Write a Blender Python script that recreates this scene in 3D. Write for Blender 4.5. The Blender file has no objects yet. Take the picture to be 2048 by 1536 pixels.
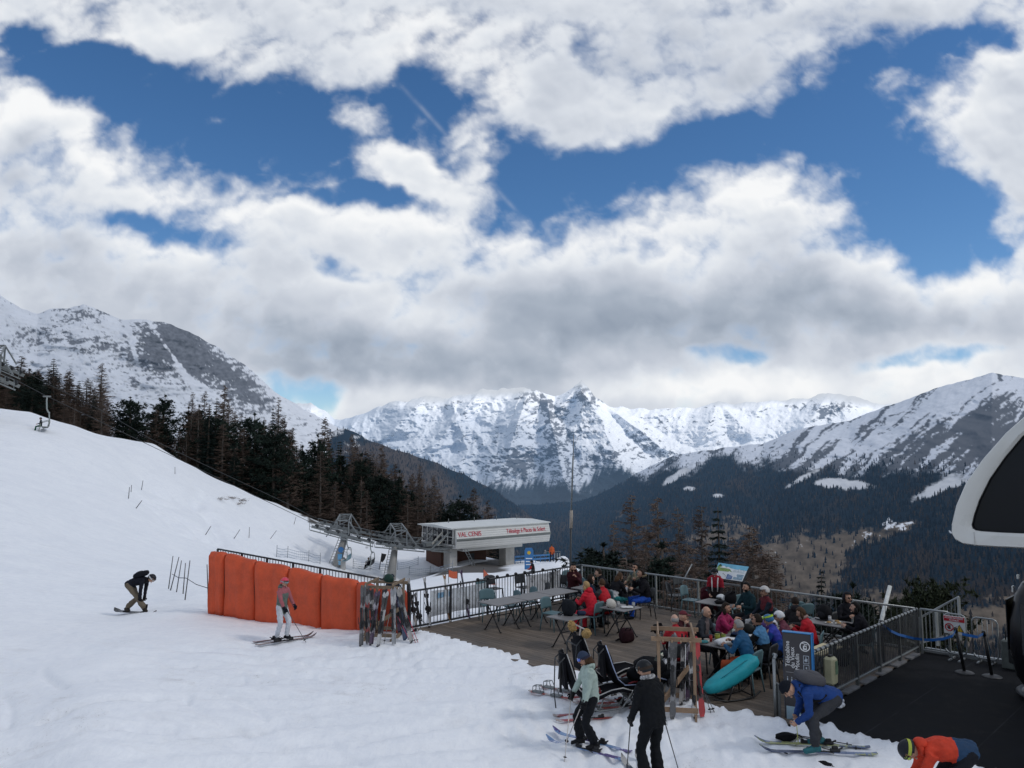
import bpy, bmesh, math, random
import numpy as np
from mathutils import Vector, Matrix, Euler
rnd = random.Random(7)
SC = bpy.context.scene
COL = SC.collection
PI = math.pi
# ------------------------------------------------------------------ camera
F = 1540.0; PITCH = math.atan(144.0/F); CAMZ = 4.6
cp, sp = math.cos(PITCH), math.sin(PITCH)
def ray(u, v):
    a = (u-1024.0)/F; b = (768.0-v)/F
    return a, cp-b*sp, sp+b*cp
def at(u, v, Y):                       # world point seen at photo position u,v at distance Y in front
    x, y, z = ray(u, v); t = Y/y
    return Vector((x*t, Y, CAMZ+z*t))
def on_z(u, v, z0):
    x, y, z = ray(u, v); t = (z0-CAMZ)/z
    return Vector((x*t, y*t, z0))
cam_d = bpy.data.cameras.new('camera'); cam = bpy.data.objects.new('camera', cam_d); COL.objects.link(cam)
cam.location = (0, 0, CAMZ); cam.rotation_euler = (PI/2+PITCH, 0, 0)
cam_d.sensor_width = 36; cam_d.lens = F/2048*36; cam_d.clip_start = 0.3; cam_d.clip_end = 60000
SC.camera = cam
SC.view_settings.view_transform = 'Standard'; SC.view_settings.look = 'None'; SC.view_settings.exposure = 0; SC.view_settings.gamma = 1
SC.render.engine = 'CYCLES'
SC.cycles.use_denoising = True
SC.cycles.max_bounces = 6; SC.cycles.diffuse_bounces = 3; SC.cycles.glossy_bounces = 2
SC.cycles.transmission_bounces = 3; SC.cycles.transparent_max_bounces = 8
SC.cycles.caustics_reflective = False; SC.cycles.caustics_refractive = False
# ------------------------------------------------------------------ numpy noise
def _h(ix, iy, s):
    n = (ix.astype(np.int64)*374761393 + iy.astype(np.int64)*668265263 + s*1442695041) & 0xffffffff
    n = ((n ^ (n >> 13))*1274126177) & 0xffffffff
    return ((n ^ (n >> 16)) & 0xffffff)/float(0xffffff)
def pn(x, y, s=0):
    x = np.asarray(x, float); y = np.asarray(y, float)
    ix = np.floor(x); iy = np.floor(y); fx = x-ix; fy = y-iy
    ux = fx*fx*fx*(fx*(fx*6-15)+10); uy = fy*fy*fy*(fy*(fy*6-15)+10)
    def g(dx, dy):
        a = _h(ix+dx, iy+dy, s)*2*PI
        return np.cos(a)*(fx-dx)+np.sin(a)*(fy-dy)
    a = g(0,0); b = g(1,0); c = g(0,1); d = g(1,1)
    return (a+(b-a)*ux+((c+(d-c)*ux)-(a+(b-a)*ux))*uy)*1.45
def fbm(x, y, o=5, s=0, r=.5, l=2.03):
    t = 0; a = 1.0; n = 0
    for i in range(o):
        t = t+a*pn(x, y, s+i*17); n += a; a *= r; x = x*l+3.1; y = y*l+1.7
    return t/n
def ridged(x, y, o=5, s=0, r=.5):
    t = 0; a = 1.0; n = 0
    for i in range(o):
        t = t+a*(1-2*np.abs(pn(x, y, s+i*13))); n += a; a *= r; x = x*2.05+5.2; y = y*2.05+2.3
    return t/n
def sstep(a, b, x):
    t = np.clip((x-a)/(b-a), 0, 1); return t*t*(3-2*t)
# ------------------------------------------------------------------ node helper
class NT:
    def __init__(s, nt): s.nt = nt; s.L = nt.links
    def n(s, typ, **k):
        nd = s.nt.nodes.new(typ)
        for a, b in k.items(): setattr(nd, a, b)
        return nd
    def put(s, sock, v):
        if v is None: return
        if isinstance(v, bpy.types.NodeSocket): s.L.new(v, sock)
        else:
            try: sock.default_value = v
            except Exception: sock.default_value = (*v, 1) if len(v) == 3 else v
    def m(s, op, a, b=None, c=None, clamp=False):
        nd = s.n('ShaderNodeMath', operation=op); nd.use_clamp = clamp
        for i, x in enumerate((a, b, c)):
            if x is not None: s.put(nd.inputs[i], x)
        return nd.outputs[0]
    def vm(s, op, a, b=None):
        nd = s.n('ShaderNodeVectorMath', operation=op)
        s.put(nd.inputs[0], a)
        if b is not None:
            if op == 'SCALE': s.put(nd.inputs['Scale'], b)
            else: s.put(nd.inputs[1], b)
        return nd.outputs['Value'] if op in ('LENGTH', 'DOT_PRODUCT', 'DISTANCE') else nd.outputs[0]
    def mr(s, x, a, b, c=0.0, d=1.0, smooth=True):
        nd = s.n('ShaderNodeMapRange'); nd.interpolation_type = 'SMOOTHSTEP' if smooth else 'LINEAR'
        for i, q in enumerate((x, a, b, c, d)): s.put(nd.inputs[i], q)
        return nd.outputs[0]
    def noise(s, vec, scale, detail=4, rough=.5, dist=0.0, col=False):
        nd = s.n('ShaderNodeTexNoise')
        if vec is not None: s.put(nd.inputs['Vector'], vec)
        nd.inputs['Scale'].default_value = scale; nd.inputs['Detail'].default_value = detail
        nd.inputs['Roughness'].default_value = rough; nd.inputs['Distortion'].default_value = dist
        return nd.outputs['Color' if col else 'Fac']
    def mix(s, f, a, b, typ='RGBA', blend='MIX'):
        nd = s.n('ShaderNodeMix'); nd.data_type = typ
        if typ == 'RGBA': nd.blend_type = blend
        ins = [i for i in nd.inputs if i.enabled]
        s.put(ins[0], f); s.put(ins[1], a); s.put(ins[2], b)
        return [o for o in nd.outputs if o.enabled][0]
def col4(c): return (c[0], c[1], c[2], 1.0)
MATS = {}
def new_mat(name):
    m = bpy.data.materials.new(name); m.use_nodes = True; m.node_tree.nodes.clear()
    t = NT(m.node_tree); out = t.n('ShaderNodeOutputMaterial')
    return m, t, out
def mat(name, c, rough=.6, var=.18, scale=9., bump=.0, bscale=None, metal=0., spec=.4, coat=0., emit=0.):
    if name in MATS: return MATS[name]
    m, t, out = new_mat(name)
    tc = t.n('ShaderNodeTexCoord').outputs['Object']
    f = t.noise(tc, scale, 5, .6)
    f2 = t.noise(tc, scale*7, 2, .6)
    k = t.m('ADD', t.m('MULTIPLY', f, .75), t.m('MULTIPLY', f2, .25))
    k = t.mr(k, .3, .7)
    a = col4([x*(1-var) for x in c]); b = col4([min(1, x*(1+var)) for x in c])
    colr = t.mix(k, a, b)
    p = t.n('ShaderNodeBsdfPrincipled'); t.put(p.inputs['Base Color'], colr)
    t.put(p.inputs['Roughness'], t.mr(f, .2, .8, max(.02, rough-.08), min(1, rough+.08)))
    p.inputs['Metallic'].default_value = metal; p.inputs['Specular IOR Level'].default_value = spec
    p.inputs['Coat Weight'].default_value = coat
    if emit: t.put(p.inputs['Emission Color'], col4(c)); p.inputs['Emission Strength'].default_value = emit
    if bump:
        bn = t.n('ShaderNodeBump'); bn.inputs['Strength'].default_value = bump; bn.inputs['Distance'].default_value = .02
        t.put(bn.inputs['Height'], t.noise(tc, bscale or scale*2, 5, .6, .3)); t.L.new(bn.outputs[0], p.inputs['Normal'])
    t.L.new(p.outputs[0], out.inputs[0]); MATS[name] = m
    return m
# ------------------------------------------------------------------ mesh helper
def frame_from(d, up=Vector((0, 0, 1))):
    d = Vector(d).normalized(); up = Vector(up)
    if abs(d.dot(up)) > .98: up = Vector((0, 1, 0)) if abs(d.y) < .9 else Vector((1, 0, 0))
    s = d.cross(up).normalized(); w = s.cross(d).normalized()
    return s, d, w
class MB:
    def __init__(s): s.v = []; s.f = []; s.mi = []; s.sm = []
    def add(s, vs, fs, mi=0, smooth=False):
        o = len(s.v); s.v.extend([tuple(x) for x in vs])
        for f in fs: s.f.append(tuple(i+o for i in f)); s.mi.append(mi); s.sm.append(smooth)
        return s
    def box(s, c, size, R=None, mi=0):
        c = Vector(c); hx, hy, hz = [q/2 for q in size]
        vs = [Vector((x, y, z)) for z in (-hz, hz) for y in (-hy, hy) for x in (-hx, hx)]
        if R is not None: vs = [R @ q for q in vs]
        return s.add([q+c for q in vs], [(0,2,3,1),(4,5,7,6),(0,1,5,4),(2,6,7,3),(0,4,6,2),(1,3,7,5)], mi)
    def bbox(s, c, size, bev=.01, R=None, mi=0):      # box with chamfered edges
        c = Vector(c); h = [q/2 for q in size]; b = min(bev, min(h)*.9)
        vs = []; idx = {}
        for sx in (-1, 1):
            for sy in (-1, 1):
                for sz in (-1, 1):
                    S = (sx, sy, sz)
                    for ax in range(3):
                        p = [S[i]*(h[i]-(0 if i == ax else b)) for i in range(3)]
                        idx[(sx, sy, sz, ax)] = len(vs); q = Vector(p); vs.append((R @ q if R is not None else q)+c)
        fs = []
        for ax in range(3):
            o = [i for i in range(3) if i != ax]
            for sg in (-1, 1):
                l = []
                for (p, q) in ((-1,-1),(1,-1),(1,1),(-1,1)):
                    k = [0]*3; k[ax] = sg; k[o[0]] = p; k[o[1]] = q; l.append(idx[(*k, ax)])
                flip = (sg == 1) if ax != 1 else (sg == -1)
                fs.append(tuple(l) if flip else tuple(l[::-1]))
        for ax in range(3):
            o = [i for i in range(3) if i != ax]
            for p in (-1, 1):
                for q in (-1, 1):
                    k0 = [0]*3; k1 = [0]*3; k0[ax] = -1; k1[ax] = 1
                    for k in (k0, k1): k[o[0]] = p; k[o[1]] = q
                    fs.append((idx[(*k0, o[0])], idx[(*k1, o[0])], idx[(*k1, o[1])], idx[(*k0, o[1])]))
        for sx in (-1, 1):
            for sy in (-1, 1):
                for sz in (-1, 1): fs.append(tuple(idx[(sx, sy, sz, a)] for a in range(3)))
        return s.add(vs, fs, mi)
    def beam(s, p0, p1, w, h=None, mi=0, up=(0, 0, 1)):
        p0 = Vector(p0); p1 = Vector(p1); h = h or w; a, d, b = frame_from(p1-p0, up)
        vs = []
        for p in (p0, p1):
            for (i, j) in ((-1,-1),(1,-1),(1,1),(-1,1)): vs.append(p+a*i*w/2+b*j*h/2)
        return s.add(vs, [(0,1,2,3),(7,6,5,4),(0,4,5,1),(1,5,6,2),(2,6,7,3),(3,7,4,0)], mi)
    def tube(s, pts, r, n=8, mi=0, cap=True, smooth=True, el=1.0, up=(0, 0, 1)):
        pts = [Vector(p) for p in pts]; rs = r if isinstance(r, (list, tuple)) else [r]*len(pts)
        vs = []; L = len(pts); prev = None
        for i, p in enumerate(pts):
            d = (pts[min(i+1, L-1)]-pts[max(i-1, 0)])
            a, d, b = frame_from(d, prev if prev is not None else up)
            prev = b
            for k in range(n):
                t = 2*PI*k/n; vs.append(p+(a*math.cos(t)*el+b*math.sin(t))*rs[i])
        fs = [(i*n+k, i*n+(k+1) % n, (i+1)*n+(k+1) % n, (i+1)*n+k) for i in range(L-1) for k in range(n)]
        if cap: fs += [tuple(range(n))[::-1], tuple((L-1)*n+k for k in range(n))]
        return s.add(vs, fs, mi, smooth)
    def lathe(s, prof, n=16, c=(0, 0, 0), mi=0, R=None, smooth=True):
        c = Vector(c); vs = []
        for (r, z) in prof:
            for k in range(n):
                q = Vector((r*math.cos(2*PI*k/n), r*math.sin(2*PI*k/n), z)); vs.append((R @ q if R is not None else q)+c)
        L = len(prof)
        fs = [(i*n+k, i*n+(k+1) % n, (i+1)*n+(k+1) % n, (i+1)*n+k) for i in range(L-1) for k in range(n)]
        fs += [tuple(range(n))[::-1], tuple((L-1)*n+k for k in range(n))]
        return s.add(vs, fs, mi, smooth)
    def ell(s, c, r, R=None, n=12, m=8, mi=0, fn=None, smooth=True):
        c = Vector(c); vs = []
        for j in range(m+1):
            ph = -PI/2+PI*j/m
            for k in range(n):
                t = 2*PI*k/n; q = Vector((math.cos(ph)*math.cos(t), math.cos(ph)*math.sin(t), math.sin(ph)))
                if fn: q = fn(q)
                q = Vector((q.x*r[0], q.y*r[1], q.z*r[2])); vs.append((R @ q if R is not None else q)+c)
        fs = [(j*n+k, j*n+(k+1) % n, (j+1)*n+(k+1) % n, (j+1)*n+k) for j in range(m) for k in range(n)]
        return s.add(vs, fs, mi, smooth)
    def prism(s, poly, a, b, ax='y', mi=0, smooth=False):   # polygon in the plane across ax, extruded from a to b
        def P(p, q): return {'y': (p[0], q, p[1]), 'x': (q, p[0], p[1]), 'z': (p[0], p[1], q)}[ax]
        n = len(poly); vs = [P(p, a) for p in poly]+[P(p, b) for p in poly]
        fs = [tuple(range(n)), tuple(range(n, 2*n))[::-1]]+[(i, i+n, (i+1) % n+n, (i+1) % n) for i in range(n)]
        return s.add(vs, fs, mi, smooth)
    def quad(s, a, b, c, d, mi=0): return s.add([a, b, c, d], [(0, 1, 2, 3)], mi)
    def xf(s, M, i0=0):
        for i in range(i0, len(s.v)): s.v[i] = tuple(M @ Vector(s.v[i]))
        return s
    def mesh(s, name, mats):
        me = bpy.data.meshes.new(name); me.from_pydata(s.v, [], s.f)
        for m in (mats if isinstance(mats, (list, tuple)) else [mats]): me.materials.append(m)
        me.polygons.foreach_set('material_index', s.mi); me.polygons.foreach_set('use_smooth', s.sm)
        me.update(); return me
    def build(s, name, mats, parent=None, fix=False):
        me = s.mesh(name, mats)
        if fix:
            bm = bmesh.new(); bm.from_mesh(me); bmesh.ops.recalc_face_normals(bm, faces=bm.faces); bm.to_mesh(me); bm.free()
        o = bpy.data.objects.new(name, me); COL.objects.link(o)
        if parent is not None: o.parent = parent
        return o
def np_mesh(name, V, Fq, mats, parent=None, smooth=True, mi=None):
    me = bpy.data.meshes.new(name)
    me.from_pydata(V.tolist() if isinstance(V, np.ndarray) else V, [], Fq.tolist() if isinstance(Fq, np.ndarray) else Fq)
    for m in (mats if isinstance(mats, (list, tuple)) else [mats]): me.materials.append(m)
    me.polygons.foreach_set('use_smooth', [smooth]*len(me.polygons))
    if mi is not None: me.polygons.foreach_set('material_index', mi)
    me.update(); o = bpy.data.objects.new(name, me); COL.objects.link(o)
    if parent is not None: o.parent = parent
    return o
def tag(o, label=None, cat=None, group=None, kind=None):
    for k, v in (('label', label), ('category', cat), ('group', group), ('kind', kind)):
        if v: o[k] = v
    return o
def thing(name, loc, label, cat, group=None, rz=0.0, R=None):
    o = bpy.data.objects.new(name, None); COL.objects.link(o); o.empty_display_size = .1
    if R is not None: o.matrix_world = Matrix.Translation(Vector(loc)) @ R.to_4x4()
    else: o.location = loc; o.rotation_euler = (0, 0, rz)
    return tag(o, label, cat, group)
def copy_tree(o, label=None, parent=None, drop=()):
    c = o.copy(); COL.objects.link(c)
    if parent is not None: c.parent = parent
    if label: c['label'] = label
    for ch in o.children:
        if ch.name.split('.')[0] not in drop: copy_tree(ch, None, c)
    return c
def axes_R(x, y, z): return Matrix((Vector(x), Vector(y), Vector(z))).transposed()
def text_mesh(name, s, size, m, parent, M, extrude=.004, align='LEFT', shear=0., bold=0., xs=1.0):
    cu = bpy.data.curves.new('t', 'FONT'); cu.body = s; cu.size = size; cu.extrude = extrude; cu.align_x = align
    cu.shear = shear; cu.offset = bold; cu.resolution_u = 3
    o = bpy.data.objects.new('t', cu); COL.objects.link(o)
    dg = bpy.context.evaluated_depsgraph_get(); me = bpy.data.meshes.new_from_object(o.evaluated_get(dg))
    bpy.data.objects.remove(o); bpy.data.curves.remove(cu)
    me.transform(M @ Matrix.Diagonal((xs, 1, 1, 1))); me.materials.clear(); me.materials.append(m); me.name = name
    ob = bpy.data.objects.new(name, me); COL.objects.link(ob)
    if parent is not None: ob.parent = parent
    return ob
# deck frame: corner of the two far railings, a runs along the valley railing, b along the piste railing
E1 = Vector((.7071, -.7071, 0)); E2 = Vector((-.7071, -.7071, 0)); C0 = Vector((2.3, 26.0, 0))
def D(a, b, z=0.0): return C0+E1*a+E2*b+Vector((0, 0, z))
def ab(p): q = Vector(p)-C0; return q.dot(E1), q.dot(E2)
# ------------------------------------------------------------------ sky, sun
SUN_EL, SUN_AZ = math.radians(48), math.radians(105)      # azimuth clockwise from the view direction
#<<CLOUD
def lvl(u, v):                        # photo position -> level gnomonic grid position (horizon at 912)
    x, y, z = ray(u, v); return 1024+F*x/y, 912-F*z/y
def worley(x, y, s=0):
    ix = np.floor(x); iy = np.floor(y); best = np.full(x.shape, 9.0)
    for dx in (-1, 0, 1):
        for dy in (-1, 0, 1):
            cx = ix+dx+_h(ix+dx, iy+dy, s); cy = iy+dy+_h(ix+dx, iy+dy, s+71)
            d = (cx-x)**2+(cy-y)**2; best = np.minimum(best, d)
    return np.sqrt(best)
def clouds(U, V, step):
    def blob(X, Y, u, v, ru, rv, rot, lo=.3, hi=1.5):
        cx, cy = lvl(u, v); c, s = math.cos(math.radians(rot)), math.sin(math.radians(rot))
        a = (X-cx)*c+(Y-cy)*s; b = -(X-cx)*s+(Y-cy)*c
        return 1-sstep(lo, hi, np.sqrt((a/ru)**2+(b/rv)**2))
    n1 = fbm(U/330, V/270, 4, 3); n2 = fbm(U/330+9, V/270+4, 4, 8)
    n3 = fbm(U/60, V/60, 4, 21); n4 = fbm(U/60+9, V/60+4, 4, 28)
    UW = U+n1*70+n3*16; VW = V+n2*55+n4*13
    BLUE = [(470,250,330,110,10,1),(250,185,240,75,6,1),(120,130,170,55,0,1),(640,255,240,115,10,1),(820,240,170,100,0,1),(1000,340,250,110,12,1),(1240,345,300,90,0,1),(1480,290,260,70,-6,1),
            (1680,265,210,130,0,1),(1800,370,190,140,0,1),(1790,180,200,120,-10,1),(1870,460,105,85,0,1),(1930,90,120,60,0,.95),(560,310,190,60,14,1),(320,445,150,30,14,.62),(590,780,90,40,12,.60),(1860,712,160,22,-4,.52),(1440,708,80,22,0,.52),(45,85,70,45,0,.9),(1060,395,200,40,4,.9),(1930,400,120,110,0,1),(720,540,110,24,10,.5),(1985,510,40,40,0,.7),(850,560,60,30,0,.35),(750,390,200,30,8,.85)]
    WISP = [(715,240,95,44,15,1.1),(790,320,150,50,16,1.12),(880,375,125,46,8,1.05),(935,310,60,100,20,.95),(1110,215,70,90,0,.6),(1085,275,50,40,0,.35),(840,270,70,50,30,.6),(1840,190,120,90,20,.58),(1990,240,90,140,10,.85),(2040,330,90,80,0,.8),(690,130,90,60,0,.5),(330,95,120,60,0,.5),
            (1530,200,60,45,0,.45),(530,325,60,40,0,.6),(150,250,60,40,0,.5),(60,235,70,60,0,.8),(1440,390,140,60,0,.75),(1320,400,60,30,0,.4),(1700,400,60,80,0,.2),(1550,330,60,40,0,.2),(1250,250,80,40,0,.4)]
    bl = np.zeros(U.shape)
    for b in BLUE: bl = np.maximum(bl, b[5]*blob(UW, VW, *b[:5]))
    wi = np.zeros(U.shape)
    for b in WISP: wi = np.maximum(wi, b[5]*blob(UW, VW, *b[:5]))
    bias = .62+.38*sstep(430, 620, V)-1.5*bl+1.15*wi-.25*sstep(450, 650, V)*(bl > .01)*bl
    c, s = math.cos(.35), math.sin(.35)                     # wisps drawn out along the wind
    Ur = U*c-V*s; Vr = U*s+V*c
    fine = fbm((Ur+n3*20)/95, (Vr+n4*20)/62, 7, 40, .58)
    puff = 1-worley((U+n3*14)/74, (V+n4*14)/60, 5)*1.25
    puff2 = 1-worley((U+n4*10)/33+7, (V+n3*10)/29, 9)*1.25
    low = fbm(U/260, V/190, 3, 60)
    d = bias+.62*low+.95*fine+.28*(puff-.45)+.12*(puff2-.45)
    fld = np.maximum(bias, -.1)*.6+.75*low+.42*(puff-.45)+.12*(puff2-.45)+.12*fine
    alpha = sstep(-.42, .88, d)
    # light: optical depth gathered towards the sun (up and to the right)
    occ = np.zeros(U.shape); w = 0
    dens = np.clip(fld+.1, 0, 1.6); dsm = np.clip(np.maximum(bias, -.1)*.6+.75*low+.30*(puff-.45)+.1, 0, 1.6)
    for k in (1, 2, 3, 4, 6, 8, 11, 15, 20, 26, 33):
        dy = int(round(k*9/step)); dx = int(round(k*3/step))
        sh = np.roll(np.roll(dsm, dy, 0), -dx+int(6*math.sin(k*2.3)), 1)
        occ += sh*1.0; w += 1
    occ /= w
    shad = np.exp(-1.15*occ)
    d6 = int(round(12/step)); rel = dens-np.roll(np.roll(dens, d6, 0), -d6//3, 1)
    GREY = [(1400,610,620,85,3,1.0),(1250,650,420,60,2,.5),(860,725,470,85,2,1.0),(640,690,380,90,8,.6),(1700,560,300,100,14,.6),(1000,600,300,80,0,.4),(220,590,330,130,8,.6),(60,340,130,100,0,.6),(100,480,150,80,0,.45),(1330,140,360,90,6,.75),(1640,50,420,70,0,.7),(1000,0,330,40,0,.3),(480,60,170,60,0,.25),(420,540,220,70,0,.3),(1480,700,280,40,0,.45),(1900,640,220,40,0,.4),(560,460,140,50,0,.3)]
    WHITE = [(1440,395,300,45,0,.6),(1000,450,360,30,0,.4),(800,550,120,50,0,.5),(830,620,130,40,10,.6),(1190,600,60,50,0,.3),(1320,770,360,35,0,.8),(1700,775,400,45,0,.65),(920,90,200,90,8,.6),(360,90,200,70,0,.6),(30,225,90,60,0,.8),(180,310,90,60,0,.45),(560,380,250,40,0,.55),(1960,540,150,60,0,.45),(680,805,280,25,0,.5),(1180,720,60,60,0,.6),(1960,250,80,100,0,.4),(780,410,120,30,0,.4),(1830,480,110,50,0,.4)]
    UG = U+n1*60+n3*22; VG = V+n2*45+n4*20
    gm = sum(b[5]*blob(UG, VG, *b[:5], lo=.1, hi=1.35) for b in GREY)
    wm = sum(b[5]*blob(UG, VG, *b[:5], lo=.1, hi=1.35) for b in WHITE)
    thin = 1-sstep(.3, 1.2, d)
    cl = np.abs((U-lvl(700, 60)[0])*.745-(V-lvl(700, 60)[1])*.667); trail = np.exp(-(cl/4.5)**2)*sstep(120, 190, V)*sstep(440, 380, V)*(.5+.5*fbm(U/30, V/30, 3, 130)); alpha = np.maximum(alpha, .22*np.clip(trail, 0, 1))
    lum = .49+.46*shad+.25*rel*(1-.35*sstep(430, 560, V))-.235*np.minimum(gm, 1.25)+.22*np.minimum(wm, 1.2)+.13*thin+.07*fbm(U/260, V/150, 3, 90)
    return alpha, np.clip(lum, .22, .97)
RAMP = ([.22, .38, .50, .62, .75, .86, .97], [(.20,.25,.335),(.30,.355,.44),(.41,.465,.55),(.54,.585,.665),(.68,.72,.785),(.80,.83,.87),(.93,.94,.95)])
def ramp(l): return np.stack([np.interp(l, RAMP[0], [c[i] for c in RAMP[1]]) for i in range(3)], -1)
#CLOUD>>
sd = Vector((math.sin(SUN_AZ)*math.cos(SUN_EL), math.cos(SUN_AZ)*math.cos(SUN_EL), math.sin(SUN_EL)))
sl = bpy.data.lights.new('sun', 'SUN'); so = bpy.data.objects.new('sun', sl); COL.objects.link(so)
sl.energy = 4.9; sl.angle = math.radians(10); sl.color = (1, .955, .89)
so.rotation_euler = sd.to_track_quat('Z', 'Y').to_euler(); so.location = (60, 10, 60)
w = bpy.data.worlds.new('World'); SC.world = w; w.use_nodes = True; w.node_tree.nodes.clear()
t = NT(w.node_tree)
out = t.n('ShaderNodeOutputWorld')
sky = t.n('ShaderNodeTexSky'); sky.sky_type = 'NISHITA'; sky.sun_disc = False; sky.sun_elevation = SUN_EL; sky.sun_rotation = SUN_AZ; sky.altitude = 2100; sky.ozone_density = 2.2; sky.air_density = 1.0; sky.dust_density = .6
bg1 = t.n('ShaderNodeBackground'); bg1.inputs[1].default_value = .112
hs = t.n('ShaderNodeHueSaturation'); hs.inputs['Saturation'].default_value = 1.22; t.L.new(sky.outputs[0], hs.inputs['Color'])
t.L.new(hs.outputs[0], bg1.inputs[0]); t.L.new(bg1.outputs[0], out.inputs[0])
# cloud shell
def build_clouds():
    R = 32000.0; st = 3.6
    gu = np.arange(-700, 2750, st); gv = np.arange(-760, 985, st)
    U, V = np.meshgrid(gu, gv)
    A, L = clouds(U, V, st)
    A = A*(1-.55*sstep(905, 985, V))
    def dirs(U, V):
        d = np.stack([(U-1024)/F, np.ones(U.shape), (912-V)/F], -1); return d/np.linalg.norm(d, axis=-1, keepdims=True)
    P1 = dirs(U, V).reshape(-1, 3)*R
    ny, nx = U.shape; i = np.arange(ny*nx).reshape(ny, nx)
    F1 = np.stack([i[:-1, :-1], i[1:, :-1], i[1:, 1:], i[:-1, 1:]], -1).reshape(-1, 4)
    C1 = np.concatenate([ramp(L).reshape(-1, 3), A.reshape(-1, 1)], 1)
    # the rest of the sky, coarser
    az = np.radians(np.arange(-180, 180.1, 2.5)); el = np.radians(np.arange(-4, 90.1, 2.5))
    AZ, EL = np.meshgrid(az, el)
    d2 = np.stack([np.sin(AZ)*np.cos(EL), np.cos(AZ)*np.cos(EL), np.sin(EL)], -1)
    yy = np.abs(d2[..., 1])+.25
    q1 = fbm(d2[..., 0]/yy*1.1+np.sign(d2[..., 1])*3, d2[..., 2]/yy*1.4, 5, 77)
    A2 = sstep(-.25, .25, q1+.12); L2 = .64+.25*fbm(d2[..., 0]/yy*1.7, d2[..., 2]/yy*2, 4, 5)
    n0 = len(P1); ny, nx = AZ.shape; j = np.arange(ny*nx).reshape(ny, nx)
    Fq = np.stack([j[:-1, :-1], j[:-1, 1:], j[1:, 1:], j[1:, :-1]], -1).reshape(-1, 4)
    ctr = d2.reshape(-1, 3)[Fq].mean(1); g1 = 1024+F*ctr[:, 0]/np.maximum(ctr[:, 1], 1e-3); g2 = 912-F*ctr[:, 2]/np.maximum(ctr[:, 1], 1e-3)
    inside = (ctr[:, 1] > .05) & (g1 > -640) & (g1 < 2690) & (g2 > -700) & (g2 < 930)
    Fq = Fq[~inside]+n0
    C2 = np.concatenate([ramp(np.clip(L2, .3, .9)).reshape(-1, 3), A2.reshape(-1, 1)], 1)
    V_ = np.concatenate([P1, d2.reshape(-1, 3)*R*1.01]); C_ = np.concatenate([C1, C2]); F_ = np.concatenate([F1, Fq])
    m, t, out = new_mat('cloud')
    at_ = t.n('ShaderNodeAttribute'); at_.attribute_name = 'cloud'
    geo = t.n('ShaderNodeNewGeometry').outputs['Position']
    dirn = t.vm('NORMALIZE', geo)
    n = t.noise(dirn, 60, 5, .62)
    al = t.m('ADD', at_.outputs['Alpha'], t.m('MULTIPLY', t.m('SUBTRACT', n, .5), t.m('MULTIPLY', .9, t.m('MULTIPLY', at_.outputs['Alpha'], t.m('SUBTRACT', 1.0, at_.outputs['Alpha'])))), clamp=True)
    k = t.m('ADD', 1.0, t.m('MULTIPLY', t.m('SUBTRACT', n, .5), .03))
    em = t.n('ShaderNodeEmission'); t.put(em.inputs[0], at_.outputs['Color']); t.put(em.inputs[1], k)
    tr = t.n('ShaderNodeBsdfTransparent'); mx = t.n('ShaderNodeMixShader')
    t.put(mx.inputs[0], al); t.L.new(tr.outputs[0], mx.inputs[1]); t.L.new(em.outputs[0], mx.inputs[2]); t.L.new(mx.outputs[0], out.inputs[0])
    m.cycles.emission_sampling = 'NONE'
    o = np_mesh('sky', V_, F_, m)
    ca = o.data.color_attributes.new('cloud', 'FLOAT_COLOR', 'POINT'); ca.data.foreach_set('color', C_.astype(np.float32).ravel())
    o['kind'] = 'structure'
build_clouds()
# ------------------------------------------------------------------ mountains (seen across the valley)
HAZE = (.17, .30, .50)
def land_mat(name, bump=0):
    m, t, out = new_mat(name)
    a = t.n('ShaderNodeAttribute'); a.attribute_name = 'land'
    pos = t.n('ShaderNodeNewGeometry').outputs['Position']
    n = t.noise(pos, .012, 6, .65); n2 = t.noise(pos, .06, 3, .6)
    k = t.m('ADD', .72, t.m('ADD', t.m('MULTIPLY', n, .36), t.m('MULTIPLY', n2, .2)))
    colr = t.vm('SCALE', a.outputs['Color'], k)
    p = t.n('ShaderNodeBsdfDiffuse'); t.put(p.inputs[0], colr)
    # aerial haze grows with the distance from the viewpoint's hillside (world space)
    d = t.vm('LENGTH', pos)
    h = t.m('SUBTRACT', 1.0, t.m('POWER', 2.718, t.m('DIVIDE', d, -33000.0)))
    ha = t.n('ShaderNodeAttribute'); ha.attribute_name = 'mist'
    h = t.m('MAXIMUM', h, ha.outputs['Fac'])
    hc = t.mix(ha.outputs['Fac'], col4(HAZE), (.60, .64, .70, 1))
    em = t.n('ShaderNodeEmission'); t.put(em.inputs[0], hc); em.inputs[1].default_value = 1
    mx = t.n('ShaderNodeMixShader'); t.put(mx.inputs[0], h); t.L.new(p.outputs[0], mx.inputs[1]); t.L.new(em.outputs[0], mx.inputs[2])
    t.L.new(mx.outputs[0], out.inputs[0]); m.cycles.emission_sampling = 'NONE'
    return m
LAND = land_mat('mountain_land')
SNOW = np.array([.86, .88, .92]); ROCK = np.array([.115, .12, .135]); FOR = np.array([.014, .023, .033]); LARCH = np.array([.075, .058, .048]); GRASS = np.array([.185, .145, .108])
def pl(pts, x): return np.interp(x, [p[0] for p in pts], [p[1] for p in pts])
def gau(U, V, u, v, ru, rv, rot=0.):
    c, s = math.cos(math.radians(rot)), math.sin(math.radians(rot))
    a = (U-u)*c+(V-v)*s; b = -(U-u)*s+(V-v)*c
    return np.exp(-((a/ru)**2+(b/rv)**2))
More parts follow.
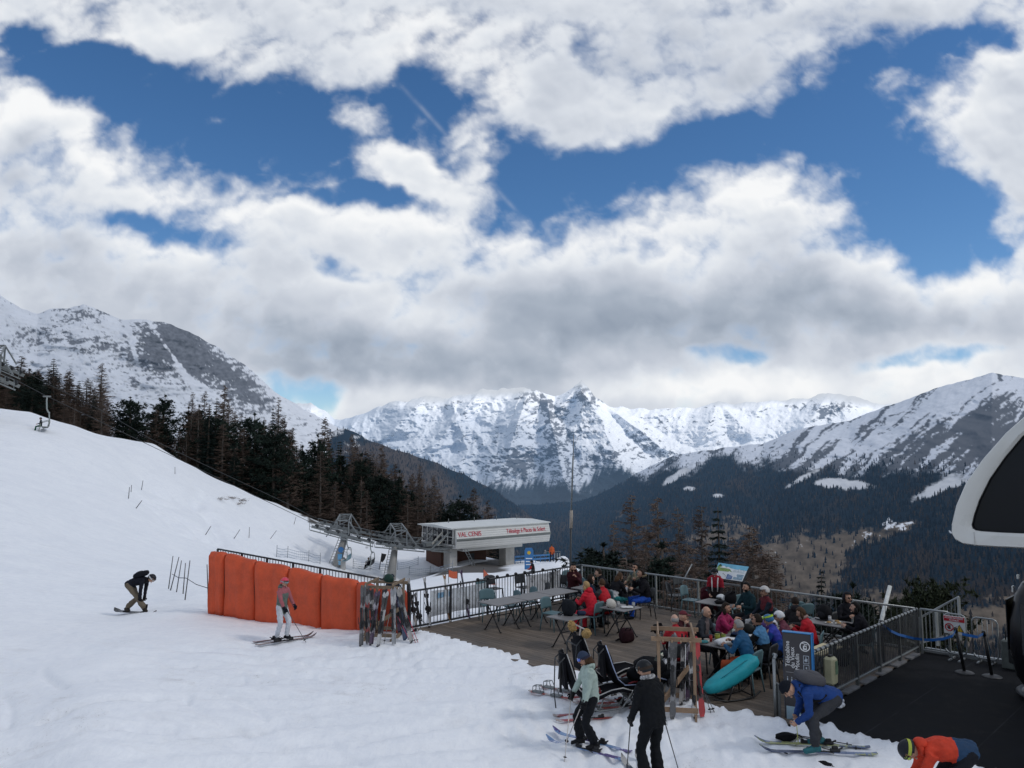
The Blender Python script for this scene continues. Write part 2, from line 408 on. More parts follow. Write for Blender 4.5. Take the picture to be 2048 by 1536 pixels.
def mountain(name, u0, u1, nu, nt, ridge, base, Yr, Yb, relief, paint, rug=0., mist=None, tpow=1.0, seed=0):
    us = np.linspace(u0, u1, nu); ts = np.linspace(0, 1, nt)**tpow
    vr = pl(ridge, us); vb = pl(base, us)
    U, T = np.meshgrid(us, ts); V = vr+(vb-vr)*T; V = V+rug*fbm((U+.6*(V-vr))/38, (V-vr)/60+seed, 4, seed, .5)*np.exp(-T*9)
    Y = pl(Yr, us)*(pl(Yb, us)/pl(Yr, us))**T
    R = relief(U, V, T)
    Y = Y*(1+R*np.minimum(1, T*12+.15))
    def P(U, V, Y):
        a = (U-1024)/F; b = (768-V)/F; y = cp-b*sp; z = sp+b*cp
        return np.stack([a*Y/y, Y, CAMZ+z*Y/y], -1)
    G = P(U, V, Y)
    colr = paint(U, V, T, G)
    ms = mist(U, V) if mist is not None else np.zeros(U.shape)
    # far side of the crest
    back = []
    for k, (fy, dz) in enumerate(((1.3, .10), (1.08, .018))):
        b = G[0].copy(); b[:, 0] *= fy; b[:, 1] *= fy; b[:, 2] = b[:, 2]-dz*G[0][:, 1]; back.append(b)
    A = np.concatenate([np.stack(back), G]); C = np.concatenate([np.repeat(colr[:1], 2, 0), colr]); M = np.concatenate([np.repeat(ms[:1], 2, 0), ms])
    ny, nx = A.shape[:2]; i = np.arange(ny*nx).reshape(ny, nx)
    Fq = np.stack([i[:-1, :-1], i[1:, :-1], i[1:, 1:], i[:-1, 1:]], -1).reshape(-1, 4)
    o = np_mesh(name, A.reshape(-1, 3), Fq, LAND)
    ca = o.data.color_attributes.new('land', 'FLOAT_COLOR', 'POINT')
    ca.data.foreach_set('color', np.concatenate([np.clip(C, 0, 1).reshape(-1, 3), np.ones((ny*nx, 1))], 1).astype(np.float32).ravel())
    fa = o.data.attributes.new('mist', 'FLOAT', 'POINT'); fa.data.foreach_set('value', M.astype(np.float32).ravel())
    o['kind'] = 'structure'
    return o, U, V, G, colr
def lerp(a, b, k): return a+(b-a)*k[..., None]
# --- far massif, snow covered
def relief_far(U, V, T):
    W1 = fbm(U/110, V/110, 3, 4)*26
    spur = np.zeros(U.shape)
    # main spurs running down from the summits
    for (u0, v0, u1, v1, wd, h) in ((1060,778,985,990,46,1.0),(1095,800,1130,985,34,.9),(1163,764,1255,955,46,.9),(1163,764,1090,850,26,.6),(966,776,860,900,38,.7),(853,793,760,880,36,.6),(1048,778,1010,860,24,.6),(1215,815,1330,900,40,.7),(1437,804,1400,880,40,.7),(1437,804,1500,870,34,.6),(1656,786,1610,860,40,.8),(1656,786,1700,850,34,.6),(720,829,690,880,30,.5),(900,794,930,880,26,.5)):
        t_ = np.clip((V-v0)/(v1-v0), -.2, 1.2); uc = u0+(u1-u0)*t_+W1*np.clip(t_, 0, 1)
        spur = np.maximum(spur, h*np.maximum(0, 1-np.abs(U-uc)/(wd*(.5+1.1*np.clip(t_, 0, 1))))*sstep(-.15, .1, t_)*sstep(1.25, .9, t_))
    x = U+.35*(V-800)
    r = ridged(x/105+fbm(U/90, V/90, 3, 4)*.4, V/85, 6, 11, .52)
    fine = ridged((U+.2*V)/30, V/24, 4, 15, .55)
    return -.060*spur-.026*r-.008*fine
def paint_far(U, V, T, G):
    du = np.gradient(G[..., 1], axis=1)/np.maximum(1, np.gradient(G[..., 0], axis=1))
    dv_ = np.abs(np.gradient(G[..., 2], axis=0))/np.maximum(1, np.abs(np.gradient(G[..., 1], axis=0)))
    steep = np.clip(dv_-.55, 0, 1.2)+.35*np.clip(np.abs(du)-.5, 0, 1.5)
    n = fbm(U/13, V/8, 5, 30, .62); n2 = fbm(U/80, V/50, 3, 31)
    where = .34*gau(U, V, 1100, 838, 34, 44)+.36*gau(U, V, 1178, 786, 52, 30, 35)+.24*gau(U, V, 1060, 792, 40, 20)+.34*gau(U, V, 1662, 822, 50, 15, -20)+.20*gau(U, V, 1000, 925, 150, 60)+.16*gau(U, V, 1120, 930, 130, 50)+.20*gau(U, V, 1420, 838, 120, 26)+.16*gau(U, V, 860, 802, 60, 16)+.2*gau(U, V, 1560, 812, 130, 14)+.2*gau(U, V, 1270, 900, 80, 40)+.22*gau(U, V, 740, 885, 60, 10, 10)-.18*gau(U, V, 860, 880, 110, 50)-.12*gau(U, V, 1500, 870, 160, 30)
    rk = sstep(.31, .41, .58*n+.30*n2+.16*steep+where)
    c = lerp(np.broadcast_to(SNOW*1.06, U.shape+(3,)), ROCK*1.1, rk*.92)
    cloud_shade = sstep(-.10, .30, .95*gau(U, V, 960, 910, 215, 80, 14)+.5*gau(U, V, 760, 855, 130, 36, 12)+.40*gau(U, V, 1160, 945, 130, 55, 20)+.22*n2-.25)*(1-.9*gau(U, V, 970, 808, 100, 20, -12))  # cloud shadow over the face, painted into the land colour as bluish darkening
    c = c*(1-.28*cloud_shade[..., None]*np.array([1.1, 1.0, .85]))
    line = 968+34*fbm(U/45, V*0+.5, 4, 40)-34*gau(U, V, 1230, 900, 90, 900)+10*gau(U, V, 800, 900, 100, 900)
    f = sstep(-4, 20, V-line+40*fbm((U+.3*V)/9, V/42, 5, 41, .62))
    return lerp(c, FOR*1.1, f)
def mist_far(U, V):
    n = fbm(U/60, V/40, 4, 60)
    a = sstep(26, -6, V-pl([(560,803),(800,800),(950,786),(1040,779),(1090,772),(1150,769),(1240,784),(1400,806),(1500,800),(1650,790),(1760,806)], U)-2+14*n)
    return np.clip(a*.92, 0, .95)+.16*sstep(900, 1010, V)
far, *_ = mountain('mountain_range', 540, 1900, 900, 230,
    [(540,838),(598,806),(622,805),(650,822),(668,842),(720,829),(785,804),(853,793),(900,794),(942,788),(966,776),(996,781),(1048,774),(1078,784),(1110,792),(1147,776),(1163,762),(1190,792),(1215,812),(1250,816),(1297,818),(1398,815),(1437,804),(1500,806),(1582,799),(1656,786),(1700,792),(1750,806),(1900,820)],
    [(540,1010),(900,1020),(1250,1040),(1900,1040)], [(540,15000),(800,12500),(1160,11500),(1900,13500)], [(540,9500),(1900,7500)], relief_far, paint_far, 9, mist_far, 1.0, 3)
# --- rocky mountain beyond the forest
RA = [(-320,560),(-120,545),(0,589),(44,618),(75,628),(102,618),(135,616),(167,609),(200,620),(239,638),(290,640),(328,644),(376,662),(444,700),(506,741),(547,782),(598,813),(649,840),(700,868),(780,905),(900,960)]
def relief_left(U, V, T):
    return -.030*ridged((U-.6*V)/150, V/55, 6, 51, .5)-.010*fbm(U/36, V/11, 4, 52)-.02*gau(U, V, 330, 700, 60, 60)
def paint_left(U, V, T, G):
    n = .6*fbm((U-.2*V)/26, V/12, 5, 71, .62)+.75*fbm((U+.4*V)/9, V/5.5, 4, 74, .6); n2 = fbm(U/75, V/40, 3, 72)
    band = fbm(U/140, (V+.18*U)/9, 3, 73)
    cliff = 1.0*gau(U, V, 345, 690, 52, 62, 35)+.55*gau(U, V, 430, 745, 110, 42, 40)+.38*gau(U, V, 170, 630, 60, 18)+.32*gau(U, V, 175, 690, 70, 20, 8)+.26*gau(U, V, 60, 680, 60, 18)+.2*gau(U, V, 260, 700, 50, 40)+.3*gau(U, V, 520, 800, 70, 22, 42)
    gully = gau(U, V, 352, 722, 90, 5, 56)+gau(U, V, 262, 680, 70, 4, 75)+.7*gau(U, V, 385, 760, 60, 4, 35)
    rk = sstep(.20, .36, n*.9+.3*n2+.28*band+cliff-.95*gully-.02)
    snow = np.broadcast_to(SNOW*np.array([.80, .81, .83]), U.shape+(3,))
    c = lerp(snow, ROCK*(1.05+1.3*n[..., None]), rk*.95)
    f = sstep(900, 980, V+30*n)
    return lerp(c, FOR*1.6, f*.7)
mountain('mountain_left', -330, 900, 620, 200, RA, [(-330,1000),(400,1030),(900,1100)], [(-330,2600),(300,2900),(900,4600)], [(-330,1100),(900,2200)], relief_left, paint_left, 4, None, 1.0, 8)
# --- dark forested shoulder below it
RC = [(560,905),(640,868),(689,857),(778,896),(873,925),(942,957),(993,982),(1044,1018),(1096,1060),(1160,1100),(1260,1160)]
def relief_mid(U, V, T): return -.03*ridged(U/90+V/200, V/90, 5, 81)
def paint_mid(U, V, T, G):
    n = fbm(U/18, V/12, 5, 82, .6); n2 = fbm(U/60, V/40, 3, 83)
    c = lerp(np.broadcast_to(FOR*1.1, U.shape+(3,)), LARCH*1.0, sstep(-.1, .35, n2+.3*n+.5*gau(U, V, 820, 960, 120, 40, 25)))
    return lerp(c, SNOW*.6, sstep(.30, .45, n+.25*n2-.2+.55*gau(U, V, 690, 870, 60, 22, 20)))
_, HU, HV, HG, _c = mountain('hill', 555, 1290, 360, 130, RC, [(555,1150),(1290,1300)], [(555,3400),(1044,4600),(1290,5200)], [(555,1500),(1290,1500)], relief_mid, paint_mid, 5, None, 1.0, 5)
# --- long ridge closing the valley on the other side
RD = [(1000,1022),(1044,1010),(1160,1003),(1215,980),(1250,962),(1273,946),(1328,919),(1367,907),(1445,896),(1523,888),(1601,857),(1699,841),(1750,821),(1816,798),(1875,775),(1953,755),(1984,745),(2048,757),(2200,730),(2500,740)]
TREE = [(1000,940),(1250,955),(1330,935),(1450,912),(1560,930),(1640,940),(1760,938),(1900,942),(2050,960),(2500,980)]
def relief_right(U, V, T):
    x = (U+.9*V)
    return -.022*ridged((U+.6*V)/150+.3*fbm(U/120, V/50, 3, 94), (V-.12*U)/44, 6, 91, .52)-.006*fbm(U/60, V/13, 4, 92)
def zones_right(U, V):
    n = fbm(U/26, V/16, 5, 101, .6); n2 = fbm(U/90, V/60, 3, 102)
    tl = pl(TREE, U)+26*fbm(U/40, V/60, 4, 103)
    forest = sstep(-10, 16, V-tl+26*n)
    clear = 0.95*gau(U, V, 1685, 968, 62, 11, 4)+.8*gau(U, V, 1880, 975, 70, 12, -24)+.7*gau(U, V, 1365, 945, 60, 9, -30)+.6*gau(U, V, 1380, 978, 20, 7)+.55*gau(U, V, 1435, 992, 18, 6)+.6*gau(U, V, 1620, 948, 70, 6, -30)+.5*gau(U, V, 1930, 955, 60, 14)
    snowy = sstep(.30, .52, clear+.35*n)
    mead = .95*gau(U, V, 1590, 1125, 110, 56, -12)+.5*gau(U, V, 1420, 1075, 70, 22)+.75*gau(U, V, 1780, 1062, 60, 16, -16)+.75*gau(U, V, 1600, 1160, 60, 50)+.5*gau(U, V, 1480, 1052, 60, 22)+.55*gau(U, V, 1690, 1080, 60, 16, -25)+.95*gau(U, V, 1960, 1245, 130, 42, -10)+.6*gau(U, V, 1800, 1230, 90, 30)+.45*gau(U, V, 1240, 1025, 22, 16)+.6*gau(U, V, 1740, 1200, 60, 26)
    meadow = sstep(.30, .62, mead+.6*n+.3*n2)*forest
    spots = sstep(.42, .5, n*.75+.22*fbm(U/7, V/4, 3, 110)+.5*gau(U, V, 1780, 1058, 70, 14, -14)+.25*gau(U, V, 1610, 1110, 120, 60)+.3*gau(U, V, 1755, 1040, 50, 12)+.22*gau(U, V, 1900, 1070, 60, 14, 10)-.10)*forest*sstep(1150, 1090, V)*sstep(1360, 1480, U)
    return n, n2, forest, snowy, meadow, spots
def paint_right(U, V, T, G):
    n, n2, forest, snowy, meadow, spots = zones_right(U, V)
    # bare rock and turf in diagonal strips between snow
    x = U*.82+V*.57; y = -U*.57+V*.82
    sx_, sy_ = (U+1.15*V), (V-.55*U)
    stripe = fbm(sx_/25+1.2*n2, sy_/150, 5, 120, .6)+.35*fbm(U/10, V/6, 3, 121)
    amt = .045+.30*sstep(0, 120, V-pl(RD, U))-.25*gau(U, V, 1960, 780, 130, 26, -16)-.20*gau(U, V, 1680, 915, 130, 18, -18)-.2*gau(U, V, 1860, 900, 90, 20, -10)+.18*gau(U, V, 1950, 850, 120, 40, -25)
    rk = sstep(.0, .16, stripe+amt-.10)
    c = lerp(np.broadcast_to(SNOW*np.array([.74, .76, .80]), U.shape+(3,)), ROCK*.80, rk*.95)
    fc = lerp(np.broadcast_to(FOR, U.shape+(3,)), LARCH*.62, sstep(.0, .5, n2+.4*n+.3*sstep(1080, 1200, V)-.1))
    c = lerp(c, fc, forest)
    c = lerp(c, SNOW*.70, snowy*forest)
    c = lerp(c, GRASS*(.75+.7*n[..., None]), meadow*(1-snowy))
    return lerp(c, SNOW*.95, spots)
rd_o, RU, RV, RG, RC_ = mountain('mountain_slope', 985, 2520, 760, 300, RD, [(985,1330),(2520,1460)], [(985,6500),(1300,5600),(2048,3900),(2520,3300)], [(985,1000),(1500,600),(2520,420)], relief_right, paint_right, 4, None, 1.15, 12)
# the far forest itself: thousands of small conifers nobody could count, one object
def far_forest(RU, RV, RG, p, N, label, lmix, hs=1.0):
    rs = np.random.RandomState(5)
    # weight by world area so the stands look even
    gx = np.linalg.norm(np.gradient(RG, axis=1), axis=-1); gy = np.linalg.norm(np.gradient(RG, axis=0), axis=-1)
    wgt = (p*gx*gy*(1/RG[..., 1]**1.25)).ravel(); wgt /= wgt.sum()
    idx = rs.choice(len(wgt), N, p=wgt)
    B = RG.reshape(-1, 3)[idx]+np.stack([rs.uniform(-1, 1, N)*gx.ravel()[idx]*.6, rs.uniform(-1, 1, N)*gx.ravel()[idx], np.zeros(N)], 1)
    h = hs*rs.uniform(7, 17, N)*np.clip(.55+B[:, 1]/4200, .6, 1.25); r = h*rs.uniform(.14, .24, N)
    ang = rs.uniform(0, 6.28, N)
    vs = []
    K = 5
    for lay, (z0, rr) in enumerate(((.0, 1.0), (.42, .72))):
        for k in range(K):
            a = ang+lay*.6+2*PI*k/K; jr = rs.uniform(.75, 1.2, N)
            vs.append(np.stack([B[:, 0]+np.cos(a)*r*rr*jr, B[:, 1]+np.sin(a)*r*rr*jr, B[:, 2]+h*z0-1], 1))
        vs.append(np.stack([B[:, 0], B[:, 1], B[:, 2]+h*(.62 if lay == 0 else 1.0)-1], 1))
    Vv = np.stack(vs, 1).reshape(-1, 3); m = 2*(K+1)
    b = (np.arange(N)*m)[:, None]
    fs = []
    for lay in (0, 1):
        o = lay*(K+1)
        for k in range(K): fs.append(np.concatenate([b+o+k, b+o+(k+1) % K, b+o+K], 1))
    Ff = np.stack(fs, 1).reshape(-1, 3)
    o = np_mesh('distant_forest', Vv, Ff, LAND, smooth=False)
    larch = (rs.uniform(0, 1, N) < lmix.ravel()[idx])
    cc = np.where(larch[:, None], LARCH*.75, FOR*.95)*rs.uniform(.6, 1.5, (N, 1))
    cc = np.repeat(cc, m, 0)
    ca = o.data.color_attributes.new('land', 'FLOAT_COLOR', 'POINT')
    ca.data.foreach_set('color', np.concatenate([cc, np.ones((len(cc), 1))], 1).astype(np.float32).ravel())
    fa = o.data.attributes.new('mist', 'FLOAT', 'POINT')
    tag(o, label, 'forest', kind='stuff')
n, n2, forest, snowy, meadow, spots = zones_right(RU, RV)
p = np.clip(forest-snowy-meadow*.93-spots, 0, 1)+.10*(forest < .5)*(RV-pl(TREE, RU) > -28)+.012*meadow
far_forest(RU, RV, RG, p, 30000, 'dark conifer forest covering the lower slope across the valley', .25+.45*sstep(1050, 1200, RV))
far_forest(HU, HV, HG, np.clip(.75+.5*fbm(HU/30, HV/20, 4, 140), .05, 1)*(1-.8*gau(HU, HV, 690, 872, 50, 20, 20)), 13000, 'brown and dark wood on the shoulder below the rocky mountain', .35+.5*gau(HU, HV, 820, 960, 130, 60, 25), .85)
# ------------------------------------------------------------------ snow ground, rubber floor, deck
class Terrain:
    def __init__(s):
        P = []
        def p(u, v, Y): w = at(u, v, Y); P.append((u, math.log(Y), w.z))
        def z(u, Y, zz): P.append((u, math.log(Y), zz))
        for u, zz in ((-250,.15),(200,-.15),(600,-.4),(1000,-.6),(1400,-.5),(1800,-.4),(2300,-.35)): z(u, 6, zz)
        for u, zz in ((-250,.5),(200,.05),(500,-.2),(800,-.35),(1000,-.42),(1200,-.42),(1350,-.3),(1600,-.12),(1850,-.06),(2300,-.1)): z(u, 10.5, zz)
        for u, zz in ((-250,.8),(200,.2),(500,-.1),(800,-.25),(1000,-.32),(1175,-.32),(1350,-.1),(1500,.0),(1640,.03)): z(u, 12.8, zz)
        for u, zz in ((-250,1.0),(200,.25),(500,0),(800,-.15),(1000,-.15),(1150,-.1),(1300,0),(1400,.04)): z(u, 15, zz)
        for u, zz in ((-250,1.2),(250,.15),(500,-.02),(700,-.06),(800,-.02),(900,0.02),(1030,.03)): z(u, 18.4, zz)
        z(730, 20.5, 0.0); z(800, 20.2, .02); z(560, 19.4, -.1); z(600, 22, -.06); z(430, 23.8, -.07); z(300, 23, -.1)
        p(250, 1228, 25); p(370, 1192, 27); p(0, 1190, 25); p(-250, 1150, 26)
        p(430, 1185, 28); z(600, 28, -.9); z(800, 27, -.9); z(900, 26, -.5); z(1000, 28, -.8); z(1100, 30, -1.0); z(1160, 31, -1.5)
        for u, v, Y in ((-250,960,45),(0,1000,45),(200,1080,45),(380,1120,50),(-250,880,65),(0,905,66),(150,970,64),(300,1030,62),(420,1085,66),(300,985,80),(420,1020,86),(500,1050,86),(240,930,80),
                        (-250,790,88),(0,817,90),(60,823,92),(150,851,95),(250,877,100),(310,887,102),(390,932,105),(480,974,107),(560,1007,109),(620,1032,111),(680,1056,113),(740,1076,115),(800,1092,117),(850,1098,119),
                        (880,1147,104),(1000,1122,112),(1060,1118,118),(1120,1112,120),(950,1108,118),(900,1112,112),(1150,1122,112),(1150,1140,80)): p(u, v, Y)
        for u, z0, Y1, z1 in ((500,-.9,86,-5.8),(560,-1.0,88,-7.3),(640,-1.2,94,-9.5),(730,-1.2,98,-10.6),(820,-1.2,100,-11.3)):
            for k in range(6): Yk = 34+(Y1-34)*k/5; z(u, Yk, z0+(z1-z0)*k/5)
        for u in (1090, 1115, 1140):
            for Y in (112, 118, 124): z(u, Y, -11.6-.05*(Y-112))
        for Y in (50, 70, 90, 100, 108, 116): z(1160, Y, -1.4-(Y-30)*.14)
        for u in (900, 1000, 1080, 1135):
            for Y in (40, 50, 60, 72, 85, 98, 108): z(u, Y, -1-(Y-30)*.121)
        # the ground drops behind the crest and beyond the valley railing
        for u, v, Y in ((-250,800,110),(0,850,112),(150,890,116),(310,925,122),(480,1010,128),(620,1065,130),(740,1110,134),(850,1130,138)): p(u, v, Y)
        for u in (-250, 150, 480, 740, 950, 1150, 1250): P.append((u, math.log(260), -70 if u > 1100 else at(u, pl([(-250,880),(150,930),(480,1040),(740,1130),(950,1230),(1150,1400)], u), 260).z))
        for u in (1195, 1300, 1450, 1650, 1850, 2300): z(u, 31+(.004*(1195-u)), -4.5); z(u, 45, -13); z(u, 80, -34); z(u, 130, -60); z(u, 260, -110)
        z(1185, 60, -10); z(1182, 112, -17); z(1185, 80, -14)
        for a in (.5, 2.5, 4.5, 6.5, 8.5, 10): w = D(a, 7.2); z(1024+F*w.x/w.y, w.y, .05)
        for a in (11, 12, 13, 14, 16): w = D(a, 6.9); z(1024+F*w.x/w.y, w.y, .07)
        for b, zz in ((7.2,.0),(5,-.06),(2.5,-.12),(0,-.3)): w = D(-.3, b); z(1024+F*w.x/w.y, w.y, zz)
        for a in (0, 3, 6, 9): w = D(a, -1.2); z(1024+F*w.x/w.y, w.y, -1.6)
        for a in (11, 13, 16, 20): w = D(a, -1.5); z(1024+F*w.x/w.y, w.y, -2.0); w = D(a, -5); z(1024+F*w.x/w.y, w.y, -5)
        P = np.array(P); s.S = np.array([260., .42]); s.X = P[:, :2]/s.S
        n = len(P); d = np.linalg.norm(s.X[:, None]-s.X[None], axis=-1)
        A = np.zeros((n+3, n+3)); A[:n, :n] = -d+np.eye(n)*-.012; A[:n, n] = 1; A[:n, n+1:] = s.X; A[n, :n] = 1; A[n+1:, :n] = s.X.T
        s.w = np.linalg.solve(A, np.concatenate([P[:, 2], np.zeros(3)])); s.n = n
    def raw(s, u, Y):
        q = np.stack([u, np.log(Y)], -1)/s.S; sh = q.shape[:-1]; q = q.reshape(-1, 2); r = np.empty(len(q))
        for i in range(0, len(q), 20000):
            d = np.linalg.norm(q[i:i+20000, None]-s.X[None], axis=-1)
            r[i:i+20000] = -d @ s.w[:s.n]+s.w[s.n]+q[i:i+20000] @ s.w[s.n+1:]
        return r.reshape(sh)
    def make(s):
        s.us = np.arange(-260, 2320, 4.6); s.ys = np.exp(np.linspace(math.log(6), math.log(260), 440))
        U, Y = np.meshgrid(s.us, s.ys); Z = s.raw(U, Y)
        for k in range(5):
            Zp = np.pad(Z, 1, mode='edge'); Z = (Zp[1:-1, 1:-1]*2+Zp[:-2, 1:-1]+Zp[2:, 1:-1]+Zp[1:-1, :-2]+Zp[1:-1, 2:])/6
        X = (U-1024)/F*Y
        # trampled snow, ski tracks
        near = sstep(60, 20, Y)
        Z = Z+near*(.045*fbm(X/1.6, Y/1.6, 4, 7)+.014*fbm(X/.35, Y/.35, 3, 9)+.012*np.maximum(0, fbm(X/.16, Y/.22, 2, 10))*sstep(24, 14, Y))+(1-near)*.10*fbm(X/6, Y/9, 4, 12)
        def track(x0, y0, x1, y1, depth, wd, bend=0.):
            dx, dy = x1-x0, y1-y0; L = math.hypot(dx, dy); tt = ((X-x0)*dx+(Y-y0)*dy)/L/L
            dd = ((X-x0)*dy-(Y-y0)*dx)/L-bend*np.sin(np.clip(tt, 0, 1)*PI)
            return -depth*np.exp(-(dd/wd)**2)*sstep(0, .06, tt)*sstep(1, .94, tt)
        for (ua, va, Ya, ub, vb, Yb, bd, dp) in ((250,960,74,420,1085,66,-3,.8),(262,975,72,330,1050,62,-2,.5),(330,1045,62,405,965,86,3,.8),(310,962,80,410,962,92,1,.6),(300,985,76,400,975,88,1,.6),(330,1045,63,380,1080,62,0,.5),(430,1095,66,640,1110,80,2,.25),(430,1085,68,620,1095,84,2,.15),(400,985,84,560,1050,92,3,.1)):
            A = at(ua, va, Ya); B = at(ub, vb, Yb); Z = Z+track(A.x, A.y, B.x, B.y, dp, .9, bd)
        rs = random.Random(3)
        for k in range(90):
            x0 = rs.uniform(-9, 6); y0 = rs.uniform(9.5, 22); a = rs.choice((.35, .5, 2.5, .15))+rs.uniform(-.2, .2); L = rs.uniform(1, 5)
            Z = Z+track(x0, y0, x0+L*math.cos(a), y0+L*math.sin(a), .055, .085, rs.uniform(-.4, .4))
        for k in range(16):
            x0 = rs.uniform(-11, 1); y0 = rs.uniform(10, 21); a = rs.uniform(-.25, .45); L = rs.uniform(7, 15); bd = rs.uniform(-1, 1)
            for o_ in (0, .16): Z = Z+track(x0, y0+o_, x0+L*math.cos(a), y0+o_+L*math.sin(a), .045, .075, bd)
        spots = [(rs.gauss(x0, sx_), rs.gauss(y0, sy_)) for (x0, y0, sx_, sy_, n_) in ((-3.0,18.6,1.2,.6,70),(1.5,14.2,1.6,.7,80),(3.6,13.3,1.2,.6,60),(-.6,16.8,2.5,.8,60),(5,12.4,1.2,.5,40),(1.4,12.6,1.0,.6,40)) for _ in range(n_)]
        for (x0, y0) in spots:
            j = np.searchsorted(s.ys, (y0-.5, y0+.5)); xs = slice(j[0], j[1]); Z[xs] -= .05*np.exp(-((X[xs]-x0)/.09)**2-((Y[xs]-y0)/.15)**2)-.02*np.exp(-((X[xs]-x0)/.18)**2-((Y[xs]-y0)/.25)**2)
        a = (X-C0.x)*E1.x+(Y-C0.y)*E1.y; b = (X-C0.x)*E2.x+(Y-C0.y)*E2.y
        rag = .14*fbm(a/1.1, a*0+.3, 3, 33)+.06*fbm(a/.22, b/.3, 3, 34)
        edge = np.where(a < 10.5, 7.10, 6.85)+rag*np.where(a < 10.5, .7, 1.5)
        ins = np.minimum(np.minimum(a-.02, edge-b), 0*a+9)                    # >0 : under the deck or the rubber floor
        far_side = np.where(a < 10.6, b-.02, b+.4); ins = np.minimum(ins, far_side); ins = np.minimum(ins, 19-a)
        lump = sstep(-.55, -.02, edge-b)*sstep(.0, -.05, edge-b)*0
        frontz = np.exp(-((b-edge-.10)/.16)**2)*(a > .2)*(b > 5)
        Z = Z+frontz*(.05+.10*np.clip(fbm(a/.30, b/.34, 3, 44)+.1, 0, 1)*np.where(a > 9.3, 1.6, .55))
        Z = np.where(ins > 0, np.minimum(Z, -.55), Z)
        s.Z = Z; s.X_, s.Y_ = X, Y
        V = np.stack([X, Y, Z], -1).reshape(-1, 3); ny, nx = X.shape; i = np.arange(ny*nx).reshape(ny, nx)
        Fq = np.stack([i[:-1, :-1], i[:-1, 1:], i[1:, 1:], i[1:, :-1]], -1).reshape(-1, 4)
        o = np_mesh('snow_ground', V, Fq, None or snow_mat()); o['kind'] = 'structure'
        # bare earth, tarmac under the lift station, brown bank on the valley side
        u, v = U, 912-(Z-CAMZ)*F/Y
        n = fbm(X/3, Y/4, 4, 50); dirt = sstep(.35, .6, 1.1*gau(u, v, 940, 1138, 78, 10, -4)+.35*n+1.0*gau(u, v, 985, 1122, 60, 8, -12)*(Y > 85))*(Y > 70)
        crest = sstep(.48, .6, .5*gau(u, v, 620, 1030, 120, 10, 27)*(Y > 95)+.55*fbm(X/1.5, Y/2, 4, 51)+.1)*(Y > 100)*(u > 520)
        forestfloor = sstep(0, 1.5, -Z-1.2)*(a > -1)*(b < -1)*sstep(-.1, .25, fbm(X/5, Y/5, 4, 52)+.25)*(u > 1165)
        behind = (Y > 112+.0*u)*(u < 860)*sstep(0, 6, Y-pl([(-260,95),(0,97),(150,101),(310,108),(480,113),(620,117),(740,121),(860,126)], u))*.75
        near = sstep(26, 15, Y)*sstep(-.1, .5, fbm(X/2.2, Y/2.2, 4, 53))
        C = np.stack([np.clip(dirt+crest, 0, 1), np.clip(forestfloor+behind, 0, 1), near], -1)
        ca = o.data.color_attributes.new('cover', 'FLOAT_COLOR', 'POINT')
        ca.data.foreach_set('color', np.concatenate([C.reshape(-1, 3), np.ones((ny*nx, 1))], 1).astype(np.float32).ravel())
    def h(s, x, y):
        u = 1024+F*x/max(y, .1); j = (u-s.us[0])/4.6; i = (math.log(max(y, 6.001))-math.log(6))/(math.log(260/6))*439
        i = min(max(i, 0), 437.99); j = min(max(j, 0), len(s.us)-2.01); i0, j0 = int(i), int(j); fi, fj = i-i0, j-j0; Z = s.Z
        return float((Z[i0, j0]*(1-fj)+Z[i0, j0+1]*fj)*(1-fi)+(Z[i0+1, j0]*(1-fj)+Z[i0+1, j0+1]*fj)*fi)
    def g(s, x, y): return Vector((x, y, s.h(x, y)))
    def hit(s, u, v, y0=8., y1=240.):               # first point of the ground seen at u,v
        Y = y0
        while Y < y1:
            w = at(u, v, Y)
            if w.z <= s.h(w.x, w.y): return Vector((w.x, w.y, s.h(w.x, w.y)))
            Y *= 1.004
        w = at(u, v, y1); return w
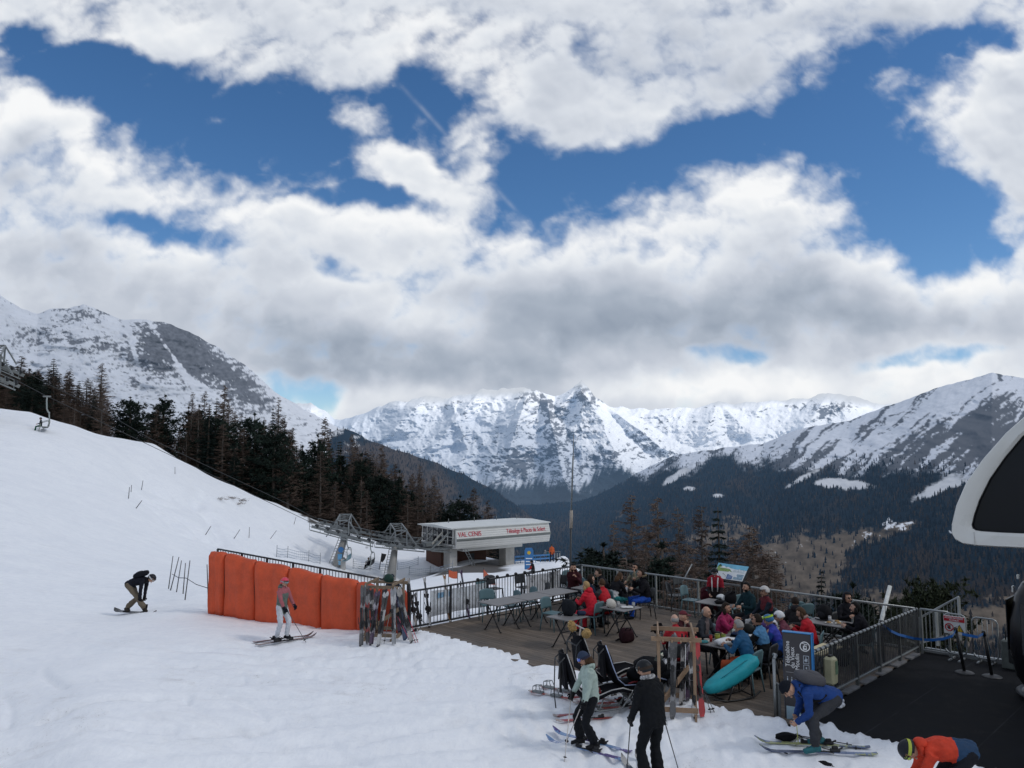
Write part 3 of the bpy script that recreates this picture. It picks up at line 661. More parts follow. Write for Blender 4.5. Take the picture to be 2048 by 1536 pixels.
def snow_mat():
    m, t, out = new_mat('snow')
    a = t.n('ShaderNodeAttribute'); a.attribute_name = 'cover'
    sp_ = t.n('ShaderNodeSeparateColor'); t.L.new(a.outputs['Color'], sp_.inputs[0])
    pos = t.n('ShaderNodeNewGeometry').outputs['Position']
    n1 = t.noise(pos, .5, 5, .6); n2 = t.noise(pos, 3.5, 5, .65); n3 = t.noise(t.vm('MULTIPLY', pos, (1, .45, 1)), 14, 3, .6)
    k = t.m('ADD', t.m('MULTIPLY', n1, .35), t.m('ADD', t.m('MULTIPLY', n2, .4), t.m('MULTIPLY', n3, .25)))
    c = t.mix(t.mr(k, .38, .62), (.80, .825, .87, 1), (.88, .90, .93, 1))
    c = t.mix(t.m('MULTIPLY', sp_.outputs[2], t.mr(n2, .45, .7, 0, .55)), c, (.66, .67, .70, 1))
    grit = t.mr(t.m('MULTIPLY', t.noise(pos, 34, 2, .5), t.mr(n2, .4, .6, .85, 1.1)), .66, .74)
    c = t.mix(t.m('MULTIPLY', t.mr(t.noise(t.vm('MULTIPLY', pos, (.5, 1.1, 1)), 1.3, 5, .7, .6), .54, .70, 0, .5), t.m('ADD', .35, sp_.outputs[2])), c, (.60, .60, .62, 1))
    c = t.mix(t.m('MULTIPLY', grit, t.m('MULTIPLY', sp_.outputs[2], .5)), c, (.30, .29, .28, 1))
    c = t.mix(sp_.outputs[0], c, t.mix(n2, (.03, .032, .038, 1), (.10, .085, .07, 1)))
    c = t.mix(sp_.outputs[1], c, t.mix(n2, (.035, .03, .026, 1), (.13, .105, .08, 1)))
    p = t.n('ShaderNodeBsdfPrincipled'); t.put(p.inputs['Base Color'], c); p.inputs['Roughness'].default_value = .75; p.inputs['Specular IOR Level'].default_value = .25
    b = t.n('ShaderNodeBump'); b.inputs['Strength'].default_value = .6; b.inputs['Distance'].default_value = .035
    t.put(b.inputs['Height'], t.m('ADD', n2, t.m('MULTIPLY', n3, .6))); t.L.new(b.outputs[0], p.inputs['Normal'])
    t.L.new(p.outputs[0], out.inputs[0]); return m
TER = Terrain(); TER.make()
# rubber floor of the gondola platform
def rubber_mat():
    m, t, out = new_mat('rubber_floor')
    pos = t.n('ShaderNodeTexCoord').outputs['Object']
    r = t.n('ShaderNodeVectorRotate'); r.rotation_type = 'Z_AXIS'; t.put(r.inputs['Vector'], pos); r.inputs['Angle'].default_value = math.radians(45)
    s = t.n('ShaderNodeSeparateXYZ'); t.put(s.inputs[0], r.outputs[0])
    def seam(x, per): return t.mr(t.m('ABSOLUTE', t.m('SUBTRACT', t.m('FRACT', t.m('DIVIDE', x, per)), .5)), .004, .012, 1, 0)
    sm = t.m('MULTIPLY', seam(s.outputs[0], 1.5), t.mr(t.noise(pos, .7, 2), .4, .6)); 
    n = t.noise(pos, 2.2, 5, .65); n2 = t.noise(pos, 60, 2, .6)
    c = t.mix(t.mr(n, .35, .7), (.010, .0105, .012, 1), (.019, .020, .023, 1))
    c = t.mix(t.m('MULTIPLY', sm, .5), c, (.04, .042, .046, 1))
    c = t.mix(t.mr(t.noise(pos, 9, 3, .6), .70, .80, 0, .10), c, (.10, .10, .11, 1))
    p = t.n('ShaderNodeBsdfPrincipled'); t.put(p.inputs['Base Color'], c); t.put(p.inputs['Roughness'], t.mr(n, .3, .7, .7, .95)); p.inputs['Specular IOR Level'].default_value = .06
    b = t.n('ShaderNodeBump'); b.inputs['Strength'].default_value = .5; b.inputs['Distance'].default_value = .006; t.put(b.inputs['Height'], n2); t.L.new(b.outputs[0], p.inputs['Normal'])
    t.L.new(p.outputs[0], out.inputs[0]); return m
def slab(name, a0, a1, b0, b1, z0, z1, m):
    b = MB(); q = [D(a0, b0), D(a1, b0), D(a1, b1), D(a0, b1)]
    vs = [p+Vector((0, 0, z)) for z in (z0, z1) for p in q]
    b.add(vs, [(0,1,2,3)[::-1], (4,5,6,7), (0,1,5,4), (1,2,6,5), (2,3,7,6), (3,0,4,7)]); o = b.build(name, m, fix=True); o['kind'] = 'structure'; return o
slab('platform_floor', 10.47, 19, -.35, 8.2, -.5, 0, rubber_mat())
def deck_mat():
    m, t, out = new_mat('deck_boards')
    pos = t.n('ShaderNodeTexCoord').outputs['Object']
    rd = t.n('ShaderNodeObjectInfo').outputs['Random']
    g = t.n('ShaderNodeAttribute'); g.attribute_name = 'board'
    r = t.n('ShaderNodeVectorRotate'); r.rotation_type = 'Z_AXIS'; t.put(r.inputs['Vector'], pos); r.inputs['Angle'].default_value = math.radians(45)
    grain = t.noise(t.vm('MULTIPLY', r.outputs[0], (.6, 14, 1)), 2.0, 6, .65)
    blot = t.noise(pos, .8, 4, .6); wet = t.noise(pos, .35, 3, .5)
    base = t.mix(g.outputs['Fac'], (.140, .108, .082, 1), (.240, .190, .148, 1))
    c = t.mix(t.mr(grain, .3, .75), base, (.08, .07, .062, 1)); c = t.mix(t.mr(blot, .4, .7, 0, .45), c, (.075, .068, .062, 1))
    c = t.mix(t.mr(wet, .52, .7, 0, .5), c, (.045, .041, .038, 1))
    p = t.n('ShaderNodeBsdfPrincipled'); t.put(p.inputs['Base Color'], c); t.put(p.inputs['Roughness'], t.mr(wet, .4, .7, .85, .5)); p.inputs['Specular IOR Level'].default_value = .25
    b = t.n('ShaderNodeBump'); b.inputs['Strength'].default_value = .35; b.inputs['Distance'].default_value = .006; t.put(b.inputs['Height'], grain); t.L.new(b.outputs[0], p.inputs['Normal'])
    t.L.new(p.outputs[0], out.inputs[0]); return m
def deck():
    mb = MB(); vals = []; R = axes_R(E1, E2, (0, 0, 1)); rs = random.Random(11); b = .0; wd = .14
    while b < 7.25:
        a = 0.0; 
        while a < 10.4:
            L = min(rs.choice((2.4, 3.0, 3.6, 4.2)), 10.4-a)
            if L > .05:
                mb.bbox(D(a+L/2, b+wd/2, -.014+rs.uniform(-.0015, .0015)), (L-.004, wd-.007, .028), .003, R); vals += [rs.random()]*24
            a += L
        b += wd
    o = mb.build('deck', deck_mat(), fix=True)
    fa = o.data.attributes.new('board', 'FLOAT', 'POINT'); fa.data.foreach_set('value', vals[:len(o.data.vertices)])
    o['kind'] = 'structure'
    slab('deck_frame', .02, 10.38, .02, 7.2, -.5, -.04, mat('deck_frame', (.03, .027, .025), .8))
deck()
# ------------------------------------------------------------------ trees
def crown_mat(name, dark, light, tip=None):
    m, t, out = new_mat(name)
    tc = t.n('ShaderNodeTexCoord').outputs['Object']; oi = t.n('ShaderNodeObjectInfo').outputs['Random']
    n = t.noise(tc, .55, 4, .6); n2 = t.noise(tc, 4, 2, .6)
    k = t.mr(t.m('ADD', t.m('MULTIPLY', n, .7), t.m('MULTIPLY', n2, .3)), .36, .64)
    c = t.mix(k, col4(dark), col4(light))
    c = t.vm('SCALE', c, t.m('ADD', .7, t.m('MULTIPLY', oi, .6)))
    p = t.n('ShaderNodeBsdfPrincipled'); t.put(p.inputs['Base Color'], c); p.inputs['Roughness'].default_value = .8; p.inputs['Specular IOR Level'].default_value = .2
    t.L.new(p.outputs[0], out.inputs[0]); return m
M_LARCH = crown_mat('larch_twigs', (.072, .051, .042), (.150, .110, .088))
M_PINE = crown_mat('pine_needles', (.007, .014, .012), (.022, .036, .026))
M_SPRUCE = crown_mat('spruce_needles', (.007, .013, .013), (.017, .029, .024))
M_SCOTS = crown_mat('green_pine_needles', (.016, .024, .014), (.050, .062, .032))
M_BARK = mat('bark', (.075, .058, .047), .9, .35, 6, .4)
M_BARK2 = mat('grey_bark', (.10, .088, .078), .9, .35, 6, .4)
def tri_twig(V, Fc, p, q, w):
    d = q-p; s = d.cross(Vector((rnd.uniform(-1, 1), rnd.uniform(-1, 1), rnd.uniform(-1, 1))))
    if s.length < 1e-6: return
    s = s.normalized()*w; n = len(V); V.extend([p-s, p+s, q]); Fc.append((n, n+1, n+2))
def limb(V, Fc, pts, r0, r1):
    n0 = len(V); L = len(pts)
    for i, p in enumerate(pts):
        d = pts[min(i+1, L-1)]-pts[max(i-1, 0)]; a, d, b = frame_from(d); r = r0+(r1-r0)*i/(L-1)
        for k in range(3): V.append(p+(a*math.cos(2.094*k)+b*math.sin(2.094*k))*r)
    for i in range(L-1):
        for k in range(3): Fc.append((n0+i*3+k, n0+i*3+(k+1) % 3, n0+(i+1)*3+(k+1) % 3, n0+(i+1)*3+k))
def trunk_obj(H, r, m, parent, lean=.02, top=1.0):
    b = MB(); pts = []; rs = []
    for i in range(9):
        k = i/8; pts.append(Vector((lean*H*math.sin(k*2.3)*.5, lean*H*(1-math.cos(k*2))*.4, k*H*top-(.6 if i == 0 else 0)))); rs.append(max(.02, r*(1-k*top*.97)**.85*(1.25 if i == 0 else 1)))
    b.tube(pts, rs, 7); return b.build('trunk', m, parent), pts
def on_trunk(pts, k): 
    x = min(k*8, 7.999); i = int(x); return pts[i].lerp(pts[i+1], x-i)
def make_larch(H, dens, spread, seed, name='larch_tree'):
    global rnd; rnd = random.Random(seed)
    root = thing(name, (0, 0, 0), '', 'tree'); tr, pts = trunk_obj(H, .019*H*.85+.03, M_BARK2, root)
    V, Fc = [], []
    z = H*.10; prof = [rnd.uniform(.75, 1.2) for _ in range(14)]
    while z < H*.985:
        k = z/H; Lm = spread*(1-k)**.72*(.45+.55*min(1, k/.22))*prof[int(k*13)]+.12
        for j in range(rnd.choice((2, 3, 3, 4)) if k > .14 else 2):
            a = rnd.uniform(0, 2*PI); L = Lm*rnd.uniform(.35, 1.2); dr = rnd.uniform(-.30, .30)-.06*(1-k)
            d = Vector((math.cos(a), math.sin(a), 0)); p0 = on_trunk(pts, min(.995, max(.04, k+rnd.uniform(-.022, .022))))
            m1 = p0+d*L*.5+Vector((0, 0, L*.5*dr)); e = p0+Vector((math.cos(a+rnd.uniform(-.3, .3)), math.sin(a+rnd.uniform(-.3, .3)), 0))*L+Vector((0, 0, L*dr*.6+L*rnd.uniform(.0, .22)))
            limb(V, Fc, [p0, m1, e], .010*L+.022*(1-k)+.006, .007)
            for q in range(int(dens*(4+L*9))):
                s = rnd.uniform(.08, 1)**.8; b0 = p0.lerp(m1, s*2) if s < .5 else m1.lerp(e, s*2-1)
                a2 = a+rnd.choice((-1, 1))*rnd.uniform(.4, 1.3); l2 = rnd.uniform(.18, .55)*(.5+L*.22)
                dz = rnd.uniform(-.8, .25)
                tri_twig(V, Fc, b0, b0+Vector((math.cos(a2)*l2, math.sin(a2)*l2, dz*l2)), rnd.uniform(.014, .032))
        z += H*.0085*rnd.uniform(.7, 1.3)
    np_mesh('crown', [tuple(v) for v in V], Fc, M_LARCH, root, smooth=False); return root, H
def tuft(V, Fc, c, r, n, up=.35):
    for i in range(n):
        d = Vector((rnd.gauss(0, 1), rnd.gauss(0, 1), rnd.gauss(0, .8)+up))
        if d.length < .01: continue
        d.normalize(); tri_twig(V, Fc, c-d*r*.15, c+d*r*rnd.uniform(.7, 1.2), r*rnd.uniform(.14, .26))
def make_pine(H, spread, seed, m=None, base=.10, tufts=1.0, tr=.35, name='pine_tree', flat=0.):
    global rnd; rnd = random.Random(seed)
    root = thing(name, (0, 0, 0), '', 'tree'); t_, pts = trunk_obj(H, .024*H, M_BARK, root, .03, .95)
    V, Fc = [], []; z = H*base; lob = [rnd.uniform(.6, 1.25) for _ in range(60)]
    while z < H*.97:
        k = z/H; kk = (k-base)/(1-base)
        shape = (math.sin(PI*min(1, kk*.86+.14))**.6)*(1-flat)+flat*min(1, .35+kk*1.1)
        for j in range(rnd.choice((4, 5, 6))):
            a = rnd.uniform(0, 2*PI); L = spread*shape*rnd.uniform(.6, 1.15)*lob[int(a*4)+int(kk*30) % 30]
            if L < .15: L = .15
            d = Vector((math.cos(a), math.sin(a), 0)); p0 = on_trunk(pts, k*.95); rise = rnd.uniform(.05, .45)*(.3+kk)
            m1 = p0+d*L*.55+Vector((0, 0, L*.05)); e = p0+d*L+Vector((0, 0, L*rise))
            limb(V, Fc, [p0, m1, e], .014*L+.02, .012)
            for q in range(max(2, int(tufts*(2+L*3.2)))):
                s = rnd.uniform(.3, 1.05); b0 = p0.lerp(m1, s*2) if s < .5 else m1.lerp(e, s*2-1)
                b0 = b0+Vector((rnd.gauss(0, .16)*L, rnd.gauss(0, .16)*L, rnd.gauss(.03, .07)*L)); tuft(V, Fc, b0, tr*rnd.uniform(.7, 1.3), 9)
        z += H*.028*rnd.uniform(.7, 1.3)
    for q in range(6): tuft(V, Fc, on_trunk(pts, 1)+Vector((0, 0, rnd.uniform(-.3, .1))), tr, 9, 1)
    np_mesh('crown', [tuple(v) for v in V], Fc, m or M_PINE, root, smooth=False); return root, H
def make_spruce(H, spread, seed, name='spruce_tree', m=None):
    global rnd; rnd = random.Random(seed)
    root = thing(name, (0, 0, 0), '', 'tree'); t_, pts = trunk_obj(H, .018*H, M_BARK, root, .01)
    V, Fc = [], []; z = H*.06
    while z < H*.99:
        k = z/H
        for j in range(rnd.choice((5, 6, 7))):
            a = rnd.uniform(0, 2*PI); L = (spread*(1-k)**.85+.1)*rnd.uniform(.7, 1.12); d = Vector((math.cos(a), math.sin(a), 0)); p0 = on_trunk(pts, k)
            m1 = p0+d*L*.5-Vector((0, 0, L*.16)); e = p0+d*L-Vector((0, 0, L*.10)); limb(V, Fc, [p0, m1, e], .012*L+.015, .01)
            sd_ = Vector((-d.y, d.x, 0))
            for q in range(int(6+L*11)):
                s = rnd.uniform(.12, 1.0); b0 = p0.lerp(m1, s*2) if s < .5 else m1.lerp(e, s*2-1)
                l2 = L*.30*(1.15-s)+.14; dd = (d*.6+sd_*rnd.choice((-1, 1))*rnd.uniform(.3, 1)+Vector((0, 0, rnd.uniform(-.75, .1))))
                tri_twig(V, Fc, b0, b0+dd*l2, l2*.16+.02)
        z += H*.026*rnd.uniform(.8, 1.2)
    np_mesh('crown', [tuple(v) for v in V], Fc, m or M_SPRUCE, root, smooth=False); return root, H
protos = {'larch': [make_larch(15, 1.9, 3.0, 1), make_larch(13, 2.1, 3.3, 2), make_larch(16, 1.7, 2.6, 3), make_larch(12, 2.2, 2.9, 4)],
          'pine': [make_pine(13, 2.8, 5, tufts=1.2), make_pine(11, 2.9, 6, tufts=1.2), make_pine(14, 2.1, 7, tufts=1.2)],
          'spruce': [make_spruce(13, 2.3, 8)],
          'slim': [make_pine(13, 1.05, 9)],
          'scots': [make_pine(7, 2.1, 10, M_SCOTS, .45, 1.2, .30, flat=.6), make_pine(6, 1.5, 11, M_SCOTS, .3, 1.3, .26, flat=.2)]}
used_proto = set()
rnd = random.Random(21)
def plant(kind, which, base, H, label, group, wide=1.0, rz=None):
    p, h = protos[kind][which]
    if (kind, which) in used_proto: p = copy_tree(p)
    used_proto.add((kind, which))
    s = H/h; p.location = base; p.scale = (s*wide, s*wide, s); p.rotation_euler = (0, 0, rnd.uniform(0, 6.28) if rz is None else rz)
    p['label'] = label; p['group'] = group; return p
def tree_at(kind, which, u, vtop, Y, label, group, wide=1.0):
    top = at(u, vtop, Y); b = TER.g(top.x, top.y); H = top.z-b.z
    return plant(kind, which, b-Vector((0, 0, .2)), H+.2, label, group, wide*min(1.5, max(.75, 14/H)) if kind != 'scots' else wide)
GF = 'trees of the forest edge behind the piste crest'
CREST = [(-260,93),(0,97),(150,101),(310,108),(480,113),(620,117),(740,121),(860,126),(1000,128)]
for i, (kind, w, u, v, dY, lab) in enumerate([
    ('spruce',0,108,716,6,'dark pointed spruce rising above the brown larches beside the lift chair'),
    ('larch',0,205,726,12,'tall bare larch standing clear against the rocky snow mountain'),
    ('larch',1,45,712,9,'bare larch with a broad reddish top beside the high lift tower head'),
    ('larch',3,143,740,14,'thin bare larch top just right of the pointed spruce'),
    ('pine',1,262,790,5,'dense round dark pine low on the crest left of the forest gap'),
    ('pine',0,328,784,9,'dark pine with a bushy layered top beside the snow gap in the forest'),
    ('larch',2,384,784,8,'bare larch just right of the gap with the snow mountain behind'),
    ('larch',0,412,782,16,'bare larch second right of the forest gap'),
    ('larch',1,452,770,11,'tallest bare larch in the middle of the forest edge'),
    ('pine',1,512,820,5,'large dense dark pine filling the middle of the forest edge'),
    ('larch',2,556,794,12,'bare larch rising behind the large dense pine'),
    ('pine',0,640,860,6,'dark pine with ragged crown under the leaning larch top'),
    ('larch',3,652,834,10,'bare larch with a sparse top above the ragged dark pine'),
    ('pine',2,604,885,4,'slender dark pine between the two largest pines'),
    ('larch',0,704,868,7,'bare larch at the head of the forest slope above the lift tower'),
    ('pine',0,725,900,4,'dark pine just above the nearer lift tower head'),
    ('larch',1,766,890,8,'bare brown larch above the gap between the lift towers'),
    ('slim',0,798,934,3,'narrow column shaped dark pine above the second lift tower'),
    ('larch',2,838,928,9,'bare larch above the roof edge of the lift station'),
    ('larch',0,868,950,12,'last bare larch of the main stand behind the station'),
    ('pine',1,917,986,4,'isolated round dark pine behind the station roof'),
    ('larch',3,948,974,6,'isolated bare larch beside the round pine behind the station roof'),
    ('larch',1,975,1000,9,'small bare larch furthest along the ridge behind the station')]):
    tree_at(kind, w, u, v, pl(CREST, u)+dY, lab, GF)
CAN = [(-260,665),(-60,690),(0,712),(50,722),(100,735),(160,752),(200,752),(235,795),(262,815),(300,812),(328,805),(352,815),(380,800),(450,790),(480,815),(512,830),(550,812),(580,835),(605,890),(650,862),(700,880),(760,905),(800,930),(840,945),(880,975),(910,1000),(980,1008)]
n = 0
lab = {'larch': 'bare brown larch among its like in the forest behind the piste crest', 'pine': 'dark green pine filling the forest behind the piste crest', 'spruce': 'dark spruce half hidden in the forest behind the piste crest', 'slim': 'narrow dark pine half hidden in the forest behind the piste crest'}
for row, (dY, drop) in enumerate(((3, 60), (8, 34), (15, 16), (24, 8))):
    u = -250
    while u < 985:
        u += rnd.uniform(15, 30)*(1.0 if u < 700 else .8)
        if row == 3 and 205 < u < 420: continue
        if row >= 2 and (228 < u < 250 or 275 < u < 312 or 345 < u < 372 or u > 885): continue
        kind = rnd.choice(('larch', 'larch', 'larch', 'larch', 'pine', 'larch', 'spruce', 'larch'))
        v = pl(CAN, u)+drop*rnd.uniform(.2, 1.7)
        tree_at(kind, rnd.randrange(len(protos[kind])), u, v, pl(CREST, u)+dY+rnd.uniform(-1.5, 2), lab[kind], GF); n += 1
# stand below the valley railing
GV = 'bare trees standing below the valley railing'
for (kind, w, u, v, Y, lb) in [
    ('larch',0,1263,990,52,'tall bare larch at the corner end of the stand below the railing'),
    ('larch',2,1232,1040,60,'thin bare larch at the outer edge of the stand below the railing'),
    ('larch',1,1312,994,50,'second tall bare larch from the corner, broad and dense'),
    ('larch',3,1285,1050,44,'shorter bare larch between the two tall ones near the corner'),
    ('larch',2,1358,1015,48,'slim bare larch in the middle of the stand below the railing'),
    ('larch',0,1400,1012,52,'bare larch left of the evergreen in the stand below the railing'),
    ('spruce',0,1434,1014,46,'narrow evergreen standing among bare larches below the railing'),
    ('pine',2,1335,1068,40,'low dark pine between bare larches below the railing'),
    ('larch',1,1510,1052,44,'bare larch with a wide low crown right of the information board'),
    ('larch',3,1545,1100,40,'bushy bare larch partly behind the information board'),
    ('larch',1,1375,1085,38,'low bare larch behind the standing man in the red jacket'),
    ('larch',0,1465,1075,42,'bare larch directly behind the information board')]:
    tree_at(kind, w, u, v, Y, lb, GV)
rnd = random.Random(77)
for k in range(15):
    u = 1195+k*25+rnd.uniform(-8, 8); tree_at('larch' if k % 5 else 'pine', rnd.randrange(3), u, rnd.uniform(1065, 1125), rnd.uniform(46, 66), 'bare larch low in the thicket below the valley railing' if k % 5 else 'dark pine low in the thicket below the valley railing', GV, 1.15)
for (kind, w, u, v, Y, lb, wd) in [
    ('spruce',0,1640,1138,40,'small dark spruce top rising beside the brown meadow',.62),
    ('pine',1,1708,1154,40,'round dark pine crown just beyond the valley railing',.62),
    ('scots',1,1818,1172,36,'small green pine between the white pole and the broad pine',.8),
    ('scots',0,1868,1152,36,'broad flat topped green pine beyond the barrier gate',.72),
    ('scots',1,1785,1195,34,'low green pine beside the leaning white pole',.8),
    ('pine',0,1606,1185,38,'dark pine top low behind the railing left of the small spruce',.5)]:
    tree_at(kind, w, u, v, Y, lb, 'evergreens beyond the railing', wd)
# ------------------------------------------------------------------ chairlift station, towers, chairs
M_WHITE = mat('white_cladding', (.62, .62, .60), .45, .06, .6)
M_ROOF = mat('pale_roof', (.60, .62, .61), .5, .08, .5)
M_GREY = mat('galvanised_steel', (.20, .215, .22), .5, .2, 3, metal=.5)
M_DGREY = mat('dark_steel', (.045, .048, .052), .5, .2, 3, metal=.3)
M_BLACK = mat('black_plastic', (.010, .010, .011), .5, .2, 6)
M_CONC = mat('pale_concrete', (.40, .39, .37), .85, .14, 1.5, .15)
M_SHAFT = mat('weathered_steel_shaft', (.27, .265, .25), .6, .15, .8, metal=.2)
M_REDTXT = mat('red_lettering', (.52, .025, .055), .5, .08)
M_WHITETXT = mat('white_lettering', (.80, .80, .80), .5, .03)
M_DGLASS = mat('dark_glass', (.012, .014, .022), .12, .1, .5, spec=.6)
M_BLUE = mat('blue_plastic', (.035, .16, .38), .45, .1)
M_ORANGE = mat('orange_cloth', (.62, .12, .045), .75, .1, 4)
M_WOODBR = mat('brown_timber', (.085, .038, .026), .8, .25, 3, .2)
M_YELLOW = mat('yellow_paint', (.62, .42, .04), .5, .1)
ST_D = Vector((.80, .60, 0)); ST_N = Vector((-.60, .80, 0)); ST_R = axes_R(ST_D, ST_N, (0, 0, 1))
def station():
    P0 = Vector((-7.4, 99, -11.6)); t = thing('lift_station', P0, 'white chairlift terminal with red lettering and a grey stripe on pillars', 'lift station', R=ST_R)
    zt, zf, zb, W, L = 7.0, 5.55, 4.45, 8.0, 15.6
    prof = [(0, zt), (-.42, zf), (-.12, zb), (1.2, zb-.05), (W-1.2, zb-.05), (W+.12, zb), (W+.42, zf), (W, zt)]
    b = MB(); b.prism(prof[:6][:0] or [(p[0], p[1]) for p in prof], .25, L, 'x'); b.build('shell', M_WHITE, t, fix=True)
    # cladding joints
    for z0, z1, y0, y1 in ((5.7, 6.9, None, None),):
        b = MB()
        for k in range(9):
            z = 4.6+k*.27
            if 5.42 < z < 5.7: continue
            y = -.12-(z-zb)/(zf-zb)*.30 if z < zf else -.42+(z-zf)/(zt-zf)*.42
            b.box((L/2, y-.012, z), (L-.3, .02, .025))
        b.build('cladding_joint', mat('joint_grey', (.42, .42, .41), .6), t)
    b = MB(); b.prism([(-.47, 5.72), (-.49, 5.50), (-.40, 5.40), (-.36, 5.72)], .24, L+.02, 'x'); b.build('stripe', mat('grey_stripe', (.15, .165, .16), .5), t, fix=True)
    b = MB(); b.prism([(-.25, zt-.02), (W+.25, zt-.02), (W+.25, zt+.10), (W/2, zt+.30), (-.25, zt+.10)], -.5, L+.15, 'x'); b.build('roof', M_ROOF, t, fix=True)
    b = MB()
    for x in (3, 7.2, 11, 14.6): b.tube([(x, W*.75, zt+.15), (x, W*.75, zt+.75)], .05, 6)
    b.build('roof_vent', M_GREY, t)
    # glazed end
    b = MB(); b.box((.12, W/2, (zt+4.9)/2), (.06, W-.3, zt-4.9)); e = b.build('end_glazing', M_DGLASS, t)
    b = MB()
    for k in range(7): y = .2+k*(W-.4)/6; b.beam((.05, y, zt), (.02, y, 4.8), .10, .12, up=(0, 1, 0))
    b.beam((.04, 0, 4.85), (.04, W, 4.85), .14, .16); b.beam((.04, 0, zt-.1), (.04, W, zt-.1), .2, .16); b.beam((.03, 0, 5.9), (.03, W, 5.9), .06, .08)
    b.build('end_frame', M_WHITE, t)
    b = MB(); b.box((L*.45, W*.45, zb-.3), (L*.62, W*.62, .55)); b.build('belly', M_WHITE, t)
    b = MB(); b.bbox((.55, 1.6, 1.9), (1.15, 1.5, 5.0), .05); b.build('pillar', M_CONC, t)
    b = MB(); b.bbox((10.3, 2.6, 1.9), (1.5, 1.6, 5.0), .05); b.build('pillar', M_CONC, t)
    b = MB()                                     # access ladder
    p0, p1 = Vector((1.6, -.3, 4.4)), Vector((3.6, -1.9, -.6))
    for s in (-.22, .22): b.beam(p0+Vector((s, 0, 0)), p1+Vector((s, 0, 0)), .07)
    for k in range(16): q = p0.lerp(p1, k/15); b.beam(q-Vector((.22, 0, 0)), q+Vector((.22, 0, 0)), .05)
    b.build('ladder', M_GREY, t)
    b = MB()                                     # service gantry before the glazed end
    b.box((-1.6, W*.35, 4.5), (3.2, 4.6, .14)); b.box((-1.5, W*.35, 5.0), (2.4, 1.2, .5))
    for y in (.1, W*.35+2.3):
        for x in (-3.1, -2.1, -1.1, -.2): b.tube([(x, y, 4.5), (x, y, 5.6)], .035, 5)
        for z in (5.05, 5.6): b.tube([(-3.1, y, z), (0, y, z)], .035, 5)
    for y in (.6, 3.6, 5.2): b.beam((-2.9, y, 4.6), (-.1, y, 6.6), .13); b.beam((-2.9, y, 4.4), (0, y, 4.0), .16)
    b.build('service_gantry', M_GREY, t)
    b = MB()
    for y in (.8, 2.2): b.beam((-1.9, y, 5.0), (-.3, y, 6.4), .16)
    b.build('brace', mat('cream_steel', (.5, .48, .42), .5), t)
    def lettering(s, x, z, size, xs):
        M = Matrix.Translation((x, -.43+(z-zf)/(zt-zf)*.42-.03, z)) @ Matrix.Rotation(PI/2-.27, 4, 'X')
        text_mesh('lettering', s, size, M_REDTXT, t, M, .012, shear=.0, bold=0, xs=xs)
    lettering('VAL CENIS', .5, 5.95, .86, .88); lettering('Télésiège 6 Places du Solert', 8.15, 5.98, .84, .70)
    # timber hut under the terminal
    h = thing('timber_hut', P0+ST_D*6.6+ST_N*9.6+Vector((0, 0, .0)), 'low brown timber hut with dark roof under the white terminal', 'hut', R=ST_R)
    b = MB(); b.box((0, 0, 1.6), (7.5, 4, 3.2)); b.build('wall', M_WOODBR, h)
    b = MB(); b.box((0, 0, 3.28), (8.2, 5, .18)); b.build('roof', M_DGREY, h)
    b = MB(); b.box((1.2, -2.02, 1.5), (1.0, .06, 2.2)); b.build('door', M_DGREY, h)
station()
# rope line: near rope and far rope as photographed, about 4.6 m apart
NEAR = [(-140,690,73), (20,754,77), (91,791,79.5), (200,843,83), (342,911,88), (478,976,93), (622,1045,97), (690,1067,98), (770,1083,99), (850,1089,100)]
FARR = [(-140,660,77.5), (51,744,82), (104,772,84), (200,819,87.5), (300,877,91.5), (410,930,95.5), (581,1010,100.5), (625,1034,102), (700,1054,103), (790,1070,103.6), (850,1078,104)]
def rope(pts, label):
    b = MB(); b.tube([at(*p) for p in pts], .032, 5); tag(b.build('haul_rope', M_DGREY), label, 'cable')
rope(NEAR, 'nearer steel rope of the chairlift climbing over the piste'); rope(FARR, 'farther steel rope of the chairlift climbing past the trees')
def rope_at(pts, u):
    u = min(max(u, pts[0][0]), pts[-1][0])
    for i in range(len(pts)-1):
        if pts[i][0] <= u <= pts[i+1][0]:
            k = (u-pts[i][0])/(pts[i+1][0]-pts[i][0]); return at(u, pts[i][1]+(pts[i+1][1]-pts[i][1])*k, pts[i][2]+(pts[i+1][2]-pts[i][2])*k)
def train(root, pts, u0, u1, n=6):
    """sheave train: hanging beam with wheels that carry the rope from u0 to u1, with a catwalk"""
    inv = root.matrix_world.inverted()
    A, B = inv @ rope_at(pts, u0), inv @ rope_at(pts, u1)
    b = MB(); b.beam(A-Vector((0, 0, .45)), B-Vector((0, 0, .45)), .18, .32)
    m = A.lerp(B, .5); b.beam(A.lerp(B, .2)-Vector((0, 0, .62)), A.lerp(B, .8)-Vector((0, 0, .62)), .2, .3)
    b.build('sheave_beam', M_GREY, root)
    for k in range(n):
        p = A.lerp(B, (k+.5)/n)-Vector((0, 0, .27)); b = MB(); R = Matrix.Rotation(PI/2, 3, 'X')
        b.lathe([(.10, -.10), (.26, -.10), (.26, .10), (.10, .10)], 10, p, R=R, smooth=False); b.build('sheave', M_DGREY, root)
    b = MB(); o = Vector((0, -.65, -.85))          # catwalk on the outside
    b.beam(A+o, B+o, .6, .08, up=(0, 0, 1))
    for k in range(7): p = A.lerp(B, k/6)+o-Vector((0, .28, 0)); b.beam(p, p+Vector((0, 0, 1.0)), .05)
    for z in (.5, 1.0): b.beam(A+o+Vector((0, -.28, z)), B+o+Vector((0, -.28, z)), .05)
    b.build('catwalk', M_GREY, root)
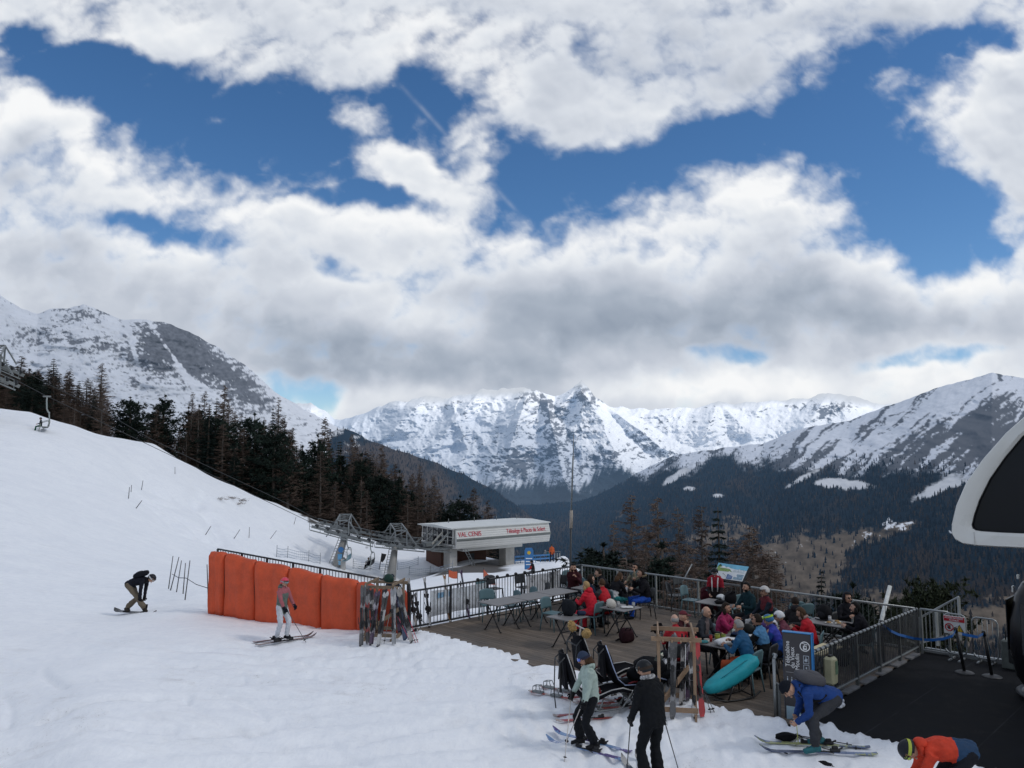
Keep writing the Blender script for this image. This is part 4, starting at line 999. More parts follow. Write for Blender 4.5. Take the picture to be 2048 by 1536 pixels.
def tower(base_uvY, top_uv, label, spans, w0=.95, w1=.6, sign=False, shaft=True):
    T = at(*top_uv); Bs = at(*base_uvY) if base_uvY else T-Vector((0, 0, 10))
    g = TER.h(Bs.x, Bs.y); Bs.z = min(Bs.z, g)-.4
    t = thing('lift_tower', Bs, label, 'lift tower'); bpy.context.view_layer.update()
    loc = lambda p: Vector(p)-Bs
    b = MB(); b.tube([(0, 0, 0), loc(T)], [w0*.62, w1*.62], 12); b.build('shaft', M_SHAFT, t)
    b = MB(); s0, s1 = Vector((-w0*.85, -.1, .3)), loc(T)+Vector((-w1*.85, 0, 0))
    for q in (-.18, .18): b.beam(s0+Vector((q, 0, 0)), s1+Vector((q, 0, 0)), .06)
    for k in range(14): p = s0.lerp(s1, k/13); b.beam(p-Vector((.2, 0, 0)), p+Vector((.2, 0, 0)), .05)
    b.build('ladder', M_GREY, t)
    for pts, u0, u1 in spans: train(t, pts, u0, u1)
    c0 = loc(rope_at(spans[0][0], (spans[0][1]+spans[0][2])/2))-Vector((0, 0, .7)); c1 = loc(rope_at(spans[1][0], (spans[1][1]+spans[1][2])/2))-Vector((0, 0, .7))
    b = MB(); b.beam(c0, c1, .55, .5); b.beam(loc(T)-Vector((0, 0, .2)), (c0+c1)/2, .6, .6); b.build('crossarm', M_GREY, t)
    b = MB()                                    # lifting frames above each train
    for c in (c0, c1):
        for dx in (-2.3, 2.3): b.beam(c+Vector((dx*.9, 0, .2-.0)), c+Vector((dx*.32, 0, 2.2)), .12); b.beam(c+Vector((dx*.32, 0, .4)), c+Vector((dx*.32, 0, 2.25)), .14)
        b.beam(c+Vector((-.75, 0, 2.2)), c+Vector((.75, 0, 2.2)), .14); b.beam(c+Vector((-2.0, 0, 1.0)), c+Vector((.7, 0, 2.2)), .08)
    for dx in (-.75, .75): b.beam(c0+Vector((dx, 0, 2.2)), c1+Vector((dx, 0, 2.2)), .14)
    for k in range(4): b.beam(c0.lerp(c1, k/4)+Vector((-.75, 0, 2.2)), c0.lerp(c1, (k+1)/4)+Vector((.75, 0, 2.2)), .08)
    b.build('lifting_frame', M_GREY, t)
    if sign:
        p = loc(Bs).lerp(loc(T), .62)+Vector((.1, -.62, 0))
        b = MB(); b.lathe([(.36, -.03), (.36, .03)], 20, p, R=Matrix.Rotation(PI/2, 3, 'X'), smooth=False); q = b.build('round_sign', M_BLUE, t)
        b = MB(); b.lathe([(.2, -.045), (.2, -.035)], 16, p, R=Matrix.Rotation(PI/2, 3, 'X'), smooth=False); b.build('pictogram', M_WHITETXT, q)
        b = MB(); b.box(p-Vector((.12, 0, .85)), (.55, .05, .7)); b.build('sign_plate', mat('pale_blue_plate', (.12, .33, .55), .5), t)
        b = MB(); b.box(p-Vector((.2, 0, 1.6)), (.45, .05, .5)); b.build('sign_plate', mat('sky_blue_plate', (.2, .42, .6), .5), t)
    return t
tower((669,1139,98), (691,1070,98.5), 'leaning chairlift tower with blue round sign on its shaft', [(NEAR, 623, 748), (FARR, 640, 742)], sign=True)
tower((782,1150,98), (790,1094,99.5), 'upright chairlift tower next to the station', [(NEAR, 752, 852), (FARR, 745, 838)])
tower((-26,860,79), (-14,775,79), 'chairlift tower head high at the edge of the forest', [(NEAR, -70, 40), (FARR, -60, 49)], .8, .6)
# chairs
M_CHROME = mat('chair_tube', (.30, .33, .32), .35, .1, 3, metal=.6)
M_SEATBLUE = mat('faded_blue_seat', (.16, .30, .36), .55, .12)
def lift_chair(label, u, pts, bar_up=False, drop=2.3, seat_m=None, rz=0.):
    p = rope_at(pts, u); t = thing('lift_chair', p, label, 'chair', 'chairs hanging on the lift', rz)
    b = MB(); b.bbox((0, 0, -.02), (.75, .14, .16), .03); b.build('grip', M_GREY, t)
    b = MB(); b.tube([(0, 0, 0), (0, -.05, -.5), (.05, -.08, -1.3), (.22, -.1, -1.75), (.30, -.05, -drop+.1), (.3, 0, -drop)], .07, 8); b.build('hanger', M_CHROME, t)
    z = -drop
    for s in (-1, 1):
        b = MB(); y = s*1.25
        b.tube([(.30, s*.1, z), (.28, y*.7, z-.02), (.30, y, z-.25), (.36, y, z-.9), (.22, y, z-1.45), (-.25, y, z-1.52)], .05, 8); b.build('side_frame', M_CHROME, t)
    b = MB(); b.bbox((-.02, 0, z-1.46), (.56, 2.5, .09), .03); b.build('seat', seat_m or M_BLACK, t)
    b = MB(); b.bbox((.31, 0, z-1.08), (.08, 2.5, .55), .03); b.build('backrest', seat_m or M_BLACK, t)
    b = MB()
    if bar_up: pts_ = [(.3, -1.2, z-.4), (-.25, -1.2, z-.25), (-.3, 0, z-.22), (-.25, 1.2, z-.25), (.3, 1.2, z-.4)]
    else: pts_ = [(.3, -1.2, z-.75), (-.35, -1.2, z-.95), (-.38, 0, z-.98), (-.35, 1.2, z-.95), (.3, 1.2, z-.75)]
    b.tube(pts_, .035, 6)
    if not bar_up:
        for y in (-.8, 0, .8): b.tube([(-.38, y, z-.97), (-.5, y, z-1.6), (-.55, y-.25, z-1.85), (-.55, y+.25, z-1.85)], .03, 5)
    b.build('safety_bar', M_CHROME, t)
    return t, p+Vector((0, 0, z-1.42))
CH_A, SEAT_A = lift_chair('empty pale blue lift chair beside the leaning tower', 694, NEAR, True, 1.75, M_SEATBLUE)
CH_B, SEAT_B = lift_chair('lift chair carrying two dark riders between the two towers', 741, NEAR, False, 1.75)
CH_C, SEAT_C = lift_chair('lift chair with a single rider high over the piste', 94, NEAR, False, 1.75, None, math.radians(30))
# small things on the snow below the lift
def post_at(name, u, v, Y, h, r, m, label, cat, top=None, n=8, group=None):
    p = at(u, v, Y); p.z = min(p.z, TER.h(p.x, p.y)); t = thing(name, p, label, cat, group)
    b = MB(); b.tube([(0, 0, -.2), top or (0, 0, h)], r, n); b.build('shaft', m, t); return t
t = thing('concrete_post', TER.hit(686, 1140), 'short concrete post below the empty chair', 'post')
b = MB(); b.bbox((0, 0, .6), (.55, .5, 1.4), .06); b.build('block', M_CONC, t); b = MB(); b.lathe([(.24, 1.3), (.2, 1.45), (.05, 1.5)], 10); b.build('cap', M_GREY, t)
t = thing('flag_pole', TER.hit(758, 1139, 60), 'thin dark pole with furled black flag beside the tower', 'flag pole')
b = MB(); b.tube([(0, 0, -.2), (.35, 0, 2.1)], .05, 6); b.build('pole', M_DGREY, t)
b = MB(); b.prism([(.35, 2.05), (.95, 1.95), (.75, 1.35), (.45, .9), (.25, 1.0)], -.05, .05, 'y'); b.build('flag', M_BLACK, t)
def net(pts, label, h=1.1):
    P = [TER.hit(u, v, 40) for u, v in pts]; t = thing('safety_net', P[0], label, 'net', 'pale safety nets on the snow by the lift')
    for p in P:
        q = p-P[0]; b = MB(); b.tube([q-Vector((0, 0, .2)), q+Vector((.03, 0, h+.15))], .035, 5); b.build('post', mat('net_post', (.22, .24, .27), .6), t)
    b = MB()
    for k in range(4):
        for i in range(len(P)-1):
            a, c = P[i]-P[0], P[i+1]-P[0]; z = h*(k+.4)/4; mid = (a+c)/2+Vector((0, 0, z-.12)); b.tube([a+Vector((0, 0, z)), mid, c+Vector((0, 0, z))], .022, 4)
    for i in range(len(P)-1):
        for j in range(10): q = (P[i]-P[0]).lerp(P[i+1]-P[0], j/10); b.tube([q+Vector((0, 0, .1)), q+Vector((0, 0, h*.85))], .008, 3)
    b.build('mesh_net', mat('pale_net', (.30, .36, .44), .8), t)
net([(553,1116),(575,1117),(617,1125),(640,1128)], 'pale net on the snow left of the leaning tower', 1.2)
net([(706,1138),(740,1140),(775,1145)], 'pale net between the two lift towers')
net([(795,1140),(836,1131)], 'pale net behind the upright tower', 1.0)
net([(818,1152),(860,1150),(905,1146)], 'pale net before the station pillar', 1.0)
t = thing('totem_sign', TER.hit(1058, 1139, 40), 'blue totem board with white lines and a yellow disc on the lift approach', 'sign')
b = MB(); b.prism([(-.42, 0), (.42, 0), (.42, 1.75), (.30, 2.0), (-.30, 2.0), (-.42, 1.75)], -.05, .05, 'y'); b.build('board', M_BLUE, t, fix=True)
b = MB()
for k in range(3): b.box((0, -.06, .45+k*.28), (.6, .02, .08))
b.build('line', M_WHITETXT, t); b = MB(); b.lathe([(.17, -.02), (.17, .02)], 14, (0, -.065, 1.55), R=Matrix.Rotation(PI/2, 3, 'X'), smooth=False); b.build('disc', M_YELLOW, t)
t = thing('queue_barrier', TER.hit(1030, 1128, 60), 'low blue queue barrier along the lift approach', 'barrier')
b = MB(); A = Vector((0, 0, 0)); Bq = TER.hit(1108, 1122, 60)-t.location
for k in range(9): q = A.lerp(Bq, k/8); b.box(q+Vector((0, 0, .5)), (.09, .09, 1.1))
b.build('post', M_BLUE, t); b = MB()
for z in (.45, .95): b.beam(A+Vector((0, 0, z)), Bq+Vector((0, 0, z)), .06, .22)
b.build('rail', M_BLUE, t)
for (u0, v0, u1, v1, lab) in ((897,1157,915,1158,'orange warning cloth on stakes before the station pillar'), (967,1156,990,1160,'orange warning cloth drooping beside the fence knobs')):
    p0 = TER.hit(u0, v0+10, 27); p1 = TER.hit(u1, v1+10, 27); t = thing('warning_cloth', p0, lab, 'banner', 'orange warning cloths on stakes beyond the fence')
    q = p1-p0; q.z = 0; b = MB()
    for e in (Vector((0, 0, 0)), q): b.tube([e-Vector((0, 0, .3)), e+Vector((0, 0, .95))], .02, 5)
    b.build('stake', M_DGREY, t); b = MB()
    for i in range(5):
        a_, c_ = q*(i/5), q*((i+1)/5); s_ = lambda k: .06*math.sin(k*PI)
        b.quad(a_+Vector((0, .01*i, .42-s_(i/5))), c_+Vector((0, .012, .42-s_((i+1)/5))), c_+Vector((0, .01, .85-s_((i+1)/5))), a_+Vector((0, 0, .85-s_(i/5))))
    b.build('cloth', M_ORANGE, t)
# queue gate posts at the far end of the lift approach
t = thing('lift_gate', TER.hit(1100, 1116, 90), 'row of pale gate posts at the lift entrance', 'gate')
b = MB()
for k in range(7): b.bbox((k*.75-1.5, k*.15, .6), (.16, .3, 1.5), .04)
b.build('post', M_CONC, t); b = MB(); b.beam((-1.6, 0, 1.9), (3.2, .9, 1.9), .12); 
for x in (-1.6, 3.2): b.beam((x, 0 if x < 0 else .9, 0), (x, 0 if x < 0 else .9, 1.9), .12)
b.build('frame', M_GREY, t)
# tall aerial mast outside the deck railing
p = at(1139, 1200, 26.6); p.z = -.6; t = thing('aerial_mast', p, 'tall thin mast rising behind the corner of the deck railing', 'mast')
b = MB(); b.tube([(0, 0, 0), (.07, 0, 2.9)], .036, 8); b.build('lower_pole', M_DGREY, t)
b = MB(); b.tube([(.068, 0, 2.75), (.085, 0, 3.35)], .055, 8); b.build('collar', mat('tan_collar', (.33, .29, .25), .6), t)
b = MB(); b.tube([(.075, 0, 3.2), (.13, 0, 4.6), (.16, 0, 5.2)], .028, 8); b.tube([(.16, 0, 5.1), (.18, 0, 5.92)], .014, 6); b.build('upper_pole', M_GREY, t)
# marker poles on the snow
def poles(lst, group, m, r=.02):
    for (u, v, u2, v2, lab) in lst:
        p = TER.hit(u, v, 20); q = at(u2, v2, p.y)-p; t = MB(); t.tube([-q*.06, q], [r, r*.7], 6); o = t.build('marker_pole', m); o.location = p; tag(o, lab, 'pole', group)
    return
M_CANE = mat('dark_cane', (.06, .058, .065), .7)
poles([(337,1178,346,1112,'tall dark marker pole at the outer end of the roped cluster'),(341,1181,358,1114,'second leaning marker pole of the roped cluster'),(353,1185,363,1121,'third marker pole of the roped cluster'),(366,1188,371,1126,'fourth shorter marker pole of the roped cluster'),(370,1200,380,1121,'fifth marker pole of the roped cluster, foot lowest of the five'),(417,1213,414,1129,'single marker pole just beside the orange wall')], 'marker poles by the orange wall', M_CANE)
poles([(257,998,259,974,'marker stick low at the edge of the tracked hollow'),(262,986,263,970,'marker stick beside another near the tracked hollow'),(283,980,286,961,'marker stick upslope of the tracked hollow'),(272,1017,284,1001,'tilted marker stick at the rim of the tracked hollow'),(350,948,350,934,'marker stick alone at the top of the tracked hollow'),(411,1072,422,1052,'marker stick on the lower piste, first of four'),(468,1078,480,1059,'tilted marker stick on the lower piste, second of four'),(498,1077,499,1054,'upright marker stick on the lower piste, third of four'),(541,1078,553,1061,'tilted marker stick on the lower piste, fourth of four'),(588,1050,592,1034,'marker stick under the lift rope near the tower')], 'small marker sticks on the slope', M_CANE, .035)
p0 = TER.hit(337, 1178, 20); b = MB(); a_ = at(344, 1148, 26.5); c_ = at(372, 1156, 25.5); d_ = at(415, 1176, 24.3); b.tube([a_, (a_+c_)/2-Vector((0, 0, .06)), c_, (c_+d_)/2-Vector((0, 0, .05)), d_], .012, 4)
tag(b.build('rope', M_CANE), 'thin rope slung from the pole cluster to the single pole', 'rope')
# twigs poking through the snow
for i, (u, v) in enumerate(((440,1000),(462,998),(475,1008),(482,1002))):
    p = TER.hit(u, v, 40); rnd = random.Random(i); V, Fc = [], []
    for k in range(26): tri_twig(V, Fc, p+Vector((rnd.uniform(-.9, .9), rnd.uniform(-1, 1), -.05)), p+Vector((rnd.uniform(-1.3, 1.3), rnd.uniform(-1, 1), rnd.uniform(.15, .5))), .025)
    tag(np_mesh('bare_shrub', [tuple(x) for x in V], Fc, M_LARCH, smooth=False), 'low bare shrub poking through the snow on the tracked slope', 'shrub', 'bare shrubs on the slope')
# ------------------------------------------------------------------ railings, padded wall, signs, gondola
M_RAIL = mat('dark_railing', (.040, .043, .047), .45, .15, 4, metal=.4)
M_RAILG = mat('zinc_railing', (.30, .315, .32), .42, .15, 3, metal=.6)
M_BARG = mat('zinc_bar', (.12, .128, .13), .5, .15, 3, metal=.4)
def fence(name, P, Q, h, nsec, label, group=None, z0=.06, bar=.11, rail=.045, post=.05, mr=None, mb=None, mp=None, barw=.014, knobs=(), over=0., zq=0., hq=None):
    P, Q = Vector(P), Vector(Q); hq = h if hq is None else hq
    t = thing(name, P, label, 'fence', group); d = Q-P; L = math.hypot(d.x, d.y)
    hh = lambda k: h+(hq-h)*k
    top = lambda k: d*k+Vector((0, 0, hh(k)))
    mr = mr or M_RAIL; mb = mb or mr; mp = mp or mr
    b = MB(); b.tube([top(0)-d.normalized()*over, top(1)+d.normalized()*over], rail/2+.004, 8); b.build('top_rail', mr, t)
    b = MB(); b.beam(d*0+Vector((0, 0, z0)), d+Vector((0, 0, z0)), rail*.8, rail); b.build('bottom_rail', mr, t)
    for i in range(nsec+1):
        q = d*(i/nsec); b = MB(); b.beam(q-Vector((0, 0, .12)), q+Vector((0, 0, hh(i/nsec))), post, post, up=d); b.build('post', mp, t)
    for i in range(nsec):
        b = MB(); n = max(2, int(L/nsec/bar))
        for k in range(1, n):
            kk = (i+k/n)/nsec; q = d*kk; b.beam(q+Vector((0, 0, z0)), q+Vector((0, 0, hh(kk)-.02)), barw, barw, up=d)
        b.build('bar_panel', mb, t)
    for k in knobs:
        b = MB(); b.ell(top(k)+Vector((0, 0, .035)), (.055, .055, .05), n=10, m=6); b.build('knob', M_BLACK, t)
    return t
fence('deck_fence', D(0, 7.1), D(0, 0), 1.0, 5, 'dark barred railing along the piste side of the deck, hung with two banners', 'deck railings', knobs=[.345,.40,.455,.515,.565,.62,.675,.735], bar=.115)
fence('deck_fence', D(0.02, 0), D(10.3, 0.05), 1.0, 7, 'long railing with pale handrail on the valley side of the deck', 'deck railings', mr=M_RAILG, mb=M_BARG, mp=M_RAILG, bar=.125, barw=.011)
def near_fence():
    t = thing('platform_fence', D(10.36, .1), 'railing with smoked mesh panels between the deck and the rubber floor', 'fence', 'deck railings')
    Pq = Vector((0, 0, 0)); d = D(10.36, 6.2)-D(10.36, .1); L = d.length
    b = MB(); b.tube([Vector((0, 0, 1.0)), d+Vector((0, 0, 1.0))], .032, 8)
    b.build('top_rail', M_RAILG, t)
    for k in range(30): q = d*((k+.5)/30)+Vector((0, 0, 1.0)); b = MB(); b.tube([q-d.normalized()*.05, q+d.normalized()*.02], .037, 8); b.build('tie', M_BLACK, t)
    b = MB(); b.tube([Vector((0, 0, .14)), d+Vector((0, 0, .14))], .028, 8); b.build('bottom_rail', M_RAILG, t)
    for i in range(6): q = d*(i/5); b = MB(); b.beam(q-Vector((0, 0, .1)), q+Vector((0, 0, 1.0)), .06, .06, up=d); b.build('post', M_BARG, t)
    for i in range(5):
        b = MB()
        for k in range(1, 13): q = d*((i+k/13)/5); b.beam(q+Vector((0, 0, .15)), q+Vector((0, 0, .98)), .012, .012, up=d)
        b.build('bar_panel', M_BARG, t)
        m, tt, out = MATS.get('smoked_mesh_', None) or new_mat('smoked_mesh')
        if 'smoked_mesh_' not in MATS:
            pr = tt.n('ShaderNodeBsdfPrincipled'); pr.inputs['Base Color'].default_value = (.02, .022, .027, 1); pr.inputs['Roughness'].default_value = .5; pr.inputs['Specular IOR Level'].default_value = .25
            pos = tt.n('ShaderNodeTexCoord').outputs['Object']; al = tt.mr(tt.noise(pos, 2.2, 4, .6), .35, .65, .45, .70)
            tr = tt.n('ShaderNodeBsdfTransparent'); mx = tt.n('ShaderNodeMixShader'); tt.put(mx.inputs[0], al); tt.L.new(tr.outputs[0], mx.inputs[1]); tt.L.new(pr.outputs[0], mx.inputs[2]); tt.L.new(mx.outputs[0], out.inputs[0])
            MATS['smoked_mesh_'] = (m, tt, out)
        b = MB(); q0, q1 = d*((i+.02)/5)+E1*.03, d*((i+.98)/5)+E1*.03
        b.quad(q0+Vector((0, 0, .17)), q1+Vector((0, 0, .17)), q1+Vector((0, 0, .965)), q0+Vector((0, 0, .965))); b.build('mesh_panel', m, t)
    # packed snow and kerb under the rail
    R = axes_R(E1, E2, (0, 0, 1))
    for k in range(7):
        b = MB(); b.bbox((0, 0, 0), (.15, .62, .05), .008); o = b.build('kerb_stone', mat('kerb_stone', (.15, .15, .155), .85, .25, 5)); o.matrix_world = Matrix.Translation(D(10.39, .6+k*.9, .01)) @ R.to_4x4()
        tag(o, 'pale kerb stone in the row under the platform railing', 'kerb stone', 'kerb stones under the platform railing')
near_fence()
# printed banners on the railing
def print_mat(name, mode):
    m, t, out = new_mat(name)
    uv = t.n('ShaderNodeTexCoord').outputs['Object']; s = t.n('ShaderNodeSeparateXYZ'); t.put(s.inputs[0], uv)
    x, z = s.outputs[0], s.outputs[2]
    n = t.noise(uv, 3.2, 6, .6); n2 = t.noise(uv, 9, 4, .6)
    if mode == 0:
        c = t.mix(t.mr(t.m('ADD', z, t.m('MULTIPLY', n, .5)), .55, .80), (.24, .25, .27, 1), (.58, .62, .66, 1))
        c = t.mix(t.mr(t.m('ADD', z, t.m('MULTIPLY', n2, .15)), .20, .30, 1, 0), c, (.20, .19, .07, 1))
        c = t.mix(t.mr(n2, .48, .62), c, (.42, .44, .46, 1))
    else:
        c = t.mix(t.mr(n, .42, .60), (.52, .52, .53, 1), (.34, .35, .37, 1)); c = t.mix(t.mr(n2, .62, .70), c, (.10, .10, .11, 1))
    p = t.n('ShaderNodeBsdfPrincipled'); t.put(p.inputs['Base Color'], c); p.inputs['Roughness'].default_value = .6
    tr = t.n('ShaderNodeBsdfTransparent'); mx = t.n('ShaderNodeMixShader'); mx.inputs[0].default_value = .86; t.L.new(tr.outputs[0], mx.inputs[1]); t.L.new(p.outputs[0], mx.inputs[2]); t.L.new(mx.outputs[0], out.inputs[0]); return m
for (b0, b1, z0, z1, mode, lab) in ((6.35, 4.25, .22, .92, 0, 'printed banner of grey mountains over yellow grass, on the railing behind the leaning skis'), (2.6, 1.0, .18, .94, 1, 'pale grey printed banner with dark figures near the corner of the railing')):
    o = thing('banner', D(-.03, b0, 0), lab, 'banner'); d = D(-.03, b1)-D(-.03, b0); b = MB(); n = 14
    for i in range(n):
        f = lambda k: d*k+Vector((-.006, .006, 0))*(2.2*math.sin(k*19))
        dz = lambda k: .03*math.sin(k*PI)
        b.quad(f(i/n)+Vector((0, 0, z0+dz(i/n))), f((i+1)/n)+Vector((0, 0, z0+dz((i+1)/n))), f((i+1)/n)+Vector((0, 0, z1-dz((i+1)/n))), f(i/n)+Vector((0, 0, z1-dz(i/n))))
    b.build('cloth', print_mat('banner_print_%d' % mode, mode), o)
    if mode == 0:
        b = MB(); q = d*.10+E1*.012
        b.quad(q+Vector((0, 0, .70)), q+d*.22+Vector((0, 0, .70)), q+d*.22+Vector((0, 0, .84)), q+Vector((0, 0, .84))); b.build('blue_logo_patch', mat('faded_blue_print', (.20, .36, .52), .6, .3, 20), o)
# orange padded wall
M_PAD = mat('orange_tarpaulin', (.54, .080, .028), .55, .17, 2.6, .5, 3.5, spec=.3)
M_PADD = mat('orange_tarpaulin_dark', (.47, .064, .025), .6, .12, 1.6, .35, 3.5)  # darker orange cover of the two pads behind the rack
def pads():
    us = [428, 457, 517, 584, 649, 721, 768, 815]
    tops = [(428,1101),(457,1106),(517,1120),(584,1134),(649,1148),(721,1162),(768,1174),(815,1182)]
    bots = [(428,1212),(457,1216),(517,1229),(584,1238),(649,1249),(721,1259),(768,1262),(815,1264)]
    yy = [(428,23.7),(721,21.5),(815,20.9)]
    A0, A1 = at(428, 1150, 23.7), at(815, 1150, 20.9); dr = (A1-A0); dr.z = 0; dr.normalize(); nrm = Vector((dr.y, -dr.x, 0))
    if nrm.y > 0: nrm = -nrm
    names = ['narrow orange pad at the outer end of the padded wall','second orange pad from the outer end of the padded wall','third orange pad from the outer end, left of the skier in the pink helmet','orange pad directly behind the skier in the pink helmet','orange pad between the pink helmeted skier and the ski rack','orange pad just behind the left side of the ski rack','last orange pad, right behind the ski rack']
    for i in range(7):
        u0, u1 = us[i], us[i+1]; p0 = at(u0, pl(tops, u0), pl(yy, u0)); p1 = at(u1, pl(tops, u1), pl(yy, u1)); q0 = at(u0, pl(bots, u0), pl(yy, u0)); q1 = at(u1, pl(bots, u1), pl(yy, u1))
        t = thing('padded_mat', q0, names[i], 'safety pad', 'orange pads of the padded wall')
        N, M = 14, 14; V = []; rs = random.Random(i+40)
        for side in (0, 1):
            for j in range(M+1):
                for k in range(N+1):
                    s, r = k/N, j/M
                    s2 = .002+s*.996
                    base = (q0.lerp(q1, s2)).lerp(p0.lerp(p1, s2), r)-q0
                    ex = min(1, min(s, 1-s)/.07); ey = min(1, min(r+.08, 1-r)/.09)
                    puff = (ex*(2-ex))*(ey*(2-ey))
                    wob = .018*math.sin(s*9+i*2+r*3)+.012*math.sin(s*23+r*2+i)+.014*math.sin(r*8+i)
                    base.z -= .06*(1-ex)**2*(r > .9)+.18*(1-r)+.02*math.sin(s*7+i*3)*(r == 1)
                    th = .15+.10*puff+wob*puff if side == 0 else 0
                    V.append(base+nrm*th)
        W = (N+1)*(M+1); fs = []
        for side in (0, 1):
            for j in range(M):
                for k in range(N):
                    a = side*W+j*(N+1)+k; f = (a, a+1, a+N+2, a+N+1); fs.append(f if side == 0 else f[::-1])
        for k in range(N): fs += [(k+1, k, W+k, W+k+1), (M*(N+1)+k, M*(N+1)+k+1, W+M*(N+1)+k+1, W+M*(N+1)+k)]
        for j in range(M): a = j*(N+1); fs += [(a, a+N+1, W+a+N+1, W+a), (a+N+N+1, a+N, W+a+N, W+a+N+N+1)]
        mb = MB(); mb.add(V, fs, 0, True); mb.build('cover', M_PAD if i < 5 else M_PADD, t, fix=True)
        b = MB(); m0 = q1.lerp(p1, .0)-q0; m1 = q1.lerp(p1, .97)-q0
        b.tube([m0+nrm*.12-dr*.01, m0.lerp(m1, .5)+nrm*.15-dr*.01, m1+nrm*.12-dr*.01], .022, 5); b.build('seam_strap', mat('dark_orange_strap', (.10, .016, .010), .7), t)
    P, Q = at(432, 1200, 24.0), at(815, 1255, 21.1)
    f = fence('pad_fence', P, Q, at(430, 1098, 24.0).z-P.z, 7, 'dark barred fence carrying the orange pads, its top showing above them', None, hq=at(815, 1168, 21.1).z-Q.z, bar=.10)
pads()
# information board over the valley railing
def info_board():
    t = thing('information_board', D(5.35, .22), 'tilted panorama board with blue sky and mountain pictures on two dark posts', 'sign')
    c = [at(1437,1125,22.35), at(1498,1133,21.95), at(1484,1164,21.75), at(1427,1156,22.15)]
    o = Vector(t.location); c = [p-o for p in c]
    n = (c[1]-c[0]).cross(c[3]-c[0]).normalized()
    if n.y > 0: n = -n
    def P(x, y, k=0): return (c[0].lerp(c[1], x)).lerp(c[3].lerp(c[2], x), y)+n*k
    def rect(x0, y0, x1, y1, k, name, m, par): b = MB(); b.quad(P(x0,y0,k), P(x1,y0,k), P(x1,y1,k), P(x0,y1,k)); return b.build(name, m, par)
    b = MB(); vs = [P(-.015,-.03), P(1.06,-.03), P(1.06,1.03), P(-.015,1.03)]; vs += [v-n*.05 for v in vs]
    b.add(vs, [(0,1,2,3), (7,6,5,4), (0,4,5,1), (1,5,6,2), (2,6,7,3), (3,7,4,0)]); b.build('panel', M_BLACK, t, fix=True)
    f = rect(0, .02, 1, .97, .004, 'print', mat('board_white', (.62, .66, .68), .4, .05), t)
    rect(.0, .02, 1, .30, .007, 'sky_picture', mat('board_sky', (.16, .42, .58), .4, .15, 6), f)
    def poly(pts, k, name, m): b = MB(); b.add([P(x, y, k) for x, y in pts], [tuple(range(len(pts)))]); b.build(name, m, f)
    poly([(.02,.52),(.02,.22),(.12,.14),(.2,.26),(.32,.2),(.45,.34),(.55,.5)], .010, 'meadow_picture', mat('board_green', (.20, .30, .10), .5, .35, 30))
    poly([(.1,.30),(.22,.16),(.3,.26),(.38,.2),(.5,.34),(.3,.30)], .013, 'peak_picture', mat('board_peak', (.68, .70, .72), .5, .1))
    poly([(.03,.2),(.10,.06),(.15,.2)], .014, 'tree_picture', mat('board_tree', (.03, .06, .03), .5))
    poly([(.55,.48),(.6,.30),(.68,.36),(.75,.24),(.84,.36),(.92,.28),(.97,.48)], .010, 'peak_picture', mat('board_peak2', (.50, .56, .60), .5, .3, 25))
    rect(.42, .56, .62, .94, .008, 'blue_panel', mat('board_navy', (.07, .14, .32), .5, .1), f)
    b = MB()
    for k in range(5): b.quad(P(.45,.62+k*.06,.011), P(.59,.62+k*.06,.011), P(.59,.635+k*.06,.011), P(.45,.635+k*.06,.011))
    b.build('text_line', mat('board_text', (.4, .48, .6), .5), f)
    rect(.66, .58, .97, .92, .008, 'lake_picture', mat('board_lake', (.22, .32, .40), .5, .35, 20), f)
    b = MB()
    for k in range(7): x = .06+.05*k; y = .62+.07*((k*5) % 4); b.quad(P(x,y,.011), P(x+.035,y,.011), P(x+.035,y+.05,.011), P(x,y+.05,.011))
    b.build('small_picture', mat('board_small', (.28, .26, .24), .5, .4, 40), f)
    for x in (.06, .95): q = P(x, .9, -.06); b = MB(); b.beam((q.x, q.y, -.0), q, .06, .06); b.build('post', M_BLACK, t)
info_board()
# leaning white pole beyond the railing
b = MB(); p0, p1 = at(1763,1240,20.3), at(1780,1172,20.6); p0 = p0+(p0-p1)*1.2; b.tube([p0, p1], [.055, .05], 10); tag(b.build('white_pole', mat('white_paint', (.62, .64, .62), .5)), 'thick white pole leaning beyond the valley railing', 'pole')
b = MB(); b.tube([at(1366,1162,24), at(1384,1128,24.2)], .018, 6); tag(b.build('thin_strut', M_RAILG), 'thin pale strut slanting behind the railing by the standing man', 'pole')
